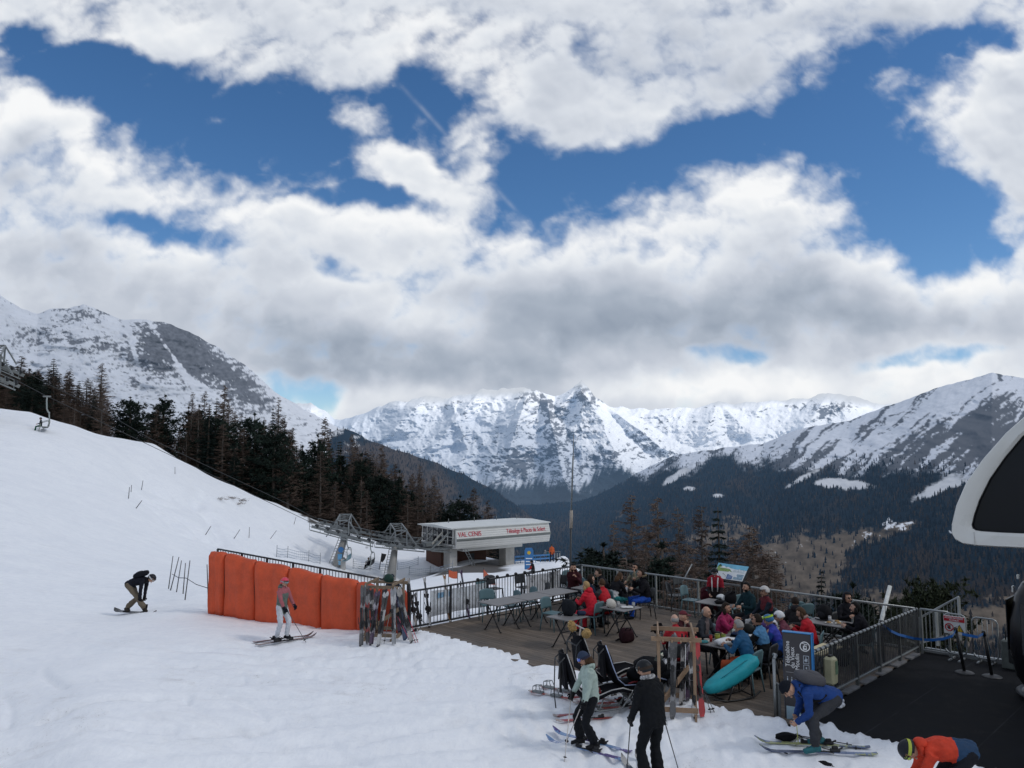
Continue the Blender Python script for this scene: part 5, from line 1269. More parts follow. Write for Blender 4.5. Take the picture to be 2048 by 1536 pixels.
# barrier group at the end of the rubber floor
def gate_group():
    fence('end_fence', D(10.42, .02), D(11.0, -.02), 1.0, 1, 'short barred fence piece at the inner corner of the rubber floor', 'barriers at the end of the rubber floor', mr=M_RAILG, mb=M_RAILG, mp=M_RAILG, bar=.09)
    P = at(1834, 1292, 20.2); Q = at(1921, 1270, 18.6); 
    fence('stair_railing', P, Q, at(1834,1240,20.2).z-P.z, 2, 'slanting stair railing rising behind the warning sign', 'barriers at the end of the rubber floor', mr=M_RAILG, mb=M_BARG, mp=M_RAILG, bar=.13, hq=at(1921,1194,18.6).z-Q.z)
    fence('stair_railing', at(1812,1285,19.2), at(1834,1292,20.2), at(1812,1214,19.2).z-at(1812,1285,19.2).z, 1, 'short railing dipping down towards the stair', 'barriers at the end of the rubber floor', mr=M_RAILG, mb=M_BARG, mp=M_RAILG, bar=.13, hq=at(1834,1240,20.2).z-at(1834,1292,20.2).z)
    # crowd barrier with rounded corners
    def crowd(a0, a1, bb, h, label, low):
        p, q = D(a0, bb), D(a1, bb); d = q-p; t = thing('crowd_barrier', p, label, 'barrier', 'barriers at the end of the rubber floor'); r = .09; e = d.normalized(); L = d.length; z0 = low
        b = MB(); loop = [Vector((0,0,z0+r)), Vector((0,0,h-r)), e*.03+Vector((0,0,h-.03)), e*r+Vector((0,0,h)), e*(L-r)+Vector((0,0,h)), e*(L-.03)+Vector((0,0,h-.03)), e*L+Vector((0,0,h-r)), e*L+Vector((0,0,z0+r)), e*(L-.03)+Vector((0,0,z0+.03)), e*(L-r)+Vector((0,0,z0)), e*r+Vector((0,0,z0)), e*.03+Vector((0,0,z0+.03)), Vector((0,0,z0+r))]
        b.tube(loop, .019, 8); b.build('frame', M_RAILG, t)
        b = MB(); n = int(L/.085)
        for k in range(1, n): b.tube([e*(L*k/n)+Vector((0,0,z0)), e*(L*k/n)+Vector((0,0,h))], .008, 5)
        b.build('bar_panel', M_RAILG, t)
        b = MB()
        for x in (.12, L-.12): b.beam(e*x+Vector((.0, 0, .02))-E2*.22, e*x+E2*.22+Vector((0, 0, .02)), .04, .03); b.beam(e*x+Vector((0, 0, .02)), e*x+Vector((0, 0, z0+.02)), .03)
        b.build('foot', M_RAILG, t); return t
    t1 = crowd(10.98, 11.42, .22, 1.02, 'crowd barrier carrying the red and white warning sign', .14)
    t2 = crowd(11.5, 12.0, .05, .98, 'crowd barrier with open bars beside the warning sign', .1)
    # sign
    s = thing('warning_sign', D(11.2, .27, .78), 'red and white warning sign with a no entry hand and yellow triangle', 'sign', R=axes_R(E1, -E2, (0, 0, 1)))
    b = MB(); b.bbox((0, 0, 0), (.44, .012, .40), .02); b.build('plate', mat('sign_white', (.72, .72, .70), .4, .05), s)
    f = lambda nm, m, bb: bb.build(nm, m, s)
    b = MB(); b.box((0, -.010, .135), (.42, .006, .11)); f('red_band', mat('sign_red', (.50, .02, .03), .4, .05), b)
    X = Matrix.Rotation(PI/2, 4, 'X')
    text_mesh('lettering', 'ACCÈS INTERDIT', .050, M_WHITETXT, s, Matrix.Translation((0, -.016, .142)) @ X, .001, 'CENTER', bold=.001); text_mesh('lettering', 'AU PUBLIC', .042, M_WHITETXT, s, Matrix.Translation((0, -.016, .095)) @ X, .001, 'CENTER', bold=.001)
    R = Matrix.Rotation(PI/2, 3, 'X')
    def ring(x, z, r0, r1, m, nm, y=-.012):
        b = MB(); n = 28; vs = []
        for k in range(n): c, si = math.cos(2*PI*k/n), math.sin(2*PI*k/n); vs += [(x+c*r0, y, z+si*r0), (x+c*r1, y, z+si*r1)]
        b.add(vs, [(2*k, 2*k+1, (2*k+3) % (2*n), (2*k+2) % (2*n)) for k in range(n)]); f(nm, m, b)
    ring(-.105, -.055, .068, .090, MATS['sign_red'], 'prohibition_ring')
    b = MB(); b.ell((-.105, -.011, -.065), (.028, .003, .034)); 
    for k in range(4): b.box((-.127+k*.0145, -.011, -.025), (.009, .003, .05))
    b.beam((-.135, -.011, -.075), (-.150, -.011, -.045), .003, .011, up=(0, 0, 1)); f('hand_pictogram', M_BLACK, b)
    b = MB(); b.box((-.105, -.015, -.055), (.15, .003, .016), Matrix.Rotation(math.radians(45), 3, 'Y')); f('prohibition_bar', MATS['sign_red'], b)
    b = MB(); b.add([(.015, -.010, -.135), (.195, -.010, -.135), (.105, -.010, .030)], [(0, 1, 2)]); f('triangle_edge', M_BLACK, b)
    b = MB(); b.add([(.037, -.013, -.122), (.173, -.013, -.122), (.105, -.013, .004)], [(0, 1, 2)]); f('triangle', mat('sign_yellow', (.66, .42, .03), .4), b)
    b = MB(); b.prism([(.097, -.03), (.113, -.03), (.109, -.085), (.101, -.085)], -.017, -.015, 'y'); b.box((.105, -.016, -.103), (.014, .003, .014)); f('exclamation_mark', M_BLACK, b)
    # low cabinet to the right
    c = thing('control_cabinet', D(12.4, .1), 'low grey cabinet with a cable at the end of the rubber floor', 'cabinet', R=axes_R(E1, -E2, (0, 0, 1)))
    b = MB(); b.bbox((0, 0, .3), (.62, .35, .62), .03); b.build('body', mat('cabinet_grey', (.12, .135, .125), .6), c)
    b = MB(); b.tube([(-.22, -.1, .6), (-.22, -.1, .95)], .015, 6); b.tube([(-.2, -.1, .93), (.05, -.1, .95), (.2, -.1, .8), (.28, -.1, .5)], .01, 6); b.build('cable', M_DGREY, c)
    b = MB(); b.lathe([(.04, 0), (.04, .02)], 12, (.05, -.18, .35), R=R, smooth=False); b.build('lock', M_WHITE, c)
gate_group()
b = MB(); b.beam(D(10.45, -.12, .05), D(14.5, -.22, .05), .10, .10); tag(b.build('edge_beam', M_RAILG), 'pale steel edge beam along the far end of the rubber floor', 'beam')
# belt stanchions
M_BELT = mat('blue_belt', (.02, .13, .42), .5, .1)
def stanchion(u, v, lean, label, belt=None):
    p = on_z(u, v, 0.0); t = thing('belt_stanchion', p, label, 'stanchion', 'belt stanchions on the rubber floor')
    b = MB(); b.lathe([(.19, 0), (.19, .012), (.16, .03), (.05, .045), (.03, .05)], 24); b.build('base', mat('stanchion_base', (.035, .036, .04), .5), t)
    tp = Vector((lean[0], lean[1], .93)); b = MB(); b.tube([(0, 0, .03), tp], .033, 12); b.build('post', M_BLACK, t)
    b = MB(); b.tube([tp-Vector((0, 0, .10)), tp+Vector((0, 0, .015))], .042, 12); b.build('head', mat('stanchion_head', (.02, .02, .022), .3), t)
    if belt:
        b = MB(); P = [tp-Vector((0, 0, .05))]+[Vector(q)-p for q in belt]
        for i in range(len(P)-1):
            b.quad(P[i]-Vector((0, 0, .028)), P[i+1]-Vector((0, 0, .028)), P[i+1]+Vector((0, 0, .028)), P[i]+Vector((0, 0, .028)))
        b.build('belt', M_BELT, t)
    return t
stanchion(1672, 1377, (0, 0), 'belt stanchion nearest the blue jacketed man, without its belt')
stanchion(1768, 1328, (-.01, .02), 'belt stanchion by the railing with blue belt running to the corner', [at(1782,1262,16.9), at(1797,1269,17.4), at(1812,1273,17.9), at(1828,1277,17.9), at(1845,1279,17.6)])
stanchion(1929, 1346, (-.11, .05), 'leaning belt stanchion before the warning sign', [at(1905,1272,16.6), at(1885,1278,16.9), at(1866,1280,17.2), at(1848,1279.5,17.5)])
stanchion(1984, 1354, (-.11, .02), 'leaning belt stanchion closest to the black cabin', [at(1955,1274,16.2), at(1938,1271,16.4), at(1924,1268,16.6)])
# totem of the gondola lift
def totem():
    p = D(10.44, 6.58); R0 = axes_R(Vector((.88, -.475, 0)).normalized(), Vector((.475, .88, 0)).normalized(), (0, 0, 1))
    t = thing('gondola_totem', p, 'tall dark sign with vertical white station name and a gondola symbol', 'sign', R=R0)
    W, H = .47, 1.63; z0 = -.15
    mt = mat('totem_grey', (.050, .047, .052), .45, .06, 2)
    b = MB(); b.bbox((0, .03, z0+H/2), (W, .10, H), .012); b.build('panel', mt, t)
    b = MB(); b.box((0.01, .085, z0+H/2), (W+.05, .03, H+.03)); b.box((W/2+.012, .03, z0+H/2), (.02, .10, H-.01)); b.box((0, .03, z0+H+.008), (W+.02, .1, .014)); b.build('blue_edge', mat('totem_blue', (.035, .21, .50), .45, .05), t)
    def word(s, x, z, size, xs=1.0, bold=.006):
        M = Matrix.Translation((x, -.026, z)) @ Matrix.Rotation(PI/2, 4, 'X') @ Matrix.Rotation(PI/2, 4, 'Z')
        text_mesh('lettering', s, size, M_WHITETXT, t, M, .002, bold=bold, xs=xs)
    word('Télécabine', -.125, .895, .106, .96, 0); word('du Vieux', -.045, .875, .106, .96, 0); word('Moulin', .035, .855, .106, .96, 0)
    word('ECRET', -.20, .45, .10, .8, 0) if False else None
    b = MB(); b.box((-.13, -.022, .80), (.13, .004, .008)); b.build('rule', mat('totem_line', (.25, .25, .26), .5), t)
    def ring(x, z, r0, r1):
        b = MB(); n = 32; vs = []
        for k in range(n): c, s_ = math.cos(2*PI*k/n), math.sin(2*PI*k/n); vs += [(x+c*r0, -.024, z+s_*r0), (x+c*r1, -.024, z+s_*r1)]
        b.add(vs, [(2*k, 2*k+1, (2*k+3) % (2*n), (2*k+2) % (2*n)) for k in range(n)]); return b
    rg = ring(.135, 1.27, .070, .086).build('symbol_ring', M_WHITETXT, t)
    b = MB(); b.bbox((.135, -.025, 1.25), (.062, .004, .070), .010); b.beam((.09, -.025, 1.323), (.18, -.025, 1.303), .004, .010); b.beam((.135, -.025, 1.315), (.135, -.025, 1.275), .010, .004); b.build('cabin_symbol', M_WHITETXT, rg)
    b = MB(); b.box((.140, -.0285, 1.255), (.028, .003, .03)); b.build('cabin_window', mt, rg)
    for z, k in ((1.045, 0), (.905, 1), (.825, 2)):
        h = .13 if k == 0 else .10 if k == 1 else .05
        b = MB()
        for (cx, cz, sx, sz) in ((0, h/2, .095, .008), (0, -h/2, .095, .008), (-.044, 0, .008, h), (.044, 0, .008, h)): b.box((.15+cx, -.023, z+cz), (sx, .004, sz))
        q = b.build('pictogram_frame', mat('totem_pale', (.45, .50, .56), .5), t)
        if k == 0: b = MB(); b.ell((.147, -.024, z-.012), (.026, .003, .026)); b.box((.147, -.024, z+.03), (.012, .004, .03)); b.box((.160, -.024, z+.01), (.03, .004, .01)); b.build('wheelchair_symbol', MATS['totem_pale'], q)
        elif k == 1: b = MB(); b.box((.15, -.024, z), (.022, .004, .035)); b.build('person_symbol', MATS['totem_pale'], q)
    for k in range(3):
        b = MB(); b.box((-.17+k*.07, -.023, .66), (.014, .004, .07)); b.box((-.17+k*.07, -.023, .715), (.014, .004, .014))
        b.build('tick_mark', MATS['totem_pale'], t)
    b = MB(); b.box((0, -.024, .05), (W-.06, .004, .34)); f = b.build('piste_map', mat('map_pale_blue', (.30, .42, .50), .4, .12, 6), t)
    b = MB(); rs = random.Random(4)
    for k in range(9):
        x = rs.uniform(-.18, .05); z = rs.uniform(-.07, .16); pts = [Vector((x, -.028, z))]
        for j in range(4): pts.append(pts[-1]+Vector((rs.uniform(.01, .05), 0, rs.uniform(-.04, .03))))
        b.tube(pts, .0025, 4)
    b.build('map_line', mat('map_line', (.10, .16, .24), .5), f)
    # grey post beside it
    q = thing('sign_support', p-Vector((.36, -.16, 0)), 'grey steel support frame beside the dark gondola sign', 'post')
    b = MB(); b.tube([(0, 0, -.1), (0, 0, 1.0)], .03, 10); b.tube([(0, 0, 1.0), (.05, .04, 1.05), (.1, .3, 1.0)], .03, 10); b.build('tube', M_RAILG, q)
    b = MB(); b.bbox((.06, .02, .2), (.05, .16, .75), .01); b.build('bracket', M_BARG, q)
totem()
# cream box on the railing
t = thing('cream_box', D(10.50, 5.35, .62), 'cream plastic box with green stains hung on the platform railing', 'box', R=axes_R(E1, E2, (0, 0, 1)))
b = MB(); b.bbox((0, 0, 0), (.20, .22, .50), .04); b.build('case', mat('cream_plastic', (.44, .42, .27), .5, .15, 3), t)
b = MB(); b.bbox((.10, -.03, .06), (.012, .12, .24), .004); b.build('stain', mat('green_stain', (.12, .19, .12), .8, .3, 12), t)
b = MB(); b.bbox((0, 0, .265), (.06, .12, .04), .01); b.build('handle', M_BLACK, t)
for (a, bb, s) in ((10.56, 5.5, .75), (10.52, 5.1, .45)):
    b = MB(); rs = random.Random(int(a*100))
    for k in range(6): b.ell((rs.uniform(-.18, .18)*s, rs.uniform(-.3, .3)*s, .03), (rs.uniform(.05, .10)*s, rs.uniform(.06, .12)*s, rs.uniform(.02, .05)), n=9, m=6)
    o = b.build('snow_lump', snow_mat.m if hasattr(snow_mat, 'm') else mat('lump_snow', (.68, .70, .74), .8, .08, 6, .4)); o.location = D(a, bb); o.rotation_euler.z = -.78
    tag(o, 'small clump of old snow under the platform railing', 'snow lump', 'snow clumps under the railing')
# gondola terminal nose
def terminal():
    P0 = at(1899, 1060, 13.0); 
    def on_face(u, v):
        x, y, z = ray(u, v); d = Vector((x, y, z)); c = Vector((0, 0, CAMZ)); n = E2
        k = (P0-c).dot(n)/d.dot(n); p = c+d*k-P0; return p.dot(E1), p.z
    outer = [on_face(*q) for q in ((2180,730),(2120,770),(2062,818),(2008,866),(1962,918),(1928,966),(1908,1012),(1899,1050),(1899,1068),(1906,1080),(1922,1089),(1950,1093),(2000,1096),(2060,1099),(2300,1108))]
    inner = [on_face(*q) for q in ((2300,742),(2160,790),(2090,838),(2044,872),(2008,915),(1978,958),(1957,1000),(1946,1032),(1942,1050),(1944,1057),(1950,1061),(1962,1063),(2000,1065.5),(2060,1068),(2300,1078))]
    far = on_face(2340, 740)[0]
    t = thing('gondola_terminal', P0, 'white rounded gondola terminal nose with a dark glass panel', 'lift station', R=axes_R(E1, E2, (0, 0, 1)))
    mw = mat('white_gelcoat', (.66, .66, .645), .3, .04, .8, coat=.25)
    n = len(outer); b = MB(); vs = []
    for (x, z) in outer: vs.append((x, -4.5, z))
    for (x, z) in outer: vs.append((x, -.12, z))
    for i, (x, z) in enumerate(outer): xi, zi = inner[i]; vs.append((x+(xi-x)*.12, 0, z+(zi-z)*.12))
    for i, (x, z) in enumerate(outer): xi, zi = inner[i]; vs.append((x+(xi-x)*.80, .015, z+(zi-z)*.80))
    for (x, z) in inner: vs.append((x, -.02, z))
    for (x, z) in inner: vs.append((x, -.10, z))
    fs = [(r*n+i, r*n+i+1, (r+1)*n+i+1, (r+1)*n+i) for r in range(5) for i in range(n-1)]
    b.add(vs, fs, 0, True); o = b.build('shell', mw, t, fix=True)
    md = o.modifiers.new('edge', 'EDGE_SPLIT'); md.split_angle = math.radians(40)
    b = MB(); b.add([(x, -.09, z) for x, z in inner], [tuple(range(n))]); b.build('glass', mat('terminal_glass', (.006, .008, .014), .22, .1, .4, spec=.22), t)
    b = MB()
    for i in range(n-1):
        b.beam((inner[i][0], -.06, inner[i][1]), (inner[i+1][0], -.06, inner[i+1][1]), .03, .022)
    b.build('gasket', M_BLACK, t)
    b = MB(); z = outer[-4][1]; b.box((outer[9][0]+2.4, -2.3, z+.06), (4.2, 4.2, .06)); b.build('soffit', M_GREY, t)
    x = outer[9][0]+.32; b = MB(); b.box((x, .014, (outer[11][1]+inner[11][1])/2), (.006, .01, .22)); b.build('panel_joint', mat('joint_grey', (.42, .42, .41), .6), t)
terminal()
# black gondola cabin at the frame's edge
def cabin():
    c = Vector((10.62, 14.9, 0)); t = thing('gondola_cabin', c, 'black gondola cabin standing at the edge of the rubber floor', 'gondola cabin', R=axes_R(E1, E2, (0, 0, 1)))
    prof = [(.10, .60, .55), (.16, .74, .70), (.45, .90, .84), (.95, .98, .92), (1.45, .96, .90), (1.95, .86, .80), (2.18, .74, .68), (2.28, .50, .46)]
    b = MB(); vs = []; n = 28
    for (z, rx, ry) in prof:
        for k in range(n):
            a = 2*PI*k/n; cx, sx_ = math.cos(a), math.sin(a); e = .42
            vs.append((rx*math.copysign(abs(cx)**e, cx), ry*math.copysign(abs(sx_)**e, sx_), z))
    L = len(prof); fs = [(i*n+k, i*n+(k+1) % n, (i+1)*n+(k+1) % n, (i+1)*n+k) for i in range(L-1) for k in range(n)]+[tuple(range(n))[::-1], tuple((L-1)*n+k for k in range(n))]
    b.add(vs, fs, 0, True); b.build('body', mat('cabin_black', (.006, .006, .008), .32, .1, 1, spec=.35), t)
    for (p, q, w, h) in (((-.965, 0, 1.38), None, 1.25, .95), ((0, .915, 1.38), 1, 1.35, .95)):
        b = MB(); 
        if q is None: b.bbox(p, (.02, w, h), .008)
        else: b.bbox(p, (w, .02, h), .008)
        b.build('window', mat('cabin_glass', (.010, .012, .016), .2, .1, spec=.4), t)
    b = MB()
    for y in (-.35, .05): b.bbox((-1.03, y, 1.0), (.10, .22, .9), .02)
    b.build('ski_holder', M_BLACK, t)
    b = MB(); b.bbox((-.90, .30, 2.02), (.03, .10, .12), .004); b.bbox((-.78, .42, 2.28), (.03, .09, .08), .004); b.build('white_label', mat('sign_white', (.72, .72, .70), .4, .05), t)
    b = MB(); b.lathe([(.98, .06), (1.04, .10), (.98, .14)], 40, (0.05, 0.05, 0)); b.build('bumper_ring', M_DGREY, t)
    b = MB(); b.bbox((-.70, .45, .20), (.18, .34, .08), .02); b.build('step', mat('step_grey', (.40, .40, .39), .6), t)
cabin()
# ------------------------------------------------------------------ people
SKIN = {'a': (.46, .27, .19), 'b': (.40, .22, .15), 'c': (.50, .31, .23), 'd': (.30, .165, .11)}
def cmat(c, rough=.75, name='cloth'):
    k = name+'_%d_%d_%d' % tuple(int(x*999) for x in c)
    return mat(k, c, rough, .16, 9, .55, 14, spec=.25 if max(c) > .06 else .10)
def smat(k): return mat('skin_'+k, SKIN[k], .55, .08, 12, .05, spec=.3)
def ik(a, b, l1, l2, hint):
    d = b-a; L = min(d.length, (l1+l2)*.998); u = d.normalized() if d.length > 1e-6 else Vector((0, 0, -1))
    x = (l1*l1-l2*l2+L*L)/(2*L); h = math.sqrt(max(0, l1*l1-x*x)); hv = Vector(hint)-u*Vector(hint).dot(u)
    hv = hv.normalized() if hv.length > 1e-6 else Vector((0, 1, 0))
    return a+u*x+hv*h, a+u*L
def hand(mb, w, d, n, mi, s, curl=.6, fat=1.0, side=1):
    d = d.normalized(); n = (n-d*n.dot(d)).normalized(); c = d.cross(n).normalized()*side
    R = axes_R(c, d, n)
    mb.ell(w+d*.045*s, (.040*s*fat, .052*s, .017*s*fat), R, 10, 6, mi)
    for k, (off, L) in enumerate(((.030, .070), (.010, .080), (-.011, .074), (-.030, .056))):
        p = w+d*.085*s+c*off*s*fat; q1 = p+(d*math.cos(curl)+n*math.sin(curl))*L*.45*s; q2 = q1+(d*math.cos(curl*2.1)+n*math.sin(curl*2.1))*L*.32*s; q3 = q2+(d*math.cos(curl*2.9)+n*math.sin(curl*2.9))*L*.26*s
        r = .0088*s*fat; mb.tube([p-d*.02*s, p, q1, q2, q3], [r, r, r*.97, r*.9, r*.7], 6, mi)
    p = w+d*.028*s+c*.034*s*fat; q1 = p+(c*.75+d*.6+n*.25).normalized()*.038*s; q2 = q1+(d*.85+n*.5+c*.1).normalized()*.032*s
    r = .0100*s*fat; mb.tube([p-c*.012*s, p, q1, q2], [r*1.1, r*1.1, r, r*.75], 6, mi)
def head_mesh(mb, c, R, s, skin, dark, lip):
    def fn(q):
        x, y, z = q
        if z < 0: x *= 1+.24*z; y *= 1+.10*z+(.12*-z if y > 0 else -.12*z*-1*.0)
        if y > 0 and z > .35: y *= 1-.10*(z-.35)
        if y > .8 and z < .1: y -= .05*(y-.8)
        return Vector((x, y, z))
    mb.ell(c, (.076*s, .094*s, .116*s), R, 18, 12, skin, fn)
    P = lambda x, y, z: c+R @ Vector((x*s, y*s, z*s))
    mb.tube([P(0, .088, .018), P(0, .103, -.012), P(0, .110, -.026), P(0, .094, -.034)], [.008*s, .011*s, .014*s, .009*s], 7, skin)
    for sd_ in (-1, 1):
        mb.ell(P(sd_*.031, .082, .012), (.013*s, .008*s, .007*s), R, 8, 6, dark)
        mb.tube([P(sd_*.016, .091, .028), P(sd_*.032, .088, .033), P(sd_*.048, .078, .027)], .0045*s, 5, dark)
        mb.ell(P(sd_*.077, -.004, -.004), (.010*s, .019*s, .031*s), R, 8, 6, skin)
        mb.ell(P(sd_*.038, .070, -.030), (.022*s, .018*s, .022*s), R, 8, 6, skin)
    mb.ell(P(0, .087, -.058), (.023*s, .008*s, .006*s), R, 8, 6, lip); mb.ell(P(0, .082, -.096), (.022*s, .016*s, .016*s), R, 8, 6, skin)
def shell(c, R, s, r, keep, n=20, m=14, fn=None):
    """part of an ellipsoid around the head: keep(x,y,z) on the unit sphere"""
    mb = MB(); mb.ell((0, 0, 0), (1, 1, 1), None, n, m)
    V = [Vector(v) for v in mb.v]; fs = [f for f in mb.f if all(keep(*V[i]) for i in f)]
    us = sorted({i for f in fs for i in f}); mp = {i: k for k, i in enumerate(us)}
    o = MB(); vs = []
    for i in us:
        q = V[i]; q = fn(q) if fn else q
        vs.append(Vector(c)+R @ Vector((q.x*r[0]*s, q.y*r[1]*s, q.z*r[2]*s)))
    o.add(vs, [tuple(mp[i] for i in f) for f in fs], 0, True); return o
def solid(o, th):
    m = o.modifiers.new('thickness', 'SOLIDIFY'); m.thickness = th; m.offset = 0; return o
HAIR = {'black': (.010, .009, .009), 'dark': (.022, .015, .011), 'brown': (.060, .034, .020), 'blond': (.34, .22, .10), 'grey': (.26, .25, .24), 'white': (.45, .44, .42)}
def person(label, loc, rz, h=1.74, pose='sit', seat=.46, lean=6., curve=8., side=0., twist=0., head=(0., 0.), hands=None, pelvis=None, ankles=None, toes=None, knee_out=.25, jacket=(.05,.05,.06), jacket2=None, j2=None, pants=(.02,.02,.025), pants2=None, skin='a', shoe=(.015,.015,.017), glove=None, hair=('dark','short'), wear=None, wear_c=(.02,.02,.02), goggles=None, glasses=False, hood=None, fur=None, collar=True, pack=None, scarf=None, beard=False, puff=1.0, flare=1.0, vox=.020, group=None, curl=.7, bulk=1.0):
    s = h/1.75
    t = thing('person', loc, label, 'person', group, rz)
    V = Vector
    th = math.radians(lean); th2 = math.radians(lean+curve); sd = math.radians(side)
    if pelvis is None: pelvis = V((0, -.02, (.93*s if pose == 'stand' else seat+.10)))
    P = V(pelvis); up = V((math.sin(sd), math.sin(th), math.cos(th)*math.cos(sd))).normalized(); up2 = V((math.sin(sd), math.sin(th2), math.cos(th2)*math.cos(sd))).normalized()
    rt = V((math.cos(math.radians(twist)), math.sin(math.radians(twist)), 0)); rt = (rt-up2*rt.dot(up2)).normalized()
    W = P+up*.17*s; C = W+(up+up2).normalized()*.16*s; N = C+up2*.19*s
    fw = up2.cross(rt)*-1
    if fw.dot(V((0, 1, 0))) < 0 and abs(lean+curve) < 80: fw = -fw
    fw = rt.cross(up2)*-1 if False else up2.cross(rt)
    SH = [N-up2*.055*s+rt*sg*.172*s for sg in (-1, 1)]
    HP = [P+V((sg*.092*s, 0, -.03*s)) for sg in (-1, 1)]
    if ankles is None:
        if pose == 'stand': ankles = [V((-.12*s, 0, .085)), V((.12*s, 0, .085))]
        else: ankles = [V((-.13*s, .40*s, .085)), V((.13*s, .42*s, .085))]
    ankles = [V(a) for a in ankles]
    KN = []
    for i, sg in enumerate((-1, 1)):
        k, e = ik(HP[i], ankles[i], .43*s, .42*s, V((sg*knee_out, 1, .15 if pose != 'stand' else 0))); KN.append(k); ankles[i] = e
    if hands is None: hands = [(-.17, .32, .75), (.17, .34, .75)] if pose == 'sit' else [(-.27, .05, .82), (.27, .05, .82)]
    EL, WR = [], []
    for i, sg in enumerate((-1, 1)):
        e, w = ik(SH[i], V(hands[i]), .285*s, .255*s, V((sg*.55, -.55, -.65))); EL.append(e); WR.append(w)
    # segments: p0, r0, p1, r1, zone, flattening
    S = []
    q = puff
    def seg(p0, r0, p1, r1, z): S.append((V(p0), r0*s, V(p1), r1*s, z))
    mb = MB()
    b_ = bulk
    mb.tube([P-up*.09*s, P, W, C, N-up2*.05*s, N+up2*.01*s], [.128*s*q*b_, .132*s*q*b_, .124*s*q*b_, .134*s*q, .105*s*q, .060*s], 16, 0, True, True, 1.30)
    seg(P-up*.10*s, .15*q, C, .15*q, 1); seg(C, .16*q, N-up2*.03*s, .12*q, 1)
    mb.tube([SH[0], N-up2*.035*s, SH[1]], [.066*s*q, .075*s*q, .066*s*q], 10); seg(SH[0], .08, SH[1], .08, 1)
    mb.tube([N-up2*.03*s, N+up2*.09*s], [.058*s, .052*s], 10); seg(N+up2*.035*s, .056, N+up2*.10*s, .052, 0)
    if collar: mb.tube([N-up2*.04*s, N+up2*.045*s], [.082*s, .072*s], 12); seg(N-up2*.03*s, .085, N+up2*.045*s, .075, 1)
    for i in (0, 1):
        mb.tube([SH[i], SH[i].lerp(EL[i], .5), EL[i], EL[i].lerp(WR[i], .5), WR[i]], [.068*s*q, .060*s*q, .053*s*q, .048*s*q, .041*s*q], 10)
        seg(SH[i], .07*q, EL[i], .06*q, 1); seg(EL[i], .06*q, WR[i], .05*q, 1)
        f0 = flare
        mb.tube([HP[i]+V((0, 0, .02)), HP[i].lerp(KN[i], .5), KN[i], KN[i].lerp(ankles[i], .5), ankles[i]+(KN[i]-ankles[i])*.12], [.100*s*b_, .090*s, .074*s, .070*s*f0, .066*s*f0], 12)
        seg(HP[i], .10, KN[i], .075, 2); seg(KN[i], .075, ankles[i]+(KN[i]-ankles[i])*.14, .07, 2)
        A = ankles[i]; tz = V(toes[i]) if toes else V(((-1, 1)[i]*.12, 1, 0)); tz.z = 0; tz.normalize()
        mb.tube([A-tz*.075*s+V((0, 0, -.030)), A+tz*.02*s+V((0, 0, -.022)), A+tz*.11*s+V((0, 0, -.040)), A+tz*.19*s+V((0, 0, -.050))], [.047*s, .056*s, .048*s, .034*s], 10, 0, True, True, 1.0)
        mb.tube([A+V((0, 0, -.03)), A+(KN[i]-A)*.16], [.052*s, .058*s], 10)
        seg(A-tz*.07*s+V((0, 0, -.03)), .05, A+tz*.18*s+V((0, 0, -.045)), .045, 3); seg(A, .055, A+(KN[i]-A)*.09, .055, 3)
    mb.tube([HP[0], P-V((0, 0, .03)), HP[1]], [.105*s*b_, .11*s*b_, .105*s*b_], 12); seg(HP[0]-V((0, 0, .03)), .10, HP[1]-V((0, 0, .03)), .10, 2)
    me = mb.mesh('tmp', []); ob = bpy.data.objects.new('tmp', me); COL.objects.link(ob)
    md = ob.modifiers.new('r', 'REMESH'); md.mode = 'VOXEL'; md.voxel_size = vox; md.use_smooth_shade = True
    sm_ = ob.modifiers.new('s', 'SMOOTH'); sm_.factor = .5; sm_.iterations = 3
    dg = bpy.context.evaluated_depsgraph_get(); ev = bpy.data.meshes.new_from_object(ob.evaluated_get(dg)); bpy.data.objects.remove(ob); bpy.data.meshes.remove(me)
    n = len(ev.vertices); co = np.empty(n*3); ev.vertices.foreach_get('co', co); co = co.reshape(-1, 3)
    no = np.empty(n*3); ev.vertices.foreach_get('normal', no); no = no.reshape(-1, 3)
    ph = (sum(map(ord, label)) % 97)*.13
    wr = .0055*np.sin(co[:, 2]*58+4*np.sin(co[:, 0]*17+ph)+co[:, 1]*22)*np.sin(co[:, 0]*21+co[:, 1]*15+ph)+.004*np.sin(co[:, 0]*61+co[:, 2]*33+ph)*np.sin(co[:, 1]*47+co[:, 2]*20)
    co = co+no*wr[:, None]
    faces = [tuple(p.vertices) for p in ev.polygons]; bpy.data.meshes.remove(ev)
    fc = np.array([co[list(f)].mean(0) for f in faces])
    best = np.full(len(fc), 9.); zone = np.zeros(len(fc), int); par = np.zeros(len(fc)); sid = np.zeros(len(fc), int)
    for k, (p0, r0, p1, r1, z) in enumerate(S):
        a = np.array(p0); d = np.array(p1)-a; L2 = max(1e-9, d.dot(d)); tt = np.clip(((fc-a) @ d)/L2, 0, 1)
        ds = np.linalg.norm(fc-(a+tt[:, None]*d), axis=1)-(r0+(r1-r0)*tt)
        m = ds < best; best[m] = ds[m]; zone[m] = z; par[m] = tt[m]; sid[m] = k
    if j2 == 'yoke': zone[(zone == 1) & ((sid == 1) | (sid == 2) | ((sid == 0) & (par > .80)) | ((sid >= 5) & (par < .0)))] = 5
    if j2 == 'yoke_arms': zone[(zone == 1) & ((sid == 1) | (sid == 2) | ((sid == 0) & (par > .72)) | np.isin(sid, [5, 11]) )] = 5
    if j2 == 'top': zone[(zone == 1) & ((sid == 2) | ((sid == 1) & (par > .35)) | np.isin(sid, [5, 6, 11, 12]))] = 5
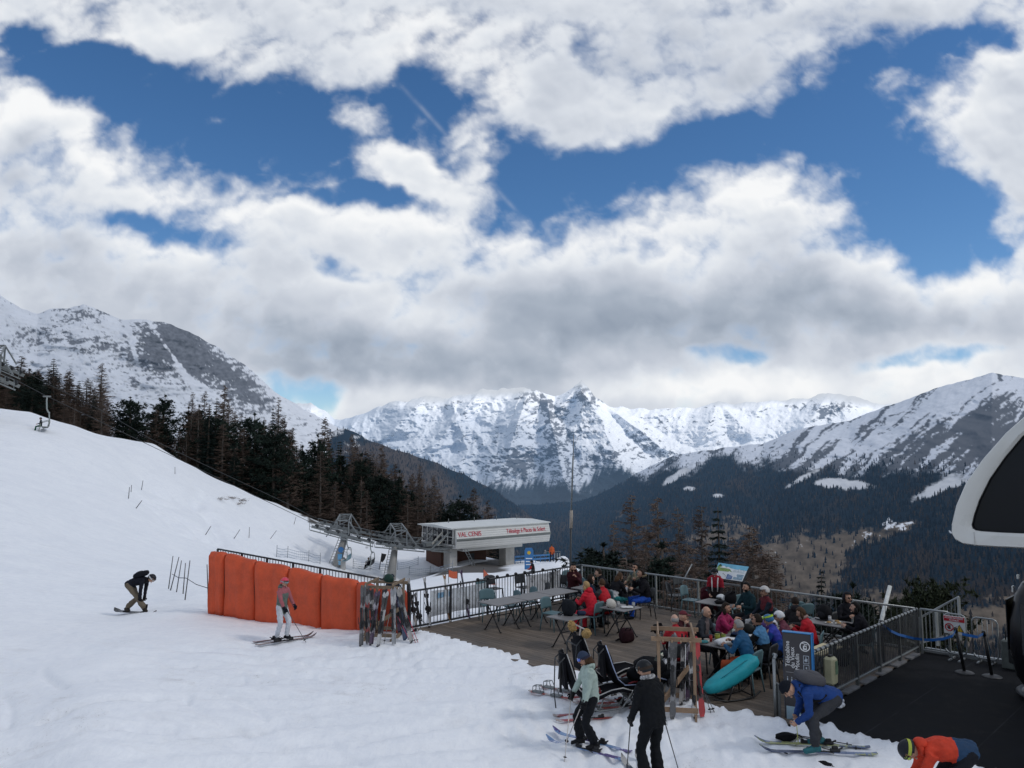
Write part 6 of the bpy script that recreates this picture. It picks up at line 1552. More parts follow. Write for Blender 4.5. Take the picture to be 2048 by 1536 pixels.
    if j2 == 'shoulder': zone[(zone == 1) & ((sid == 2) | (np.isin(sid, [5, 11]) & (par < .55)))] = 5
    if j2 == 'arms': zone[(zone == 1) & np.isin(sid, [5, 6, 11, 12])] = 5
    if j2 == 'front':
        f_ = np.array(fw); rr = np.array(rt); rel = fc-np.array(C); zone[(zone == 1) & (sid < 2) & ((rel @ f_) > .05*s) & (np.abs(rel @ rr) < .075*s)] = 5
    if j2 == 'back':
        f_ = np.array(fw); rr = np.array(rt); rel = fc-np.array(W); zone[(zone == 1) & (sid == 0) & (par < .9) & ((rel @ f_) < .07*s)] = 5
    if j2 == 'lower': zone[(zone == 1) & (sid == 0) & (par < .62)] = 5
    if pants2: zone[(zone == 2) & (sid >= 5) & np.isin(sid, [8, 14]) & (par > .45) & (fc[:, 1] < np.array([ankles[0].y, ankles[1].y]).mean()+9)] = 8
    fin = MB(); fin.v = [tuple(x) for x in co]; fin.f = faces; fin.mi = [int(z) for z in zone]; fin.sm = [True]*len(faces)
    # head
    hy, hp = math.radians(head[0]), math.radians(head[1])
    Rh = axes_R(rt, fw, up2) @ Matrix.Rotation(-math.radians(lean+curve)*-1*0, 3, 'X')
    base_p = math.radians(lean+curve)*.35
    Rh = Matrix.Rotation(math.radians(twist)+hy, 3, 'Z') @ Matrix.Rotation(-hp-0*base_p, 3, 'X')
    nk = N+up2*.075*s
    hc = nk+Rh @ V((0, .022*s, .088*s))
    head_mesh(fin, hc, Rh, s, 0, 6, 7)
    for i, sg in enumerate((-1, 1)):
        d = (WR[i]-EL[i]).normalized(); nrm = V((-sg*.75, .25, -.45)) if pose == 'sit' else V((-sg, .1, -.1))
        hand(fin, WR[i]-d*.012*s, d, nrm, 4 if glove else 0, s, curl, 1.35 if glove else 1.0, 1 if d.cross(nrm).dot(V((0, 1, .35))) > 0 else -1)
        if glove:
            fin.tube([WR[i]-d*.055*s, WR[i]+d*.012*s], [.050*s, .046*s], 10, 4)
    mats = [smat(skin), cmat(jacket), cmat(pants), cmat(shoe, .5, 'boot'), cmat(glove or (.02, .02, .02), .7, 'glove'), cmat(jacket2 or jacket), mat('eye_dark', (.02, .015, .012), .4), mat('lips', (.30, .11, .09), .5), cmat(pants2 or pants)]
    fin.build('body', mats, t)
    # what is worn
    hm = cmat(HAIR[hair[0]], .6, 'hair')
    style = hair[1]
    if style != 'none' and not (wear in ('helmet', 'beanie', 'cap') and style == 'short'):
        if style == 'short': o = shell(hc, Rh, s, (.083, .101, .123), lambda x, y, z: (z > .30 or y < .12) and z > -.42 and not (y > .45 and z < .62))
        elif style == 'thin': o = shell(hc, Rh, s, (.080, .098, .117), lambda x, y, z: y < .0 and -.35 < z < .45)
        else: o = shell(hc, Rh, s, (.088, .106, .126), lambda x, y, z: (z > .35 or y < .25) and z > -.95 and not (y > .40 and z < .6))
        if style == 'long':
            o.tube([hc+Rh @ V((0, -.075*s, -.03*s)), hc+Rh @ V((0, -.095*s, -.12*s)), hc+Rh @ V((0, -.10*s, -.24*s))], [.075*s, .07*s, .045*s], 10)
        if style == 'bob':
            for sg in (-1, 1): o.tube([hc+Rh @ V((sg*.07*s, -.01, .0)), hc+Rh @ V((sg*.083*s, -.012, -.09*s)), hc+Rh @ V((sg*.07*s, -.0, -.13*s))], [.03*s, .036*s, .022*s], 8)
        hb = o.build('hair', hm, t); solid(hb, .012*s)
    if beard:
        hb = shell(hc, Rh, s, (.079, .100, .119), lambda x, y, z: y > .05 and -1 < z < -.42 and not (y > .9 and z > -.5)).build('beard', hm, t); solid(hb, .008)
    if wear == 'helmet':
        o = shell(hc, Rh, s, (.104, .124, .134), lambda x, y, z: z > -.30 and not (y > .42 and z < .38) and not (z < -.05 and y > .2), 24, 18)
        hb = o.build('helmet', cmat(wear_c, .35, 'shell'), t); solid(hb, .016)
        o = MB(); o.tube([hc+Rh @ V((x*s, y*s, z*s)) for x, y, z in ((-.098, .055, .035), (-.06, .108, .046), (0, .124, .05), (.06, .108, .046), (.098, .055, .035))], .008*s, 6); o.build('helmet_rim', M_BLACK, hb)
    if wear == 'beanie':
        o = shell(hc, Rh, s, (.090, .110, .138), lambda x, y, z: z > .10 and not (y > .6 and z < .30), 22, 16); hb = o.build('beanie', cmat(wear_c, .9, 'knit'), t); solid(hb, .014)
    if wear == 'cap':
        o = shell(hc, Rh, s, (.086, .106, .126), lambda x, y, z: z > .28, 20, 14); o.add([hc+Rh @ V((x*s, y*s, z*s)) for x, y, z in ((-.062, .075, .042), (.062, .075, .042), (.05, .155, .030), (0, .172, .028), (-.05, .155, .030))], [(0, 1, 2, 3, 4)]); hb = o.build('cap', cmat(wear_c, .85, 'cap'), t); solid(hb, .010)
    if goggles:
        up_ = goggles.get('up', 0.)
        o = shell(hc+Rh @ V((0, 0, up_*s)), Rh, s, (.098, .122, .128), lambda x, y, z: -.12 < z < .46 and y > .50, 30, 24); gb = o.build('goggles', mat('goggle_%d' % int(goggles['c'][2]*999), goggles['c'], .12, .12, 20, spec=.9, coat=.6), t); solid(gb, .012)
        o = MB()
        R_ = [(math.cos(a), math.sin(a)) for a in [math.radians(k) for k in range(28, -209, -15)]]
        for i in range(len(R_)-1):
            pts = []
            for (cx_, sy_) in (R_[i], R_[i+1]):
                for dz in (-.020, .020): pts.append(hc+Rh @ V((cx_*.112*s, sy_*.131*s, (.030+dz+up_)*s)))
            o.quad(pts[0], pts[2], pts[3], pts[1])
        o.build('strap', cmat(goggles.get('s', (.02, .02, .02))), gb)
    if glasses:
        o = MB()
        for sg in (-1, 1): o.bbox(hc+Rh @ V((sg*.033*s, .098*s, .010*s)), (.048*s, .008, .032*s), .004, Rh); o.tube([hc+Rh @ V((sg*.058*s, .094*s, .014*s)), hc+Rh @ V((sg*.082*s, 0, .012*s))], .003, 4)
        o.box(hc+Rh @ V((0, .1*s, .016*s)), (.02*s, .005, .006), Rh); o.build('sunglasses', mat('lens_black', (.006, .006, .008), .12, spec=.6), t)
    if hood == 'up':
        o = shell(hc, Rh, s, (.108, .126, .142), lambda x, y, z: not (y > .38 and -.75 < z < .62) and z > -.85, 22, 16); hb = o.build('hood', cmat(jacket), t); solid(hb, .018)
    if hood == 'down':
        o = MB(); o.ell(N-fw*.085*s+up2*.02*s, (.115*s, .062*s, .085*s), axes_R(rt, fw, up2), 14, 9); o.tube([N+rt*.085*s+fw*.03*s+up2*.03*s, N+rt*.10*s-fw*.05*s+up2*.045*s, N-fw*.11*s+up2*.06*s, N-rt*.10*s-fw*.05*s+up2*.045*s, N-rt*.085*s+fw*.03*s+up2*.03*s], .030*s, 8); o.build('hood', cmat(jacket), t)
        if fur:
            o = MB(); rr_ = random.Random(3)
            for k in range(60):
                a = PI*k/59; p = N+rt*math.cos(a)*.115*s-fw*math.sin(a)*.14*s+up2*(.075+.02*rr_.random())*s; o.ell(p, (.020*s, .020*s, .024*s), n=6, m=4)
            o.build('fur_trim', cmat(fur, .95, 'fur'), t)
    if scarf:
        o = MB(); o.tube([N+rt*.07*s+fw*.05*s+up2*.05*s, N+rt*.085*s-fw*.02*s+up2*.055*s, N-fw*.075*s+up2*.06*s, N-rt*.085*s-fw*.02*s+up2*.055*s, N-rt*.07*s+fw*.05*s+up2*.05*s, N+fw*.085*s+up2*.04*s, N+rt*.07*s+fw*.05*s+up2*.05*s], .034*s, 8); o.build('scarf', scarf if isinstance(scarf, bpy.types.Material) else cmat(scarf, .9, 'knit'), t)
    if pack:
        Rb = axes_R(rt, fw, (up+up2).normalized()); c = W.lerp(N, .52)-fw*.195*s
        o = MB(); o.ell(c, (.150*s, .095*s, .235*s), Rb, 16, 10, 0, lambda q: Vector([math.copysign(abs(v)**.72, v) for v in q])); o.ell(c-fw*.075*s-up*.05*s, (.105*s, .05*s, .13*s), Rb, 12, 8); pk = o.build('backpack', cmat(pack, .7, 'pack'), t)
        o = MB()
        for sg in (-1, 1): o.tube([c+rt*sg*.09*s+fw*.07*s+up2*.20*s, N+rt*sg*.105*s+up2*.055*s, N+rt*sg*.125*s+fw*.115*s-up2*.08*s, C+rt*sg*.15*s+fw*.10*s-up2*.06*s, W+rt*sg*.165*s-fw*.02*s], .018*s, 6)
        o.build('strap', cmat((.012, .012, .014), .7, 'pack'), pk)
    return t, {'wrist': [t.matrix_basis @ w for w in WR], 'head': hc}
# ------------------------------------------------------------------ terrace furniture
M_CHBLUE = mat('blue_grey_plastic', (.085, .155, .175), .5, .08, 4)
M_CHDARK = mat('anthracite_plastic', (.022, .024, .027), .5, .1, 4)
M_TOP = mat('grey_table_top', (.17, .165, .165), .55, .12, 5)
M_LEG = mat('black_table_leg', (.012, .012, .013), .45, .1)
def make_chair(m):
    t = thing('terrace_chair', (0, 0, 0), '', 'chair')
    b = MB(); n = 8; V = []
    for j in range(n+1):
        for i in range(n+1):
            x = -.215+.43*i/n; y = -.21+.43*j/n; V.append((x*(1-.06*(j/n)), y, .455-.012*math.sin(PI*i/n)*math.sin(PI*j/n)+(.012 if j == n else 0)))
    k = (n+1)**2; V += [(x, y, z-.022) for x, y, z in V]
    fs = [(j*(n+1)+i, j*(n+1)+i+1, (j+1)*(n+1)+i+1, (j+1)*(n+1)+i) for j in range(n) for i in range(n)]; fs += [tuple(a+k for a in f[::-1]) for f in fs]
    for i in range(n): fs += [(i+1, i, k+i, k+i+1), (n*(n+1)+i, n*(n+1)+i+1, k+n*(n+1)+i+1, k+n*(n+1)+i), ((i+1)*(n+1), i*(n+1), k+i*(n+1), k+(i+1)*(n+1))[::-1], ((i+1)*(n+1)+n, i*(n+1)+n, k+i*(n+1)+n, k+(i+1)*(n+1)+n)]
    b.add(V, fs, 0, True); b.build('seat', m, t, fix=True)
    b = MB(); out = []
    P = lambda x, z: Vector((x, -.215-.16*(z-.46)-.035*(1-(x/.22)**2)+.03, z))
    nx, nz = 10, 6; V = []
    for j in range(nz+1):
        for i in range(nx+1):
            x = -.21+.42*i/nx; zt = .835-.05*abs(x/.21)**3.2; z = .545+(zt-.545)*j/nz; V.append(P(x, z))
    k = len(V); V += [v+Vector((0, .016, 0)) for v in V]
    fs = [(j*(nx+1)+i, j*(nx+1)+i+1, (j+1)*(nx+1)+i+1, (j+1)*(nx+1)+i) for j in range(nz) for i in range(nx)]; fs += [tuple(a+k for a in f[::-1]) for f in fs]
    for i in range(nx): fs += [(i, i+1, k+i+1, k+i), (nz*(nx+1)+i, nz*(nx+1)+i+1, k+nz*(nx+1)+i+1, k+nz*(nx+1)+i)]
    for j in range(nz): fs += [(j*(nx+1), (j+1)*(nx+1), k+(j+1)*(nx+1), k+j*(nx+1)), (j*(nx+1)+nx, (j+1)*(nx+1)+nx, k+(j+1)*(nx+1)+nx, k+j*(nx+1)+nx)]
    b.add(V, fs, 0, True)
    for sg in (-1, 1): b.tube([(sg*.20, -.20, .44), P(sg*.205, .56), P(sg*.205, .77)], .017, 7)
    b.build('backrest', m, t, fix=True)
    for sx_, sy in ((-1, 1), (1, 1), (-1, -1), (1, -1)):
        b = MB(); b.tube([(sx_*.195, sy*.185, .45), (sx_*.225, sy*.225-(.02 if sy < 0 else 0), 0)], [.019, .014], 8); b.build('leg', m, t)
    return t
CHAIR = {'blue': make_chair(M_CHBLUE), 'dark': make_chair(M_CHDARK)}; chair_used = set()
def chair(u, v, ang, kind, label, p=None):
    p = p or on_z(u, v, 0.0); p = Vector(p); p.z = 0.001
    o = CHAIR[kind]
    if kind in chair_used: o = copy_tree(o)
    chair_used.add(kind); o.location = p; o.rotation_euler = (0, 0, math.radians(ang-90)); o['label'] = label; o['group'] = 'terrace chairs'; return o
def make_table(label, a, b_, la, lb, top=None, legs=True, z=.74):
    t = thing('terrace_table', D(a, b_), label, 'table', 'terrace tables', R=axes_R(E1, -E2, (0, 0, 1)))
    b = MB(); b.bbox((0, 0, z-.014), (la, lb, .028), .008); b.build('top', top or M_TOP, t)
    for sg in (-1, 1):
        for sx_ in (-1, 1):
            b = MB(); q = lb*.32*sg
            b.tube([(sx_*la*.30, q, z-.03), (sx_*-.02, q, .38), (-sx_*la*.36, q, .02), (-sx_*la*.42, q, .012)], .017, 7); b.build('leg', M_LEG, t)
    b = MB(); b.tube([(0, -lb*.32, .38), (0, lb*.32, .38)], .013, 6); b.build('stretcher', M_LEG, t)
    return t
make_table('empty grey table at the near end of the row of three by the banner railing', 1.69, 5.32, .78, 1.07)
make_table('empty grey table in the middle of the row of three by the banner railing', 1.72, 4.23, .78, 1.04)
make_table('empty grey table at the corner end of the row of three by the banner railing', 1.72, 3.18, .80, 1.00)
make_table('small grey table with a black backpack, before the two people in red', 4.22, 5.58, .72, .74)
make_table('small table with cups in front of the man in the maroon hooded jacket', 1.95, 2.05, .70, .72)
make_table('small table with a white helmet and cups beside the man in blue trousers', 4.45, 3.75, .78, .78)
make_table('grey table with bags in front of the standing helmeted figure', 5.90, 1.40, 1.05, .74)
make_table('crowded table with a white bag and jars, before the man in the blue sweater', 8.28, 5.05, .78, 1.30)
make_table('crowded table piled with helmets, before the woman in the magenta jacket', 8.28, 3.72, .78, 1.28)
make_table('grey table with food before the person in the black hood', 8.98, 1.76, .98, .72)
make_table('narrow table with pale yellow top behind the gondola sign', 9.92, 4.35, .42, 1.0, mat('pale_yellow_top', (.50, .42, .24), .5, .12, 6))
chair(977, 1241, 285, 'blue', 'blue chair at the outer end of the row of three tables, facing the snow')
chair(972, 1216, 320, 'blue', 'blue chair between the banner railing and the first empty table')
chair(988, 1206, 310, 'dark', 'dark chair between the banner railing and the first empty table')
chair(1019, 1243, 205, 'blue', 'blue chair turned away at the first empty table, nearest the snow')
chair(1053, 1234, 205, 'blue', 'blue chair turned away between the first and second empty tables')
chair(1049, 1203, 310, 'dark', 'dark chair behind the middle empty table, only its top showing')
chair(1081, 1223, 195, 'dark', 'dark chair turned away at the middle empty table')
chair(1124, 1206, 230, 'dark', 'dark chair at the corner end of the row of three tables')
chair(1150, 1211, 225, 'blue', 'blue chair standing free between the empty tables and the woman in navy')
chair(1142, 1194, 290, 'blue', 'blue chair beside the man in the maroon hooded jacket')
chair(1105, 1260, 320, 'blue', 'blue chair at the backpack table, nearest the snow')
chair(1352, 1221, 10, 'dark', 'dark chair at the outer end of the bag table')
chair(1367, 1207, 310, 'dark', 'dark chair by the valley railing at the bag table')
chair(1383, 1231, 320, 'blue', 'blue chair turned away at the bag table')
chair(1462, 1248, 130, 'blue', 'small blue chair back rising behind the magenta jacket')
chair(1587, 1264, 100, 'blue', 'blue chair at the food table, nearer the red jacket woman')
chair(1604, 1269, 110, 'blue', 'second blue chair at the food table just above the gondola sign')
COAT_CH = chair(1423, 1236, 70, 'blue', 'blue chair with a maroon coat over its back')
# coat over the chair back
p = COAT_CH.location; f = Vector((math.cos(math.radians(70)), math.sin(math.radians(70)), 0)); r = Vector((f.y, -f.x, 0))
t = thing('coat', p+Vector((0, 0, .84)), 'dark maroon coat hung over a blue chair back', 'coat', R=axes_R(r, f, (0, 0, 1)))
b = MB(); n = 12
for i in range(n):
    for (d0, d1) in ((0, 1),):
        xs = [-.25+.5*i/n, -.25+.5*(i+1)/n]; prof = [(.06, -.18), (.0, -.04), (-.05, .055), (-.16, .05), (-.24, -.05), (-.28, -.30), (-.27, -.52)]
        for k in range(len(prof)-1):
            w_ = lambda x, k: .02*math.sin(x*31+k)
            q = [Vector((x, prof[kk][0]-.04+w_(x, kk), prof[kk][1]-.08*(abs(x)/.25)**2)) for kk, x in ((k, xs[0]), (k, xs[1]), (k+1, xs[1]), (k+1, xs[0]))]
            b.add(q, [(0, 1, 2, 3)], 0, True)
o = b.build('cloth', cmat((.055, .010, .016)), t); solid(o, .03)
# ---- things on the tables
def blobby(name, loc, r, m, label, cat, group=None, rz=0., e=.75, parts=None, seed=1):
    t = thing(name, loc, label, cat, group, rz); rs = random.Random(seed); b = MB()
    def fn(q):
        k = 1+.10*math.sin(q.x*5+seed)+.08*math.sin(q.y*7+q.z*4+seed*2); return Vector([math.copysign(abs(v)**e, v)*k for v in q])
    b.ell((0, 0, r[2]*.92), r, None, 18, 12, 0, fn); b.build('body', m, t); return t
def backpack(loc, label, c, s=1.0, rz=0.):
    t = blobby('backpack', loc, (.20*s, .15*s, .20*s), cmat(c, .8, 'pack'), label, 'backpack', 'bags on the terrace', rz, .7, seed=int(s*10))
    b = MB(); b.tube([(-.08*s, -.10*s, .34*s), (-.06*s, -.16*s, .42*s), (.06*s, -.16*s, .42*s), (.08*s, -.10*s, .34*s)], .014, 6)
    b.tube([(-.17*s, .05, .1), (-.24*s, .16*s, .03), (-.1*s, .26*s, .02), (.1*s, .24*s, .02)], .014, 6); b.build('strap', cmat((.015, .015, .017), .8, 'pack'), t)
    b = MB(); b.ell((0, .12*s, .14*s), (.13*s, .06*s, .10*s), None, 12, 8); b.build('pocket', cmat([min(1, x*1.8) for x in c], .8, 'pack'), t); return t
def helmet_thing(loc, label, c, rz=0., tilt=0., stripe=None):
    t = thing('ski_helmet', loc, label, 'helmet', 'helmets left on the tables', rz)
    o = shell(Vector((0, 0, .085)), Matrix.Rotation(tilt, 3, 'X'), 1.0, (.115, .135, .125), lambda x, y, z: z > -.42 and not (y > .55 and z < .2), 22, 16); hb = o.build('shell', cmat(c, .35, 'shell'), t); solid(hb, .02)
    b = MB(); b.tube([(-.11, .05, .10), (-.06, .12, .105), (0, .14, .11), (.06, .12, .105), (.11, .05, .10)], .016, 6); b.build('goggle_strap', cmat(stripe or (.02, .02, .02)), t)
    b = MB(); b.tube([(-.10, .02, .04), (-.03, .06, -.0), (.05, .05, .0), (.10, .02, .04)], .007, 5); b.build('chin_strap', M_BLACK, t); return t
Z = .742
backpack(D(4.15, 5.42, Z), 'black backpack slumped on the small table before the two people in red', (.014, .016, .020), 1.0, 1.2)
t = blobby('glove_pile', D(4.38, 5.25, Z), (.11, .09, .055), cmat((.02, .03, .06)), 'dark blue gloves lying beside the black backpack', 'gloves', e=.8, seed=4)
helmet_thing(D(4.30, 3.98, Z), 'white helmet on the small table beside the man in blue trousers', (.50, .47, .42), .8, .3)
def cup(a, b_, h, r, c, label, name='cup', cat='cup', z=Z):
    t = thing(name, D(a, b_, z), label, cat); b = MB(); b.lathe([(r*.78, 0), (r*.95, h*.5), (r, h), (r*.9, h), (r*.85, h*.85)], 14); b.build('body', cmat(c, .4, 'cup'), t)
    b = MB(); b.lathe([(r*1.02, h), (r*1.02, h+.012), (r*.5, h+.018)], 14); b.build('rim', cmat([x*.6 for x in c], .4, 'cup'), t); return t
cup(4.55, 3.62, .14, .035, (.02, .02, .022), 'black bottle standing beside the white helmet', 'bottle', 'bottle')
cup(4.34, 3.72, .11, .04, (.50, .50, .50), 'white cup between the white helmet and the black bottle')
cup(4.66, 3.50, .10, .04, (.40, .42, .42), 'pale cup in front of the man in the black parka')
t = blobby('tray', D(4.62, 3.75, Z), (.16, .11, .02), cmat((.55, .55, .54)), 'white paper tray on the table of the man in blue trousers', 'tray', e=.5, seed=3)
helmet_thing(D(5.95, 1.38, Z), 'white helmet among dark bags on the bag table', (.52, .54, .55), 2., .1)
backpack(D(6.18, 1.28, Z), 'black bag on the bag table before the seated man in dark teal', (.010, .010, .012), .78, .4)
t = blobby('glove_pile', D(6.02, 1.55, Z), (.16, .09, .05), cmat((.012, .012, .014)), 'black gloves at the front edge of the bag table', 'gloves', e=.8, seed=9)
# crowded tables
t = blobby('plastic_bag', D(8.42, 5.42, Z), (.25, .17, .075), mat('white_plastic_bag', (.62, .63, .64), .45, .1, 8, .8, 9), 'crumpled white plastic bag on the crowded table before the blue sweater', 'bag', e=.85, rz=.3, seed=6)
t = blobby('plastic_bag', D(8.15, 4.55, Z), (.11, .10, .09), mat('pale_green_bag', (.50, .54, .46), .45, .1, 8, .8, 9), 'small pale green plastic bag in the middle of the crowded table', 'bag', e=.85, seed=2)
cup(8.06, 5.20, .12, .055, (.30, .34, .05), 'green pickle jar on the crowded table', 'jar', 'jar'); cup(8.14, 5.10, .11, .05, (.24, .29, .05), 'second green jar touching the pickle jar', 'jar', 'jar')
cup(8.02, 5.40, .12, .034, (.34, .03, .03), 'red drink can beside the green jars', 'drink_can', 'can'); cup(8.0, 5.53, .06, .06, (.55, .50, .44), 'pale bowl beside the red can', 'bowl', 'bowl')
t = blobby('glove_pile', D(7.98, 5.62, Z), (.10, .05, .03), cmat((.05, .20, .22)), 'teal cloth at the corner of the crowded table', 'cloth', e=.8, seed=5)
helmet_thing(D(8.40, 5.02, Z), 'dark navy helmet between the white bag and the jars', (.016, .026, .060), 2.2, .2)
cup(8.28, 4.78, .20, .032, (.40, .42, .42), 'pale clear bottle standing behind the navy helmet', 'bottle', 'bottle'); cup(8.1, 4.30, .22, .036, (.34, .34, .33), 'tall pale bottle beside the dark helmet', 'bottle', 'bottle')
helmet_thing(D(8.22, 4.18, Z), 'black helmet on the crowded table before the magenta jacket', (.014, .016, .016), 1.0, .2)
helmet_thing(D(8.34, 3.62, Z), 'purple helmet in the pile on the helmet table', (.075, .035, .16), .4, .2, (.3, .3, .3)); helmet_thing(D(8.36, 3.36, Z), 'white helmet behind the purple one in the pile', (.55, .55, .58), 2.6, .2, (.08, .04, .14))
helmet_thing(D(8.08, 3.42, Z), 'black helmet at the railing side of the pile of helmets', (.014, .013, .018), 1.6, .1, (.5, .5, .5)); helmet_thing(D(8.12, 3.72, Z), 'dark grey helmet nearest the magenta jacket in the pile', (.030, .034, .036), 0., .2)
cup(8.42, 3.95, .08, .04, (.42, .28, .06), 'yellow cup beside the purple helmet'); t = blobby('tray', D(8.48, 4.40, Z), (.20, .13, .02), cmat((.56, .56, .56)), 'white tray before the man with sunglasses', 'tray', e=.5, seed=7)
backpack(D(8.78, 1.55, Z), 'black bag with a cap on top on the food table', (.012, .012, .014), .85, 2.)
for k, (da, db, lab) in enumerate(((9.10, 1.62, 'paper plate of food nearest the black hood'), (9.22, 1.80, 'paper plate of food nearest the dark profile'), (9.02, 1.88, 'paper plate of food nearest the platform railing'))):
    t = thing('food_plate', D(da, db, Z), lab, 'plate', 'food on the end table'); b = MB(); b.lathe([(.07, 0), (.10, .012), (.09, .016), (.06, .008)], 18); b.build('plate', cmat((.52, .50, .46)), t)
    b = MB(); b.ell((0, 0, .022), (.06, .035, .022), n=10, m=6); b.ell((.03, .03, .02), (.03, .03, .018), n=8, m=6); b.build('food', mat('bread', (.34, .20, .07), .7, .3, 20), t)
cup(8.95, 1.66, .11, .035, (.62, .62, .62), 'white bottle beside the black bag on the food table', 'bottle', 'bottle'); cup(1.90, 1.92, .20, .036, (.015, .015, .017), 'black flask standing on the table of the maroon jacket', 'flask', 'flask')
cup(2.1, 2.0, .12, .05, (.40, .34, .26), 'pale paper cup on the table of the maroon jacket')
backpack(D(4.9, 4.15, .0), 'dark backpack with orange top on the boards under the table with the white helmet', (.030, .012, .016), .9, .3)
backpack(D(5.35, 3.42, .18), 'small black bag hanging under the chair of the man in blue trousers', (.010, .010, .011), .62, .3)
backpack(D(9.55, 2.45, .0), 'black helmet bag on the boards by the dark profile', (.010, .010, .012), .9, .9)
backpack(D(2.75, 1.55, .30), 'dark backpack behind the man in the black jacket by the railing', (.012, .012, .016), 1.15, .9)
# ---- turquoise lounger cushion on its rocking frame
t = thing('lounge_cushion', D(8.98, 6.32), 'puffy turquoise lounge cushion on a black rocking frame', 'lounger', rz=math.radians(20)); t.scale = (.84, .84, .84)
def lf(q):
    k = 1-.12*math.cos(q.x*2.2)
    k = .86+.16*q.x
    return Vector((math.copysign(abs(q.x)**.72, q.x), math.copysign(abs(q.y)**.62, q.y)*k*(1+.05*math.sin(q.x*9)), math.copysign(abs(q.z)**.75, q.z)*k*(1+.07*math.sin(q.x*11+q.y*5))-.10*math.cos(q.x*2.4)))
b = MB(); Rl = Matrix.Rotation(math.radians(-24), 3, 'Y'); b.ell((0, 0, .52), (.76, .30, .20), Rl, 34, 20, 0, lf)
tip = Vector((.70, 0, .86)); b.tube([Vector((.60, .0, .78)), tip, tip+Vector((.06, .02, .07))], [.10, .05, .02], 10)
b.build('cushion', mat('turquoise_fabric', (.012, .30, .36), .6, .1, 4, .5, 5), t)
b = MB(); b.tube([Vector((-.66, -.02, .27)), Vector((-.2, -.20, .62)), Vector((.3, -.16, .84)), Vector((.66, 0, .84))], .010, 6); b.build('piping', mat('turquoise_piping', (.006, .18, .23), .6), t)
b = MB()
for y in (-.24, .24): b.tube([(-.62, y, .10), (-.3, y, .03), (.1, y, .02), (.45, y, .06), (.62, y, .16)], .022, 8); b.tube([(-.25, y, .03), (-.1, y, .34)], .018, 7); b.tube([(.4, y, .06), (.35, y, .5)], .018, 7)
b.tube([(-.3, -.24, .03), (-.3, .24, .03)], .018, 7); b.tube([(.45, -.24, .06), (.45, .24, .06)], .018, 7); b.build('rocking_frame', M_LEG, t)
# ------------------------------------------------------------------ skis, poles, racks
def ski_mat(name, c1, c2, c3):
    k = 'ski_'+name
    if k in MATS: return MATS[k]
    m, t, out = new_mat(k); tc = t.n('ShaderNodeTexCoord').outputs['Object']; s = t.n('ShaderNodeSeparateXYZ'); t.put(s.inputs[0], tc)
    n = t.noise(t.vm('MULTIPLY', tc, (16, 5, 1)), 1.6, 3, .5); d = t.m('ADD', t.m('MULTIPLY', s.outputs[1], 1.3), t.m('MULTIPLY', n, .45))
    w = t.m('FRACT', t.m('MULTIPLY', d, 1.35)); c = t.mix(t.mr(w, .36, .40), col4(c1), col4(c2)); c = t.mix(t.mr(w, .80, .83), c, col4(c3)); c = t.mix(t.mr(t.noise(tc, 30, 2, .6), .62, .68, 0, .55), c, col4(c3))
    p = t.n('ShaderNodeBsdfPrincipled'); t.put(p.inputs['Base Color'], c); p.inputs['Roughness'].default_value = .32; p.inputs['Coat Weight'].default_value = .3; t.L.new(p.outputs[0], out.inputs[0]); MATS[k] = m; return m
def ski_mesh(L=1.68, W=.1, tip=.11):
    n = 20; V = []
    for i in range(n+1):
        k = i/n; y = k*L; w = W*(.62+.38*abs(2*k-.95)**1.7)*(1 if k < .93 else max(.12, math.sqrt(max(0, 1-((k-.93)/.07)**2)))); w = w*(1 if k > .02 else .7)
        z = .012*math.sin(PI*k)+(tip*((k-.86)/.14)**2 if k > .86 else 0)+(.02*((.04-k)/.04)**2 if k < .04 else 0)
        for (x, dz) in ((-w/2, 0), (w/2, 0), (w/2, .013), (-w/2, .013)): V.append((x, y, z+dz))
    fs = [(i*4+k, i*4+(k+1) % 4, (i+1)*4+(k+1) % 4, (i+1)*4+k) for i in range(n) for k in range(4)]+[(3, 2, 1, 0), (n*4, n*4+1, n*4+2, n*4+3)]
    return V, fs
def binding_mb(L, y0=None, boot=.30):
    y = y0 or L*.47; b = MB(); z = .026
    b.bbox((0, y+boot/2+.02, z+.022), (.062, .11, .045), .012); b.bbox((0, y+boot/2+.05, z+.05), (.05, .055, .03), .012); b.bbox((0, y-boot/2-.03, z+.022), (.066, .15, .045), .012); b.bbox((0, y-boot/2-.03, z+.062), (.046, .09, .05), .014); b.bbox((0, y-boot/2-.115, z+.05), (.03, .07, .022), .008, Matrix.Rotation(-.5, 3, 'X'))
    b.bbox((0, y-.02, z), (.05, .26, .012), .003); b.bbox((-.06, y-.08, z+.015), (.014, .16, .014), .004, Matrix.Rotation(.25, 3, 'X')); b.bbox((.06, y-.08, z+.015), (.014, .16, .014), .004, Matrix.Rotation(.25, 3, 'X')); return b
M_BIND = mat('binding_black', (.014, .014, .016), .4, .1)
M_BINDW = mat('binding_pale', (.34, .34, .34), .4, .1)
def R_dir(d, nrm):
    y = Vector(d).normalized(); z = Vector(nrm); z = (z-y*z.dot(y)).normalized(); x = y.cross(z); return axes_R(x, y, z)
def add_ski(parent, x, cols, L, W=.1, tip=.11, ang=0., boot=.30, y0=None, dy=0., bind=None, z=0., flip=False):
    V, fs = ski_mesh(L, W, tip); b = MB(); b.add(V, fs, 0, False); M = Matrix.Translation((x, dy, z)) @ Matrix.Rotation(ang, 4, 'Z')
    if flip: M = M @ Matrix.Rotation(PI, 4, 'Y')
    b.xf(M); s_ = b.build('ski', ski_mat(*cols), parent, fix=True)
    bb = binding_mb(L, y0, boot).xf(M); bb.build('binding', bind or M_BIND, s_); return s_
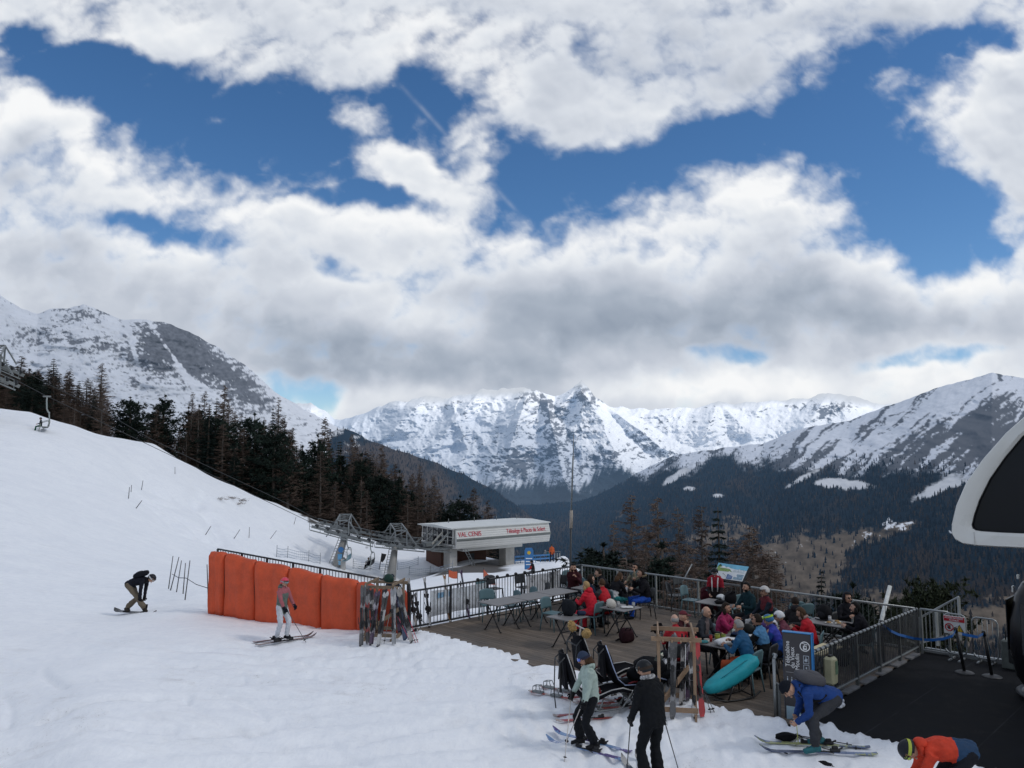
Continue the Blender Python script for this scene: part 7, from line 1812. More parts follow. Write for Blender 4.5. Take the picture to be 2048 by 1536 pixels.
def ski_pair(base, top, label, cols, L=None, nrm=(0, -1, .25), gap=.075, splay=.012, group=None, W=.1, one=False, bind=None, name='ski_pair'):
    base, top = Vector(base), Vector(top); d = top-base; L = L or d.length
    t = thing(name if not one else 'ski', base, label, 'skis', group, R=R_dir(d, nrm))
    if one: add_ski(t, 0, cols, L, W, bind=bind)
    else: add_ski(t, -.012, cols, L, W*.80, .06, ang=.012, bind=bind, z=.016); add_ski(t, .014, cols, L, W*.80, .06, ang=-.016, dy=.03, z=-.004, bind=bind, flip=True)
    return t
def ski_pole(base, top, label, c, group=None, r=.0085, grip=True):
    base, top = Vector(base), Vector(top); d = top-base; L = d.length; t = thing('ski_pole', base, label, 'ski pole', group, R=R_dir(d, (0, -1, .2)))
    b = MB(); b.tube([(0, 0, 0), (0, L*.9, 0)], [r*.75, r], 6); b.build('shaft', mat('pole_%d_%d_%d' % tuple(int(x*99) for x in c), c, .35, .05, metal=.2), t)
    b = MB(); b.tube([(0, L*.87, 0), (0, L*.98, .004), (0, L, .008)], [.015, .017, .013], 8); b.tube([(0, L*.985, .01), (.03, L*.93, .02), (.02, L*.86, .03), (0, L*.93, .015)], .004, 4); b.build('grip', M_BLACK, t)
    b = MB(); b.lathe([(.012, -.01), (.036, 0), (.012, .012)], 10, (0, .07, 0), R=Matrix.Rotation(PI/2, 3, 'X')); b.build('basket', M_BLACK, t); return t
M_PINE_W = mat('raw_pine', (.27, .18, .115), .75, .22, 3, .3, 12)
M_OLD_W = mat('weathered_pine', (.21, .155, .105), .8, .25, 3, .3, 12)
def rack(label, corner, ax, ay, la, lb, h, m):
    """open timber frame: posts, top rails with notches, foot rails"""
    t = thing('ski_rack', corner, label, 'ski rack', R=axes_R(ax, ay, (0, 0, 1)))
    for x, y in ((0, 0), (la, 0), (0, lb), (la, lb)): b = MB(); b.bbox((x, y, h/2-.05), (.055, .055, h+.1), .006); b.build('post', m, t)
    for y in (0, lb): b = MB(); b.bbox((la/2, y-.05, h+.01), (la+.26, .03, .075), .004); b.build('top_rail', m, t)
    for x in (0, la): b = MB(); b.bbox((x, lb/2, h+.075), (.03, lb+.22, .065), .004); b.build('cross_rail', m, t)
    b = MB(); n = int(la/.14)
    for k in range(n): b.bbox((la*(k+.5)/n, -.10, h-.01), (.03, .15, .03), .004)
    b.build('notch_peg', m, t)
    for y in (0, lb): b = MB(); b.bbox((la/2, y-.055, .16), (la+.1, .03, .085), .004); b.build('foot_rail', m, t)
    for x in (0, la): b = MB(); b.bbox((x, lb/2, .06), (.04, lb+.4, .09), .004); b.build('foot', m, t)
    b = MB(); b.beam((0, -.02, .2), (la, lb+.02, h*.55), .03, .09); b.build('brace', m, t); return t
G1 = 'skis standing at the rack by the orange wall'; G2 = 'skis leaning on the piste railing'; G3 = 'skis standing at the rack by the lounger'
cA = TER.hit(731, 1281); axA = (Vector((.985, -.17, 0))).normalized(); ayA = Vector((.17, .985, 0)); cA.z = TER.h(cA.x, cA.y)-.02
rack('weathered timber ski rack before the end of the orange wall', cA, axA, ayA, .72, .80, 1.33, M_OLD_W)
def gpt(u, v): return TER.hit(u, v)
GREYS = ('dark_grey', (.030, .032, .036), (.08, .08, .085), (.20, .20, .21)); PURP = ('dark_purple', (.022, .018, .030), (.06, .03, .07), (.30, .28, .32)); BW = ('black_white', (.018, .018, .020), (.42, .42, .42), (.05, .05, .055)); SILV = ('silver', (.42, .43, .44), (.26, .27, .29), (.08, .09, .10)); NAVY = ('navy', (.020, .035, .075), (.035, .06, .13), (.16, .18, .22)); DW = ('dark_white', (.024, .024, .026), (.36, .35, .34), (.12, .12, .12)); REDS = ('red', (.42, .016, .022), (.36, .012, .018), (.05, .02, .02)); WORN = ('white_orange', (.46, .44, .42), (.28, .14, .06), (.08, .07, .06)); BLUEW = ('white_blue', (.46, .48, .52), (.05, .10, .32), (.10, .12, .14)); GREEN = ('green_black', (.02, .03, .025), (.05, .14, .10), (.40, .44, .08)); MIX = ('grey_red', (.28, .28, .29), (.06, .06, .065), (.30, .05, .05))
def lean(u0, v0, u1, v1, label, cols, group, back=.30, **k):
    p = gpt(u0, v0); q = at(u1, v1, p.y+back); return ski_pair(p, q, label, cols, group=group, **k)
lean(722, 1294, 727, 1171, 'dark grey skis upright at the outer post of the weathered rack', GREYS, G1, .32, gap=.10)
lean(736, 1290, 733, 1172, 'grey skis with red marks beside the outer post of the weathered rack', MIX, G1, .30)
lean(742, 1291, 755, 1183, 'dark purple skis leaning inwards at the weathered rack', PURP, G1, .25)
lean(756, 1294, 772, 1184, 'black and white skis leaning inwards at the weathered rack', BW, G1, .25)
lean(788, 1292, 786, 1176, 'bright silver skis standing against the front post of the weathered rack', SILV, G1, .25)
lean(824, 1287, 796, 1174, 'dark and white skis spread outwards at the weathered rack', DW, G1, .35)
lean(811, 1281, 797, 1180, 'navy skis spread outwards at the weathered rack', NAVY, G1, .35, W=.13)
lean(762, 1272, 770, 1176, 'grey skis inside the weathered rack', GREYS, G1, .25); lean(800, 1268, 790, 1178, 'black skis inside the weathered rack beside the navy pair', PURP, G1, .3)
lean(747, 1270, 742, 1178, 'black and white skis at the back of the weathered rack', BW, G1, .2)
for (u0, v0, u1, v1, c, l) in ((836,1286,812,1222,(.48,.02,.05),'outer bright red ski pole at the weathered rack'),(831,1287,806,1224,(.48,.02,.05),'inner bright red ski pole at the weathered rack'),(820,1284,792,1226,(.55,.10,.16),'pink ski pole crossing the navy skis'),(727,1282,752,1214,(.35,.12,.2),'pink ski pole slanting across the dark skis'),(768,1288,781,1218,(.2,.2,.2),'grey ski pole at the foot of the silver skis')):
    p = gpt(u0, v0); ski_pole(p, at(u1, v1, p.y+.3), l, c, 'poles at the weathered rack')
p = gpt(800, 1272); t = ski_pair(gpt(796, 1271), gpt(843, 1268)+Vector((0, 0, .05)), 'dark ski lying flat on the snow behind the weathered rack', GREYS, one=True, nrm=(0, 0, 1))
helmet_thing(cA+axA*.55+Vector((0, .2, 1.42)), 'dark green helmet resting on top of the weathered rack', (.016, .040, .032), 1.0, .2)
def on_rail(u0, v0, u1, v1, label, cols, one=False, **k):
    p = on_z(u0, v0, .01); a_, b_ = ab(p); q = at(u1, v1, p.y+.35); return ski_pair(p, q, label, cols, group=G2, one=one, nrm=(E1-E2*.2+Vector((0, 0, .2))), **k)
on_rail(832, 1253, 816, 1157, 'white and black skis leaning where the padded wall meets the railing', DW); on_rail(841, 1252, 829, 1186, 'short grey skis beside the white ones where the wall meets the railing', GREYS)
on_rail(860, 1251, 848, 1155, 'black skis with pale tips leaning left of the mountain banner', BW); on_rail(899, 1243, 888, 1150, 'white skis with orange patches leaning across the mountain banner', WORN); on_rail(938, 1237, 921, 1140, 'dark skis with purple bindings leaning right of the mountain banner', PURP)
for (u0, v0, u1, v1, l) in ((918,1237,916,1168,'black ski pole leaning on the mountain banner'),(928,1238,921,1162,'dark ski pole beside the purple bound skis'),(862,1256,842,1240,'ski pole lying low beside the black skis')): p = on_z(u0, v0, .01); ski_pole(p, at(u1, v1, p.y+.3), l, (.06, .05, .06), 'poles on the railing')
# rack by the lounger
cB = TER.hit(1312, 1400); ax = Vector((.985, -.17, 0)).normalized(); ay = Vector((.17, .985, 0)); cB = Vector((2.62, 14.15, TER.h(2.62, 14.15)-.02))
rack('pale new timber ski rack beside the turquoise lounger', cB, ax, ay, .62, .85, 1.36, M_PINE_W)
lean(1345, 1438, 1347, 1268, 'tall grey skis standing upright at the pale rack', GREYS, G3, .28, W=.12); lean(1333, 1405, 1344, 1274, 'silver skis behind the tall grey ones at the pale rack', SILV, G3, .25)
lean(1405, 1436, 1390, 1275, 'bright red skis standing against the pale rack', REDS, G3, .35, W=.13); lean(1391, 1440, 1381, 1306, 'grey and black skis beside the red ones at the pale rack', BW, G3, .35)
lean(1262, 1427, 1322, 1306, 'green and black skis leaning towards the pale rack', GREEN, G3, .25); lean(1272, 1421, 1330, 1318, 'white and blue skis leaning towards the pale rack', BLUEW, G3, .3); lean(1362, 1412, 1368, 1280, 'dark and white skis inside the pale rack', DW, G3, .25); lean(1376, 1405, 1374, 1285, 'black skis inside the pale rack behind the post', PURP, G3, .25)
for (u0, v0, u1, v1, c, l) in ((1366,1412,1364,1267,(.62,.62,.64),'pair leader of the white ski poles hanging at the pale rack'),(1370,1410,1371,1270,(.60,.62,.66),'second white ski pole hanging at the pale rack'),(1327,1378,1334,1276,(.45,.5,.6),'pale ski pole slanting before the silver skis'),(1429,1427,1410,1384,(.10,.10,.11),'outer black ski pole slanting beside the red skis'),(1422,1428,1407,1380,(.10,.10,.11),'inner black ski pole slanting beside the red skis')):
    p = gpt(u0, v0); ski_pole(p, at(u1, v1, p.y+.28), l, c, 'poles at the pale rack')
backpack(TER.hit(1352, 1412)+Vector((.1, .35, .25)), 'dark bag hanging inside the pale rack', (.012, .011, .013), .7)
# skis lying on the snow
for (u0, v0, u1, v1, l) in ((1228,1420,1058,1389,'red touring ski lying nearer on the snow with open toe binding'),(1244,1409,1080,1377,'red touring ski lying farther on the snow behind the other')):
    p, q = gpt(u0, v0), gpt(u1, v1); t = thing('ski', p+Vector((0, 0, .02)), l, 'ski', 'red skis lying on the snow', R=R_dir(p-q, (0, 0, 1))); t.location = q+Vector((0, 0, .02)); L = (p-q).length
    V, fs = ski_mesh(L, .085, .10); b = MB(); b.add(V, fs); s_ = b.build('base', ski_mat('red_white', (.46, .40, .38), (.36, .05, .04), (.40, .08, .06)), t, fix=True)
    b = MB()
    for y in (.12, .55):
        for x in (-.06, .06): b.tube([(x, y, .02), (x, y+.02, .14), (x*.8, y+.15, .16), (x, y+.2, .05)], .009, 5)
        b.tube([(-.06, y+.02, .14), (.06, y+.02, .14)], .009, 5); b.tube([(-.05, y+.15, .16), (.05, y+.15, .16)], .009, 5); b.bbox((0, y+.1, .03), (.11, .24, .035), .008)
    b.build('binding', M_GREY, t)
# ------------------------------------------------------------------ sit skis
M_SEATB = mat('black_seat_cover', (.006, .0065, .009), .75, .2, 3, .6, 8, spec=.10); M_SHELLW = mat('white_shell', (.36, .36, .355), .35, .05)
def sit_ski(loc, rz, label, scale=1.0, mitts=False, cover=False, trim=None):
    t = thing('sit_ski', loc, label, 'sit ski', 'sit skis parked on the snow', rz); t.scale = (scale,)*3
    # bucket: back leaning, seat pan and leg trough, local +y forward
    st = [(-.42, 1.16, .17, .05), (-.36, .98, .21, .08), (-.29, .76, .23, .12), (-.20, .54, .235, .15), (-.06, .42, .235, .15), (.16, .42, .22, .13), (.40, .50, .20, .11), (.62, .52, .17, .09), (.80, .46, .14, .07)]
    V = []; n = 9
    for (y, z, w, d) in st:
        for k in range(n+1):
            a = PI*k/n; x = -w*math.cos(a); dd = math.sin(a); V.append(Vector((x, y-(.10 if y < -.15 else 0)*dd, z-d*dd*(1 if y > -.2 else .25)+.02)))
    fs = [(i*(n+1)+k, i*(n+1)+k+1, (i+1)*(n+1)+k+1, (i+1)*(n+1)+k) for i in range(len(st)-1) for k in range(n)]
    b = MB(); b.add(V, fs, 0, True); o = b.build('seat_shell', M_SEATB, t, fix=True); solid(o, .035)
    b = MB()
    for e in (0, n): b.tube([V[i*(n+1)+e]+Vector((.012 if e else -.012, 0, .0)) for i in range(len(st))], .011, 6)
    b.build('shell_edge', trim or M_SHELLW, t)
    b = MB(); b.ell((0, -.30, .84), (.15, .06, .26), Matrix.Rotation(.30, 3, 'X'), 14, 10); b.ell((0, .05, .44), (.16, .22, .06), None, 14, 8); b.build('cushion', M_SEATB, t)
    if cover: b = MB(); b.ell((0, .45, .56), (.21, .42, .17), Matrix.Rotation(-.05, 3, 'X'), 16, 10, 0, lambda q: Vector((q.x, q.y, q.z*(1+.15*math.sin(q.y*6))))); b.build('leg_cover', M_SEATB, t)
    b = MB()
    for s in (-.13, .13): b.tube([(s, -.15, .40), (s*1.1, -.05, .20), (s, .20, .13), (s*.8, .62, .16), (s*.8, .80, .42)], .017, 7); b.tube([(s, .30, .42), (s, .18, .13)], .014, 6); b.tube([(s, -.22, .50), (s*1.1, .02, .16)], .020, 8)
    b.tube([(-.14, -.04, .2), (.14, -.04, .2)], .016, 6); b.tube([(-.12, .2, .13), (.12, .2, .13)], .016, 6); b.build('frame', M_GREY, t)
    b = MB(); b.tube([(0, -.12, .38), (0, .12, .14)], .038, 12); b.build('shock_absorber', mat('absorber', (.10, .10, .11), .35, metal=.4), t)
    for s in (-.14, .14):
        add_ski(t, s, ('red_white', (.46, .40, .38), (.36, .05, .04), (.40, .08, .06)), 1.5, .10, .10, dy=-.62, boot=.22, z=.0)
    b = MB(); b.tube([(-.20, -.46, 1.12), (-.21, -.56, 1.02), (-.21, -.58, .4), (-.20, -.55, .12)], .012, 6); b.tube([(.20, -.46, 1.12), (.21, -.56, 1.02), (.21, -.58, .75)], .012, 6); b.tube([(-.21, -.56, 1.02), (.21, -.56, 1.02)], .012, 6); b.build('push_bar', M_DGREY, t)
    b = MB(); b.quad((-.20, -.47, 1.05), (.20, -.47, 1.05), (.17, -.42, .55), (-.17, -.42, .55)); o = b.build('back_cover', M_SEATB, t); solid(o, .05)
    b = MB()
    for s in (-1, 1): b.tube([(s*.23, .0, .46), (s*.24, .12, .50), (s*.18, .2, .47), (0, .22, .50)], .016, 5)
    b.build('harness_strap', mat('red_strap', (.16, .015, .02), .7), t)
    if mitts:
        b = MB(); b.tube([(-.30, -.36, 1.28), (.26, -.40, 1.30)], .013, 6); b.tube([(.0, -.38, 1.29), (.0, -.44, .95)], .013, 6); b.tube([(.02, -.40, .95), (.03, -.42, .62)], .030, 7); b.build('handlebar', mat('pale_tube', (.42, .38, .36), .4), t)
        for x, ng in ((-.34, .5), (.28, -.3)):
            b = MB(); rs = random.Random(int(x*100)); b.ell((x, -.40, 1.24), (.13, .07, .075), Matrix.Rotation(ng, 3, 'Y'), 14, 9, 0, lambda q: q*(1+.14*math.sin(q.x*9)*math.sin(q.z*8)))
            for k in range(70): a, e = rs.uniform(0, 6.28), rs.uniform(-1.5, 1.5); q = Vector((math.cos(a)*math.cos(e)*.13, math.sin(a)*math.cos(e)*.07, math.sin(e)*.075)); tri_twig(b_v, b_f, q, q, .01) if False else b.ell(Vector((x, -.40, 1.24))+Matrix.Rotation(ng, 3, 'Y') @ q, (.016, .016, .016), n=5, m=4)
            b.build('fur_mitt', mat('tan_fur', (.36, .23, .09), .95, .3, 25), t)
    return t
rA = math.radians(-82)
g = TER.hit(1172, 1408); sit_ski(TER.g(1.38, 14.55), rA, 'black sit ski with white shell edge behind the woman in the mint jacket', 1.0)
sit_ski(TER.g(1.72, 15.55), math.radians(-70), 'black sit ski with yellow fur mitts on its high handlebar', 1.06, mitts=True)
sit_ski(TER.g(2.12, 14.95), rA, 'black sit ski with padded leg cover nearest the pale rack', .97, cover=True, trim=mat('blue_white_edge', (.30, .36, .52), .4, .4, 3))
b = MB(); b.bbox((0, 0, .0), (.045, .045, .62), .01); b.tube([(0, 0, .2), (0, -.01, .36)], .04, 8); q = at(1121, 1350, 14.5); o = b.build('outrigger', M_BLACK); o.location = q; tag(o, 'black outrigger stick hanging at the back of the sit ski with white edge', 'outrigger')
for k, (x, y) in enumerate(((2.55, 14.75), (2.75, 15.1))):
    t = blobby('jacket_heap', TER.g(x, y)+Vector((0, 0, .55-.25*k)), (.30, .22, .16), M_SEATB, ('black coat heaped on the padded sit ski by the pale rack', 'black bag heaped behind the padded sit ski')[k], 'coat', e=.8, seed=k+2)
# ------------------------------------------------------------------ the people
def seat_at(u, vhead, Y, a): p = at(u, vhead, Y); return Vector((p.x, p.y, 0)), math.radians(a-90)
def sitter(label, loc, face, kind='dark', ch=True, **k):
    loc = Vector((loc[0], loc[1], 0)); k.setdefault('group', 'people sitting on the terrace'); k.setdefault('vox', .022)
    if ch: f = Vector((math.cos(math.radians(face)), math.sin(math.radians(face)), 0)); chair(0, 0, face, kind, ('blue' if kind == 'blue' else 'dark')+' chair under '+ch, p=loc+f*.02)
    return person(label, loc, math.radians(face-90), **k)
NAVYC = (.012, .018, .040); BLK = (.010, .010, .013)
# by the far corner
sitter('man in a maroon hooded jacket eating at the small corner table', D(1.15, 1.75), 262, 'blue', 'the man in the maroon jacket', jacket=(.050, .014, .018), pants=(.02, .022, .03), hair=('black', 'short'), hood='down', hands=[(-.10, .34, .98), (.05, .22, 1.12)], head=(10, 5), lean=12, beard=True, puff=1.1, h=1.80)
sitter('man in a black jacket in profile leaning on the corner table', D(2.55, 1.85), 172, 'dark', 'the man in the black jacket at the corner', jacket=BLK, hair=('dark', 'short'), skin='c', hands=[(-.10, .45, .85), (.12, .46, .86)], lean=20, head=(0, 8), h=1.8)
sitter('woman in a navy jacket with dark hair turned to the right', D(2.95, 3.25), 20, 'dark', 'the woman in navy', jacket=(.014, .026, .050), hair=('dark', 'bob'), skin='c', lean=4, puff=1.08)
# pair in red
pr = on_z(1186, 1266, 0); sitter('person with blond hair in a bright red snow suit, seen from behind', pr, 140, 'blue', 'the blond person in red', jacket=(.50, .012, .028), pants=(.46, .012, .03), hair=('blond', 'bob'), lean=16, hands=[(-.12, .46, .82), (.10, .46, .82)], ankles=[(-.20, .38, .085), (.12, .34, .085)], hood='down', puff=1.12, h=1.70)
p5 = on_z(1213, 1262, 0); sitter('person in a red and grey jacket with brown hair, seen from behind', p5, 118, 'dark', 'the red and grey jacket', jacket=(.42, .012, .022), jacket2=(.045, .05, .055), j2='shoulder', pants=BLK, hair=('brown', 'short'), lean=14, hands=[(-.12, .44, .82), (.12, .44, .82)], h=1.74)
p6 = on_z(1226, 1236, 0); sitter('person in a white and black top with teal trousers and long brown hair', p6, 40, 'blue', 'the person in teal trousers', jacket=(.48, .48, .49), jacket2=BLK, j2='yoke_arms', pants=(.012, .14, .15), hair=('brown', 'long'), lean=24, hands=[(-.10, .46, .82), (.12, .46, .82)], head=(0, 20), h=1.68)
p7 = on_z(1276, 1216, 0); sitter('man with sunglasses in a grey green jacket drinking from a cup', p7, 225, 'dark', 'the drinking man', jacket=(.075, .105, .105), jacket2=(.22, .19, .13), j2='arms', hair=('black', 'short'), glasses=True, hands=[(-.02, .19, 1.10), (.20, .34, .80)], lean=6, beard=True)
p8 = on_z(1292, 1236, 0); sitter('man in a black parka with fur hood and bright blue trousers', p8, 188, 'dark', 'the man in blue trousers', jacket=BLK, pants=(.008, .060, .34), hair=('dark', 'short'), hood='down', fur=(.14, .11, .07), hands=[(-.10, .40, .84), (.10, .30, 1.05)], ankles=[(-.12, .46, .085), (.12, .38, .085)], lean=8, puff=1.12, h=1.82, head=(0, -4))
# table of bags
t9 = person('helmeted youngster standing in a red and black ski jacket at the railing', D(5.35, .62), math.radians(248-90), h=1.55, pose='stand', lean=4, jacket=(.020, .016, .018), jacket2=(.26, .010, .022), j2='yoke_arms', pants=BLK, glove=None, hair=('dark', 'short'), wear='helmet', wear_c=(.014, .016, .018), goggles={'c': (.30, .32, .36), 's': (.3, .3, .3)}, hands=[(-.14, .22, .82), (.14, .22, .82)], head=(0, 30), skin='c', puff=1.1, group=None, vox=.020)
b = MB()
for x in (-.07, .07): b.tube([(x, .155, .88), (x*1.1, .165, 1.10), (x*1.2, .12, 1.26)], .016, 6)
b.build('white_stripe', cmat((.55, .55, .55)), t9[0])
p10 = D(6.85, 1.5); sitter('bearded man in a dark teal jacket at the bag table', p10, 205, 'dark', 'the bearded man in teal', jacket=(.010, .030, .038), hair=('black', 'short'), beard=True, hands=[(-.14, .42, .82), (.10, .44, .82)], lean=5, h=1.84)
p11 = D(7.4, 1.75); sitter('person in a white and orange lit helmet with white trousers', p11, 195, 'blue', 'the white trousers', jacket=(.014, .020, .030), jacket2=(.10, .012, .018), j2='yoke', pants=(.48, .48, .47), wear='helmet', wear_c=(.50, .48, .46), hair=('dark', 'short'), hands=[(-.12, .36, .68), (.10, .34, .68)], lean=-4, h=1.78, head=(0, 8))
# crowded tables
sitter('balding grey haired man in red seen from behind at the crowded table', D(7.72, 6.15), 100, 'dark', 'the balding man in red', jacket=(.34, .014, .022), hair=('grey', 'thin'), skin='c', lean=14, hands=[(-.10, .42, .84), (.14, .42, .84)])
sitter('person in a maroon and white cap leaning at the crowded table', D(7.25, 5.65), 350, 'dark', 'the maroon cap', jacket=(.045, .012, .016), wear='cap', wear_c=(.12, .02, .03), hair=('dark', 'short'), lean=18, hands=[(-.10, .40, .84), (.10, .30, 1.06)], h=1.72)
sitter('older man with thin hair in an open grey jacket over a red shirt', D(7.55, 5.0), 318, 'dark', 'the older man in grey', jacket=(.030, .034, .042), jacket2=(.13, .10, .10), j2='front', hair=('grey', 'thin'), skin='a', hands=[(-.14, .40, .80), (.16, .40, .80)], lean=8, h=1.78)
sitter('woman in a magenta jacket with dark hair holding a cup', D(7.60, 4.22), 325, 'blue', 'the woman in magenta', jacket=(.28, .014, .075), hair=('dark', 'bob'), skin='b', hands=[(-.12, .34, .98), (.10, .34, 1.00)], lean=6, puff=1.08, h=1.72)
sitter('grey haired man in a blue sweater with orange trousers', D(9.02, 5.72), 138, 'blue', 'the man in the blue sweater', jacket=(.012, .075, .17), pants=(.40, .075, .025), hair=('grey', 'short'), skin='b', hands=[(-.16, .40, .86), (.10, .38, .90)], lean=10, ankles=[(-.16, .44, .085), (.14, .40, .085)], h=1.80, head=(0, 10))
sitter('man with black sunglasses in a dark vest at the crowded table', D(9.0, 5.02), 140, 'dark', 'the man with sunglasses', jacket=(.012, .014, .016), jacket2=(.06, .18, .34), j2='yoke', hair=('dark', 'short'), skin='b', glasses=True, hands=[(-.14, .42, .84), (.12, .42, .84)], lean=6, h=1.80)
sitter('child in a blue jacket with a neon yellow and blue helmet', D(9.02, 4.42), 150, 'dark', 'the neon helmet', jacket=(.010, .055, .26), jacket2=(.03, .04, .30), j2='yoke', wear='helmet', wear_c=(.02, .12, .26), goggles={'c': (.42, .62, .05), 's': (.40, .60, .05), 'up': .06}, hands=[(-.12, .36, .82), (.12, .36, .82)], lean=12, h=1.62, head=(0, 18), pack=None)
sitter('child in a white helmet with black vents at the crowded table', D(8.98, 3.86), 155, 'dark', 'the white vented helmet', jacket=(.12, .03, .05), wear='helmet', wear_c=(.58, .58, .60), hands=[(-.12, .36, .82), (.12, .36, .82)], lean=12, h=1.60, head=(0, 15))
sitter('woman in a red jacket with short fair hair and a pale scarf', D(9.22, 3.28), 152, 'blue', 'the woman with the pale scarf', jacket=(.40, .010, .020), hair=('brown', 'bob'), skin='a', scarf=(.30, .20, .18), hands=[(-.12, .36, .86), (.12, .36, .86)], lean=12, head=(0, 22), puff=1.1, h=1.70)
sitter('person in a dark coat with hood seen from behind near the valley railing', D(8.55, 2.55), 75, 'dark', 'the dark coat by the railing', jacket=(.022, .020, .022), hair=('dark', 'short'), lean=4, hood='down', h=1.74)
sitter('person in a black hood with sunglasses at the food table', D(9.02, .98), 285, 'dark', 'the black hood', jacket=(.016, .016, .020), hood='up', glasses=True, skin='a', hair=('dark', 'none'), hands=[(-.10, .34, .84), (.12, .34, .84)], lean=8, h=1.74)
sitter('person in a black coat with dark hair in profile at the food table', D(9.85, 2.02), 160, 'blue', 'the dark profile', jacket=(.010, .010, .014), hair=('black', 'bob'), skin='c', hands=[(-.12, .36, .82), (.12, .36, .82)], lean=10, h=1.74, puff=1.08)
# ------------------------------------------------------------------ on the snow
def skis_under(t, loc, pts, cols, label, L=1.62, W=.10, boot=.31):
    """a pair of skis under the boots: pts = tail and tip photo positions of each ski"""
    ob = thing('ski_pair', Vector(loc), label, 'skis')
    bpy.context.view_layer.update()
    for (A, B) in pts:
        d = B-A; R = R_dir(d, (0, 0, 1)); V, fs = ski_mesh(d.length, W, .10); b = MB(); b.add(V, fs); M = Matrix.Translation(A-Vector(loc)) @ R.to_4x4(); b.xf(M); s_ = b.build('ski', ski_mat(*cols), ob, fix=True); binding_mb(d.length, d.length*.46, boot).xf(M).build('binding', M_BIND, s_)
    return ob
def snow_person(u, v, label, face, **k):
    p = TER.hit(u, v); t, inf = person(label, p, math.radians(face-90), **k); return t, inf, p
# woman in mint
t, inf, p = snow_person(1180, 1499, 'woman skier in a pale mint jacket, black trousers and blue mirrored goggles', 190, h=1.60, pose='stand', lean=3, curve=6, jacket=(.34, .42, .38), pants=(.010, .011, .014), glove=(.012, .012, .014), wear='beanie', wear_c=(.030, .045, .085), hair=('brown', 'long'), skin='b', goggles={'c': (.02, .10, .55), 's': (.03, .03, .05)}, hands=[(-.26, .16, .80), (.20, .30, .72)], head=(-12, 22), hood='down', puff=1.12, flare=1.30, ankles=[(-.13, -.06, .12), (.12, .12, .12)], vox=.013, shoe=(.014, .014, .016), bulk=1.02)
MINT = p
zz = lambda q, d=.0: Vector((q.x, q.y, TER.h(q.x, q.y)+d))
def line_under(p, d, L, back=.46, side=0.):
    d = Vector((d[0], d[1], 0)).normalized(); n = Vector((d.y, -d.x, 0)); A = p-d*L*back+n*side; B = p+d*L*(1-back)+n*side; return zz(A, .015), zz(B, .015)
dv = (gpt(1068, 1489)-gpt(1230, 1533)); 
A1 = line_under(p+Vector((-.02, 0, 0)), dv, 1.62, side=.14); A2 = line_under(p+Vector((.04, 0, 0)), dv, 1.62, side=-.14)
skis_under(t, p, [A1, A2], ('lilac_blue', (.16, .28, .50), (.10, .07, .22), (.30, .36, .55)), 'pale blue and lilac skis worn by the woman in the mint jacket')
ski_pole(gpt(1131, 1489), inf['wrist'][0]+Vector((-.02, -.02, .05)), 'white ski pole planted farther out by the mint jacket', (.50, .46, .44), 'poles of the mint skier'); ski_pole(gpt(1129, 1527), inf['wrist'][1]+Vector((-.02, -.03, .06)), 'white ski pole planted nearer by the mint jacket', (.60, .56, .52), 'poles of the mint skier')
# black skier
t, inf, p = snow_person(1306, 1574, 'tall skier all in black with black helmet and chequered scarf', 120, h=1.80, pose='stand', lean=5, curve=8, jacket=(.008, .009, .011), pants=(.008, .009, .011), glove=(.016, .016, .018), wear='helmet', wear_c=(.020, .022, .025), hair=('dark', 'short'), goggles={'c': (.10, .07, .04), 's': (.04, .03, .025)}, hands=[(-.24, .20, .92), (.22, .04, .78)], head=(30, 16), scarf=mat('chequered_scarf', (.30, .30, .31), .9, .95, 26), puff=1.14, flare=1.30, vox=.013, bulk=1.06)
pz = p
A1 = line_under(p, (-.25, .97), 1.7, side=.12); A2 = line_under(p, (-.25, .97), 1.7, side=-.12); skis_under(t, p, [A1, A2], DW, 'dark skis under the skier in black')
ski_pole(zz(p+Vector((-.42, -.05, 0))), inf['wrist'][0]+Vector((0, -.03, .08)), 'black ski pole in front of the skier in black', (.03, .03, .035), 'poles of the black skier'); ski_pole(zz(p+Vector((.42, .06, 0))), inf['wrist'][1]+Vector((.03, -.03, .06)), 'black ski pole behind the legs of the skier in black', (.03, .03, .035), 'poles of the black skier')
# man bending to his bindings
t, inf, p = snow_person(1636, 1503, 'man in a blue jacket with grey backpack bending down to his ski bindings', 186, h=1.84, pose='stand', pelvis=(0, -.25, .81), lean=70, curve=16, jacket=(.010, .045, .19), pants=(.040, .042, .048), shoe=(.02, .12, .14), wear='beanie', wear_c=(.010, .012, .018), hair=('dark', 'short'), skin='a', hands=[(-.02, .34, .44), (.12, .28, .50)], ankles=[(-.16, .12, .12), (.16, -.12, .12)], head=(0, 62), hood='down', pack=(.065, .065, .075), puff=1.08, vox=.013, flare=1.1)
BM = p
d = Vector((-1, .06, 0)); A1 = line_under(p+Vector((.0, .0, 0)), gpt(1511, 1493)-gpt(1706, 1504), 1.72, side=.15); A2 = line_under(p+Vector((.04, 0, 0)), gpt(1545, 1502)-gpt(1737, 1511), 1.72, side=-.15)
skis_under(t, p, [A1, A2], ('blue_yellow', (.05, .07, .14), (.34, .36, .16), (.14, .18, .30)), 'blue and yellow green touring skis under the bending man')
for (u0, v0, u1, v1, l) in ((1722,1503,1588,1478,'nearer black pole lying on the snow behind the bending man'),(1704,1494,1586,1476,'farther black pole lying on the snow behind the bending man')): ski_pole(gpt(u0, v0)+Vector((0, 0, .02)), gpt(u1, v1)+Vector((0, 0, .04)), l, (.03, .03, .035), 'poles lying behind the bending man')
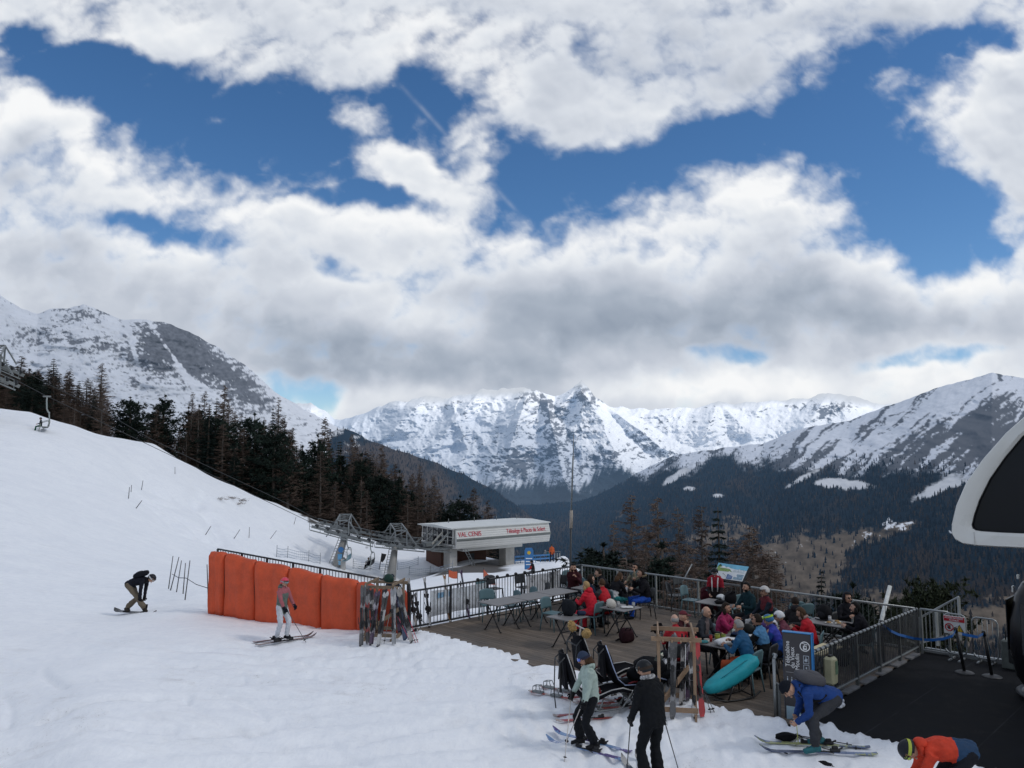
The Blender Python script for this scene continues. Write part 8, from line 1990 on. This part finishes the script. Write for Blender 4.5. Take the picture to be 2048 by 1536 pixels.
t = blobby('mitten', gpt(1572, 1481), (.17, .08, .06), cmat((.008, .008, .010)), 'black mittens lying on the snow beside the bending man', 'mittens', e=.8, seed=8)
b = MB(); b.tube([gpt(1589,1490)+Vector((0,0,.03)), gpt(1596,1486)+Vector((0,0,.10)), gpt(1604,1487)+Vector((0,0,.06)), gpt(1600,1492)+Vector((0,0,.03)), gpt(1590,1496)+Vector((0,0,.04))], .008, 5); tag(b.build('ski_leash', mat('pale_cord', (.3, .3, .22), .7)), 'pale cord looped on the snow before the blue boots', 'cord')
b = MB(); b.tube([inf['wrist'][1]-Vector((0, 0, .06)), Vector((inf['wrist'][1].x+.02, inf['wrist'][1].y, TER.h(p.x, p.y)+.08))], .006, 5); tag(b.build('binding_strap', mat('yellow_cord', (.40, .42, .08), .6)), 'thin yellow green strap hanging from the bending mans hand', 'strap')
# person in orange at the corner of the frame
t, inf, p = snow_person(1890, 1640, 'person in an orange red jacket with a dark blue back panel bent far forward', 172, h=1.78, pose='stand', pelvis=(0, -.30, .86), lean=84, curve=12, jacket=(.52, .045, .020), jacket2=(.016, .045, .10), j2='lower', pants=(.014, .015, .020), wear='helmet', wear_c=(.022, .024, .030), goggles={'c': (.06, .06, .05), 's': (.34, .40, .06)}, hands=[(-.10, .42, .36), (.14, .40, .40)], head=(0, 80), hood='down', puff=1.10, vox=.013, glove=(.014, .016, .022), hair=('dark', 'short'))
# snowboarder
t, inf, p = snow_person(270, 1226, 'snowboarder in a black jacket and khaki trousers bent over the board', 0, h=1.78, pose='stand', pelvis=(-.02, -.20, .86), lean=62, curve=26, jacket=(.012, .013, .020), pants=(.13, .105, .075), shoe=(.03, .025, .02), glove=(.012, .012, .014), wear='helmet', wear_c=(.025, .025, .03), goggles={'c': (.40, .38, .34), 's': (.5, .5, .5)}, hands=[(-.05, .22, .22), (.12, .18, .24)], ankles=[(-.05, -.30, .13), (.05, .32, .13)], toes=[(.5, .5, 0), (.5, .5, 0)], head=(0, 45), pack=(.010, .011, .016), puff=1.05, vox=.018, flare=1.25)
bd = thing('snowboard', zz(p, .012), 'dark snowboard under the bending snowboarder', 'snowboard', R=R_dir(Vector((1, -.25, -.01)), (0, 0, 1)))
b = MB(); n = 20; V = []
for i in range(n+1):
    k = i/n; y = -.76+1.52*k; e = min(k, 1-k); w = .125*(1-.12*math.sin(PI*k))*(1 if e > .09 else math.sqrt(max(.02, 1-((.09-e)/.09)**2))); z = .10*max(0, (.13-e)/.13)**2
    V += [(-w, y, z), (w, y, z), (w, y, z+.012), (-w, y, z+.012)]
b.add(V, [(i*4+k, i*4+(k+1) % 4, (i+1)*4+(k+1) % 4, (i+1)*4+k) for i in range(n) for k in range(4)]+[(3, 2, 1, 0), (n*4, n*4+1, n*4+2, n*4+3)]); b.build('deck', mat('board_top', (.03, .03, .036), .3, .5, 4), bd, fix=True)
for y in (-.31, .31): b = MB(); b.bbox((0, y, .035), (.20, .13, .04), .01); b.bbox((-.08, y, .14), (.03, .12, .22), .01, Matrix.Rotation(-.2, 3, 'Y')); b.build('binding', M_BIND, bd)
ski_pole(zz(p+Vector((-.50, .1, 0)), .25), p+Vector((-.52, -.05, .95)), 'thin pole held at the back of the snowboarder', (.2, .16, .12)) if False else None
# pink helmet
t, inf, p = snow_person(563, 1283, 'young skier in a pink helmet, grey green and rose jacket and white trousers', 335, h=1.56, pose='stand', lean=2, curve=4, jacket=(.115, .145, .125), jacket2=(.33, .10, .115), j2='top', pants=(.52, .54, .58), glove=(.012, .013, .02), wear='helmet', wear_c=(.62, .06, .10), hair=('dark', 'short'), goggles={'c': (.20, .28, .30), 's': (.30, .28, .30)}, hands=[(-.20, .22, .86), (.20, .24, .84)], head=(0, 8), hood='down', puff=1.04, vox=.015, ankles=[(-.11, .06, .12), (.11, -.07, .12)], shoe=(.014, .014, .018), pelvis=(0, -.02, .87))
dv = gpt(629, 1279)-gpt(513, 1297); A1 = line_under(p, dv, 1.55, side=.12, back=.44); A2 = line_under(p, dv, 1.55, side=-.12, back=.44)
skis_under(t, p, [A1, A2], ('black_grey', (.02, .02, .022), (.22, .22, .23), (.05, .05, .06)), 'black skis worn by the young skier in the pink helmet')
ski_pole(gpt(612, 1286), inf['wrist'][1]+Vector((.03, -.02, .05)), 'dark ski pole slanting forward from the young skier in pink', (.05, .05, .055))
# ------------------------------------------------------------------ riders and people by the lift
def rider(label, base, face, jc, pc, hc_):
    t, i = person(label, base, math.radians(face-90), h=1.75, pose='sit', seat=.02, ankles=[(-.13, .46, -.42), (.13, .44, -.42)], lean=-4, jacket=jc, pants=pc, wear='helmet', wear_c=hc_, hands=[(-.16, .30, .25), (.16, .30, .25)], vox=.035, goggles={'c': (.05, .05, .06)})
    d = Vector((math.cos(math.radians(face)), math.sin(math.radians(face)), 0)); q = Vector((base[0], base[1], base[2]-.52))+d*.45
    for sg in (-1, 1): pass
    return t, q, d
def rider_skis(q, d, label, c=DW):
    n = Vector((d.y, -d.x, 0)); ob = thing('ski_pair', q, label, 'skis')
    for s in (-.13, .13):
        A = q-d*.75+n*s+Vector((0, 0, -.12)); B = q+d*.95+n*s+Vector((0, 0, .14)); V, fs = ski_mesh((B-A).length); b = MB(); b.add(V, fs); b.xf(Matrix.Translation(A-q) @ R_dir(B-A, (0, 0, 1)).to_4x4()); b.build('ski', ski_mat(*c), ob, fix=True)
for k, (dy, jc, hc_, l) in enumerate(((-.75, (.012, .012, .016), (.02, .02, .022), 'rider in black nearer the camera on the occupied lift chair'), (.55, (.05, .055, .065), (.40, .42, .44), 'rider in a pale helmet farther in on the occupied lift chair'))):
    t, q, d = rider(l, SEAT_B+Vector((-.06, dy, 0)), 180, jc, (.012, .012, .016), hc_); rider_skis(q, d, ('dark skis of the rider in black on the lift chair', 'dark skis of the rider in the pale helmet on the lift chair')[k])
t, q, d = rider('single rider in dark jacket and green trousers high on the lift', SEAT_C+Vector((-.05, -.75, 0)), 210, (.014, .016, .022), (.015, .075, .045), (.02, .02, .025)); rider_skis(q, d, 'dark skis of the single rider high over the piste')
for (u, v, f, jc, pc, hc_, l) in ((1097,1124,80,(.02,.12,.15),(.02,.02,.025),(.02,.02,.02),'person in teal standing in the lift queue'),(1104,1124,100,(.50,.10,.03),(.02,.02,.025),(.03,.03,.03),'person in orange standing in the lift queue'),(1090,1123,60,(.16,.18,.2),(.03,.03,.035),(.3,.3,.3),'person in grey standing at the gate of the lift queue')):
    p = TER.hit(u, v, 70); person(l, p, math.radians(f-90), h=1.76, pose='stand', jacket=jc, pants=pc, wear='helmet', wear_c=hc_, vox=.035, group='people queueing at the lift')
p = TER.hit(1066, 1152, 30); person('person in black and red sitting on the snow edge below the blue totem', Vector((p.x, p.y, p.z-.3)), math.radians(60), h=1.75, pose='sit', jacket=(.016, .014, .016), jacket2=(.3, .03, .03), j2='arms', wear='helmet', wear_c=(.02, .02, .022), vox=.03)
p = at(785, 1170, 24.2); p.z = TER.h(p.x, p.y)-.0; person('child in a dark navy jacket standing behind the orange wall', p, math.radians(20), h=(4.6-(1143-912)*24.2/1540)-p.z, pose='stand', jacket=(.012, .020, .032), pants=(.02, .022, .03), wear='beanie', wear_c=(.016, .024, .036), skin='b', vox=.022)
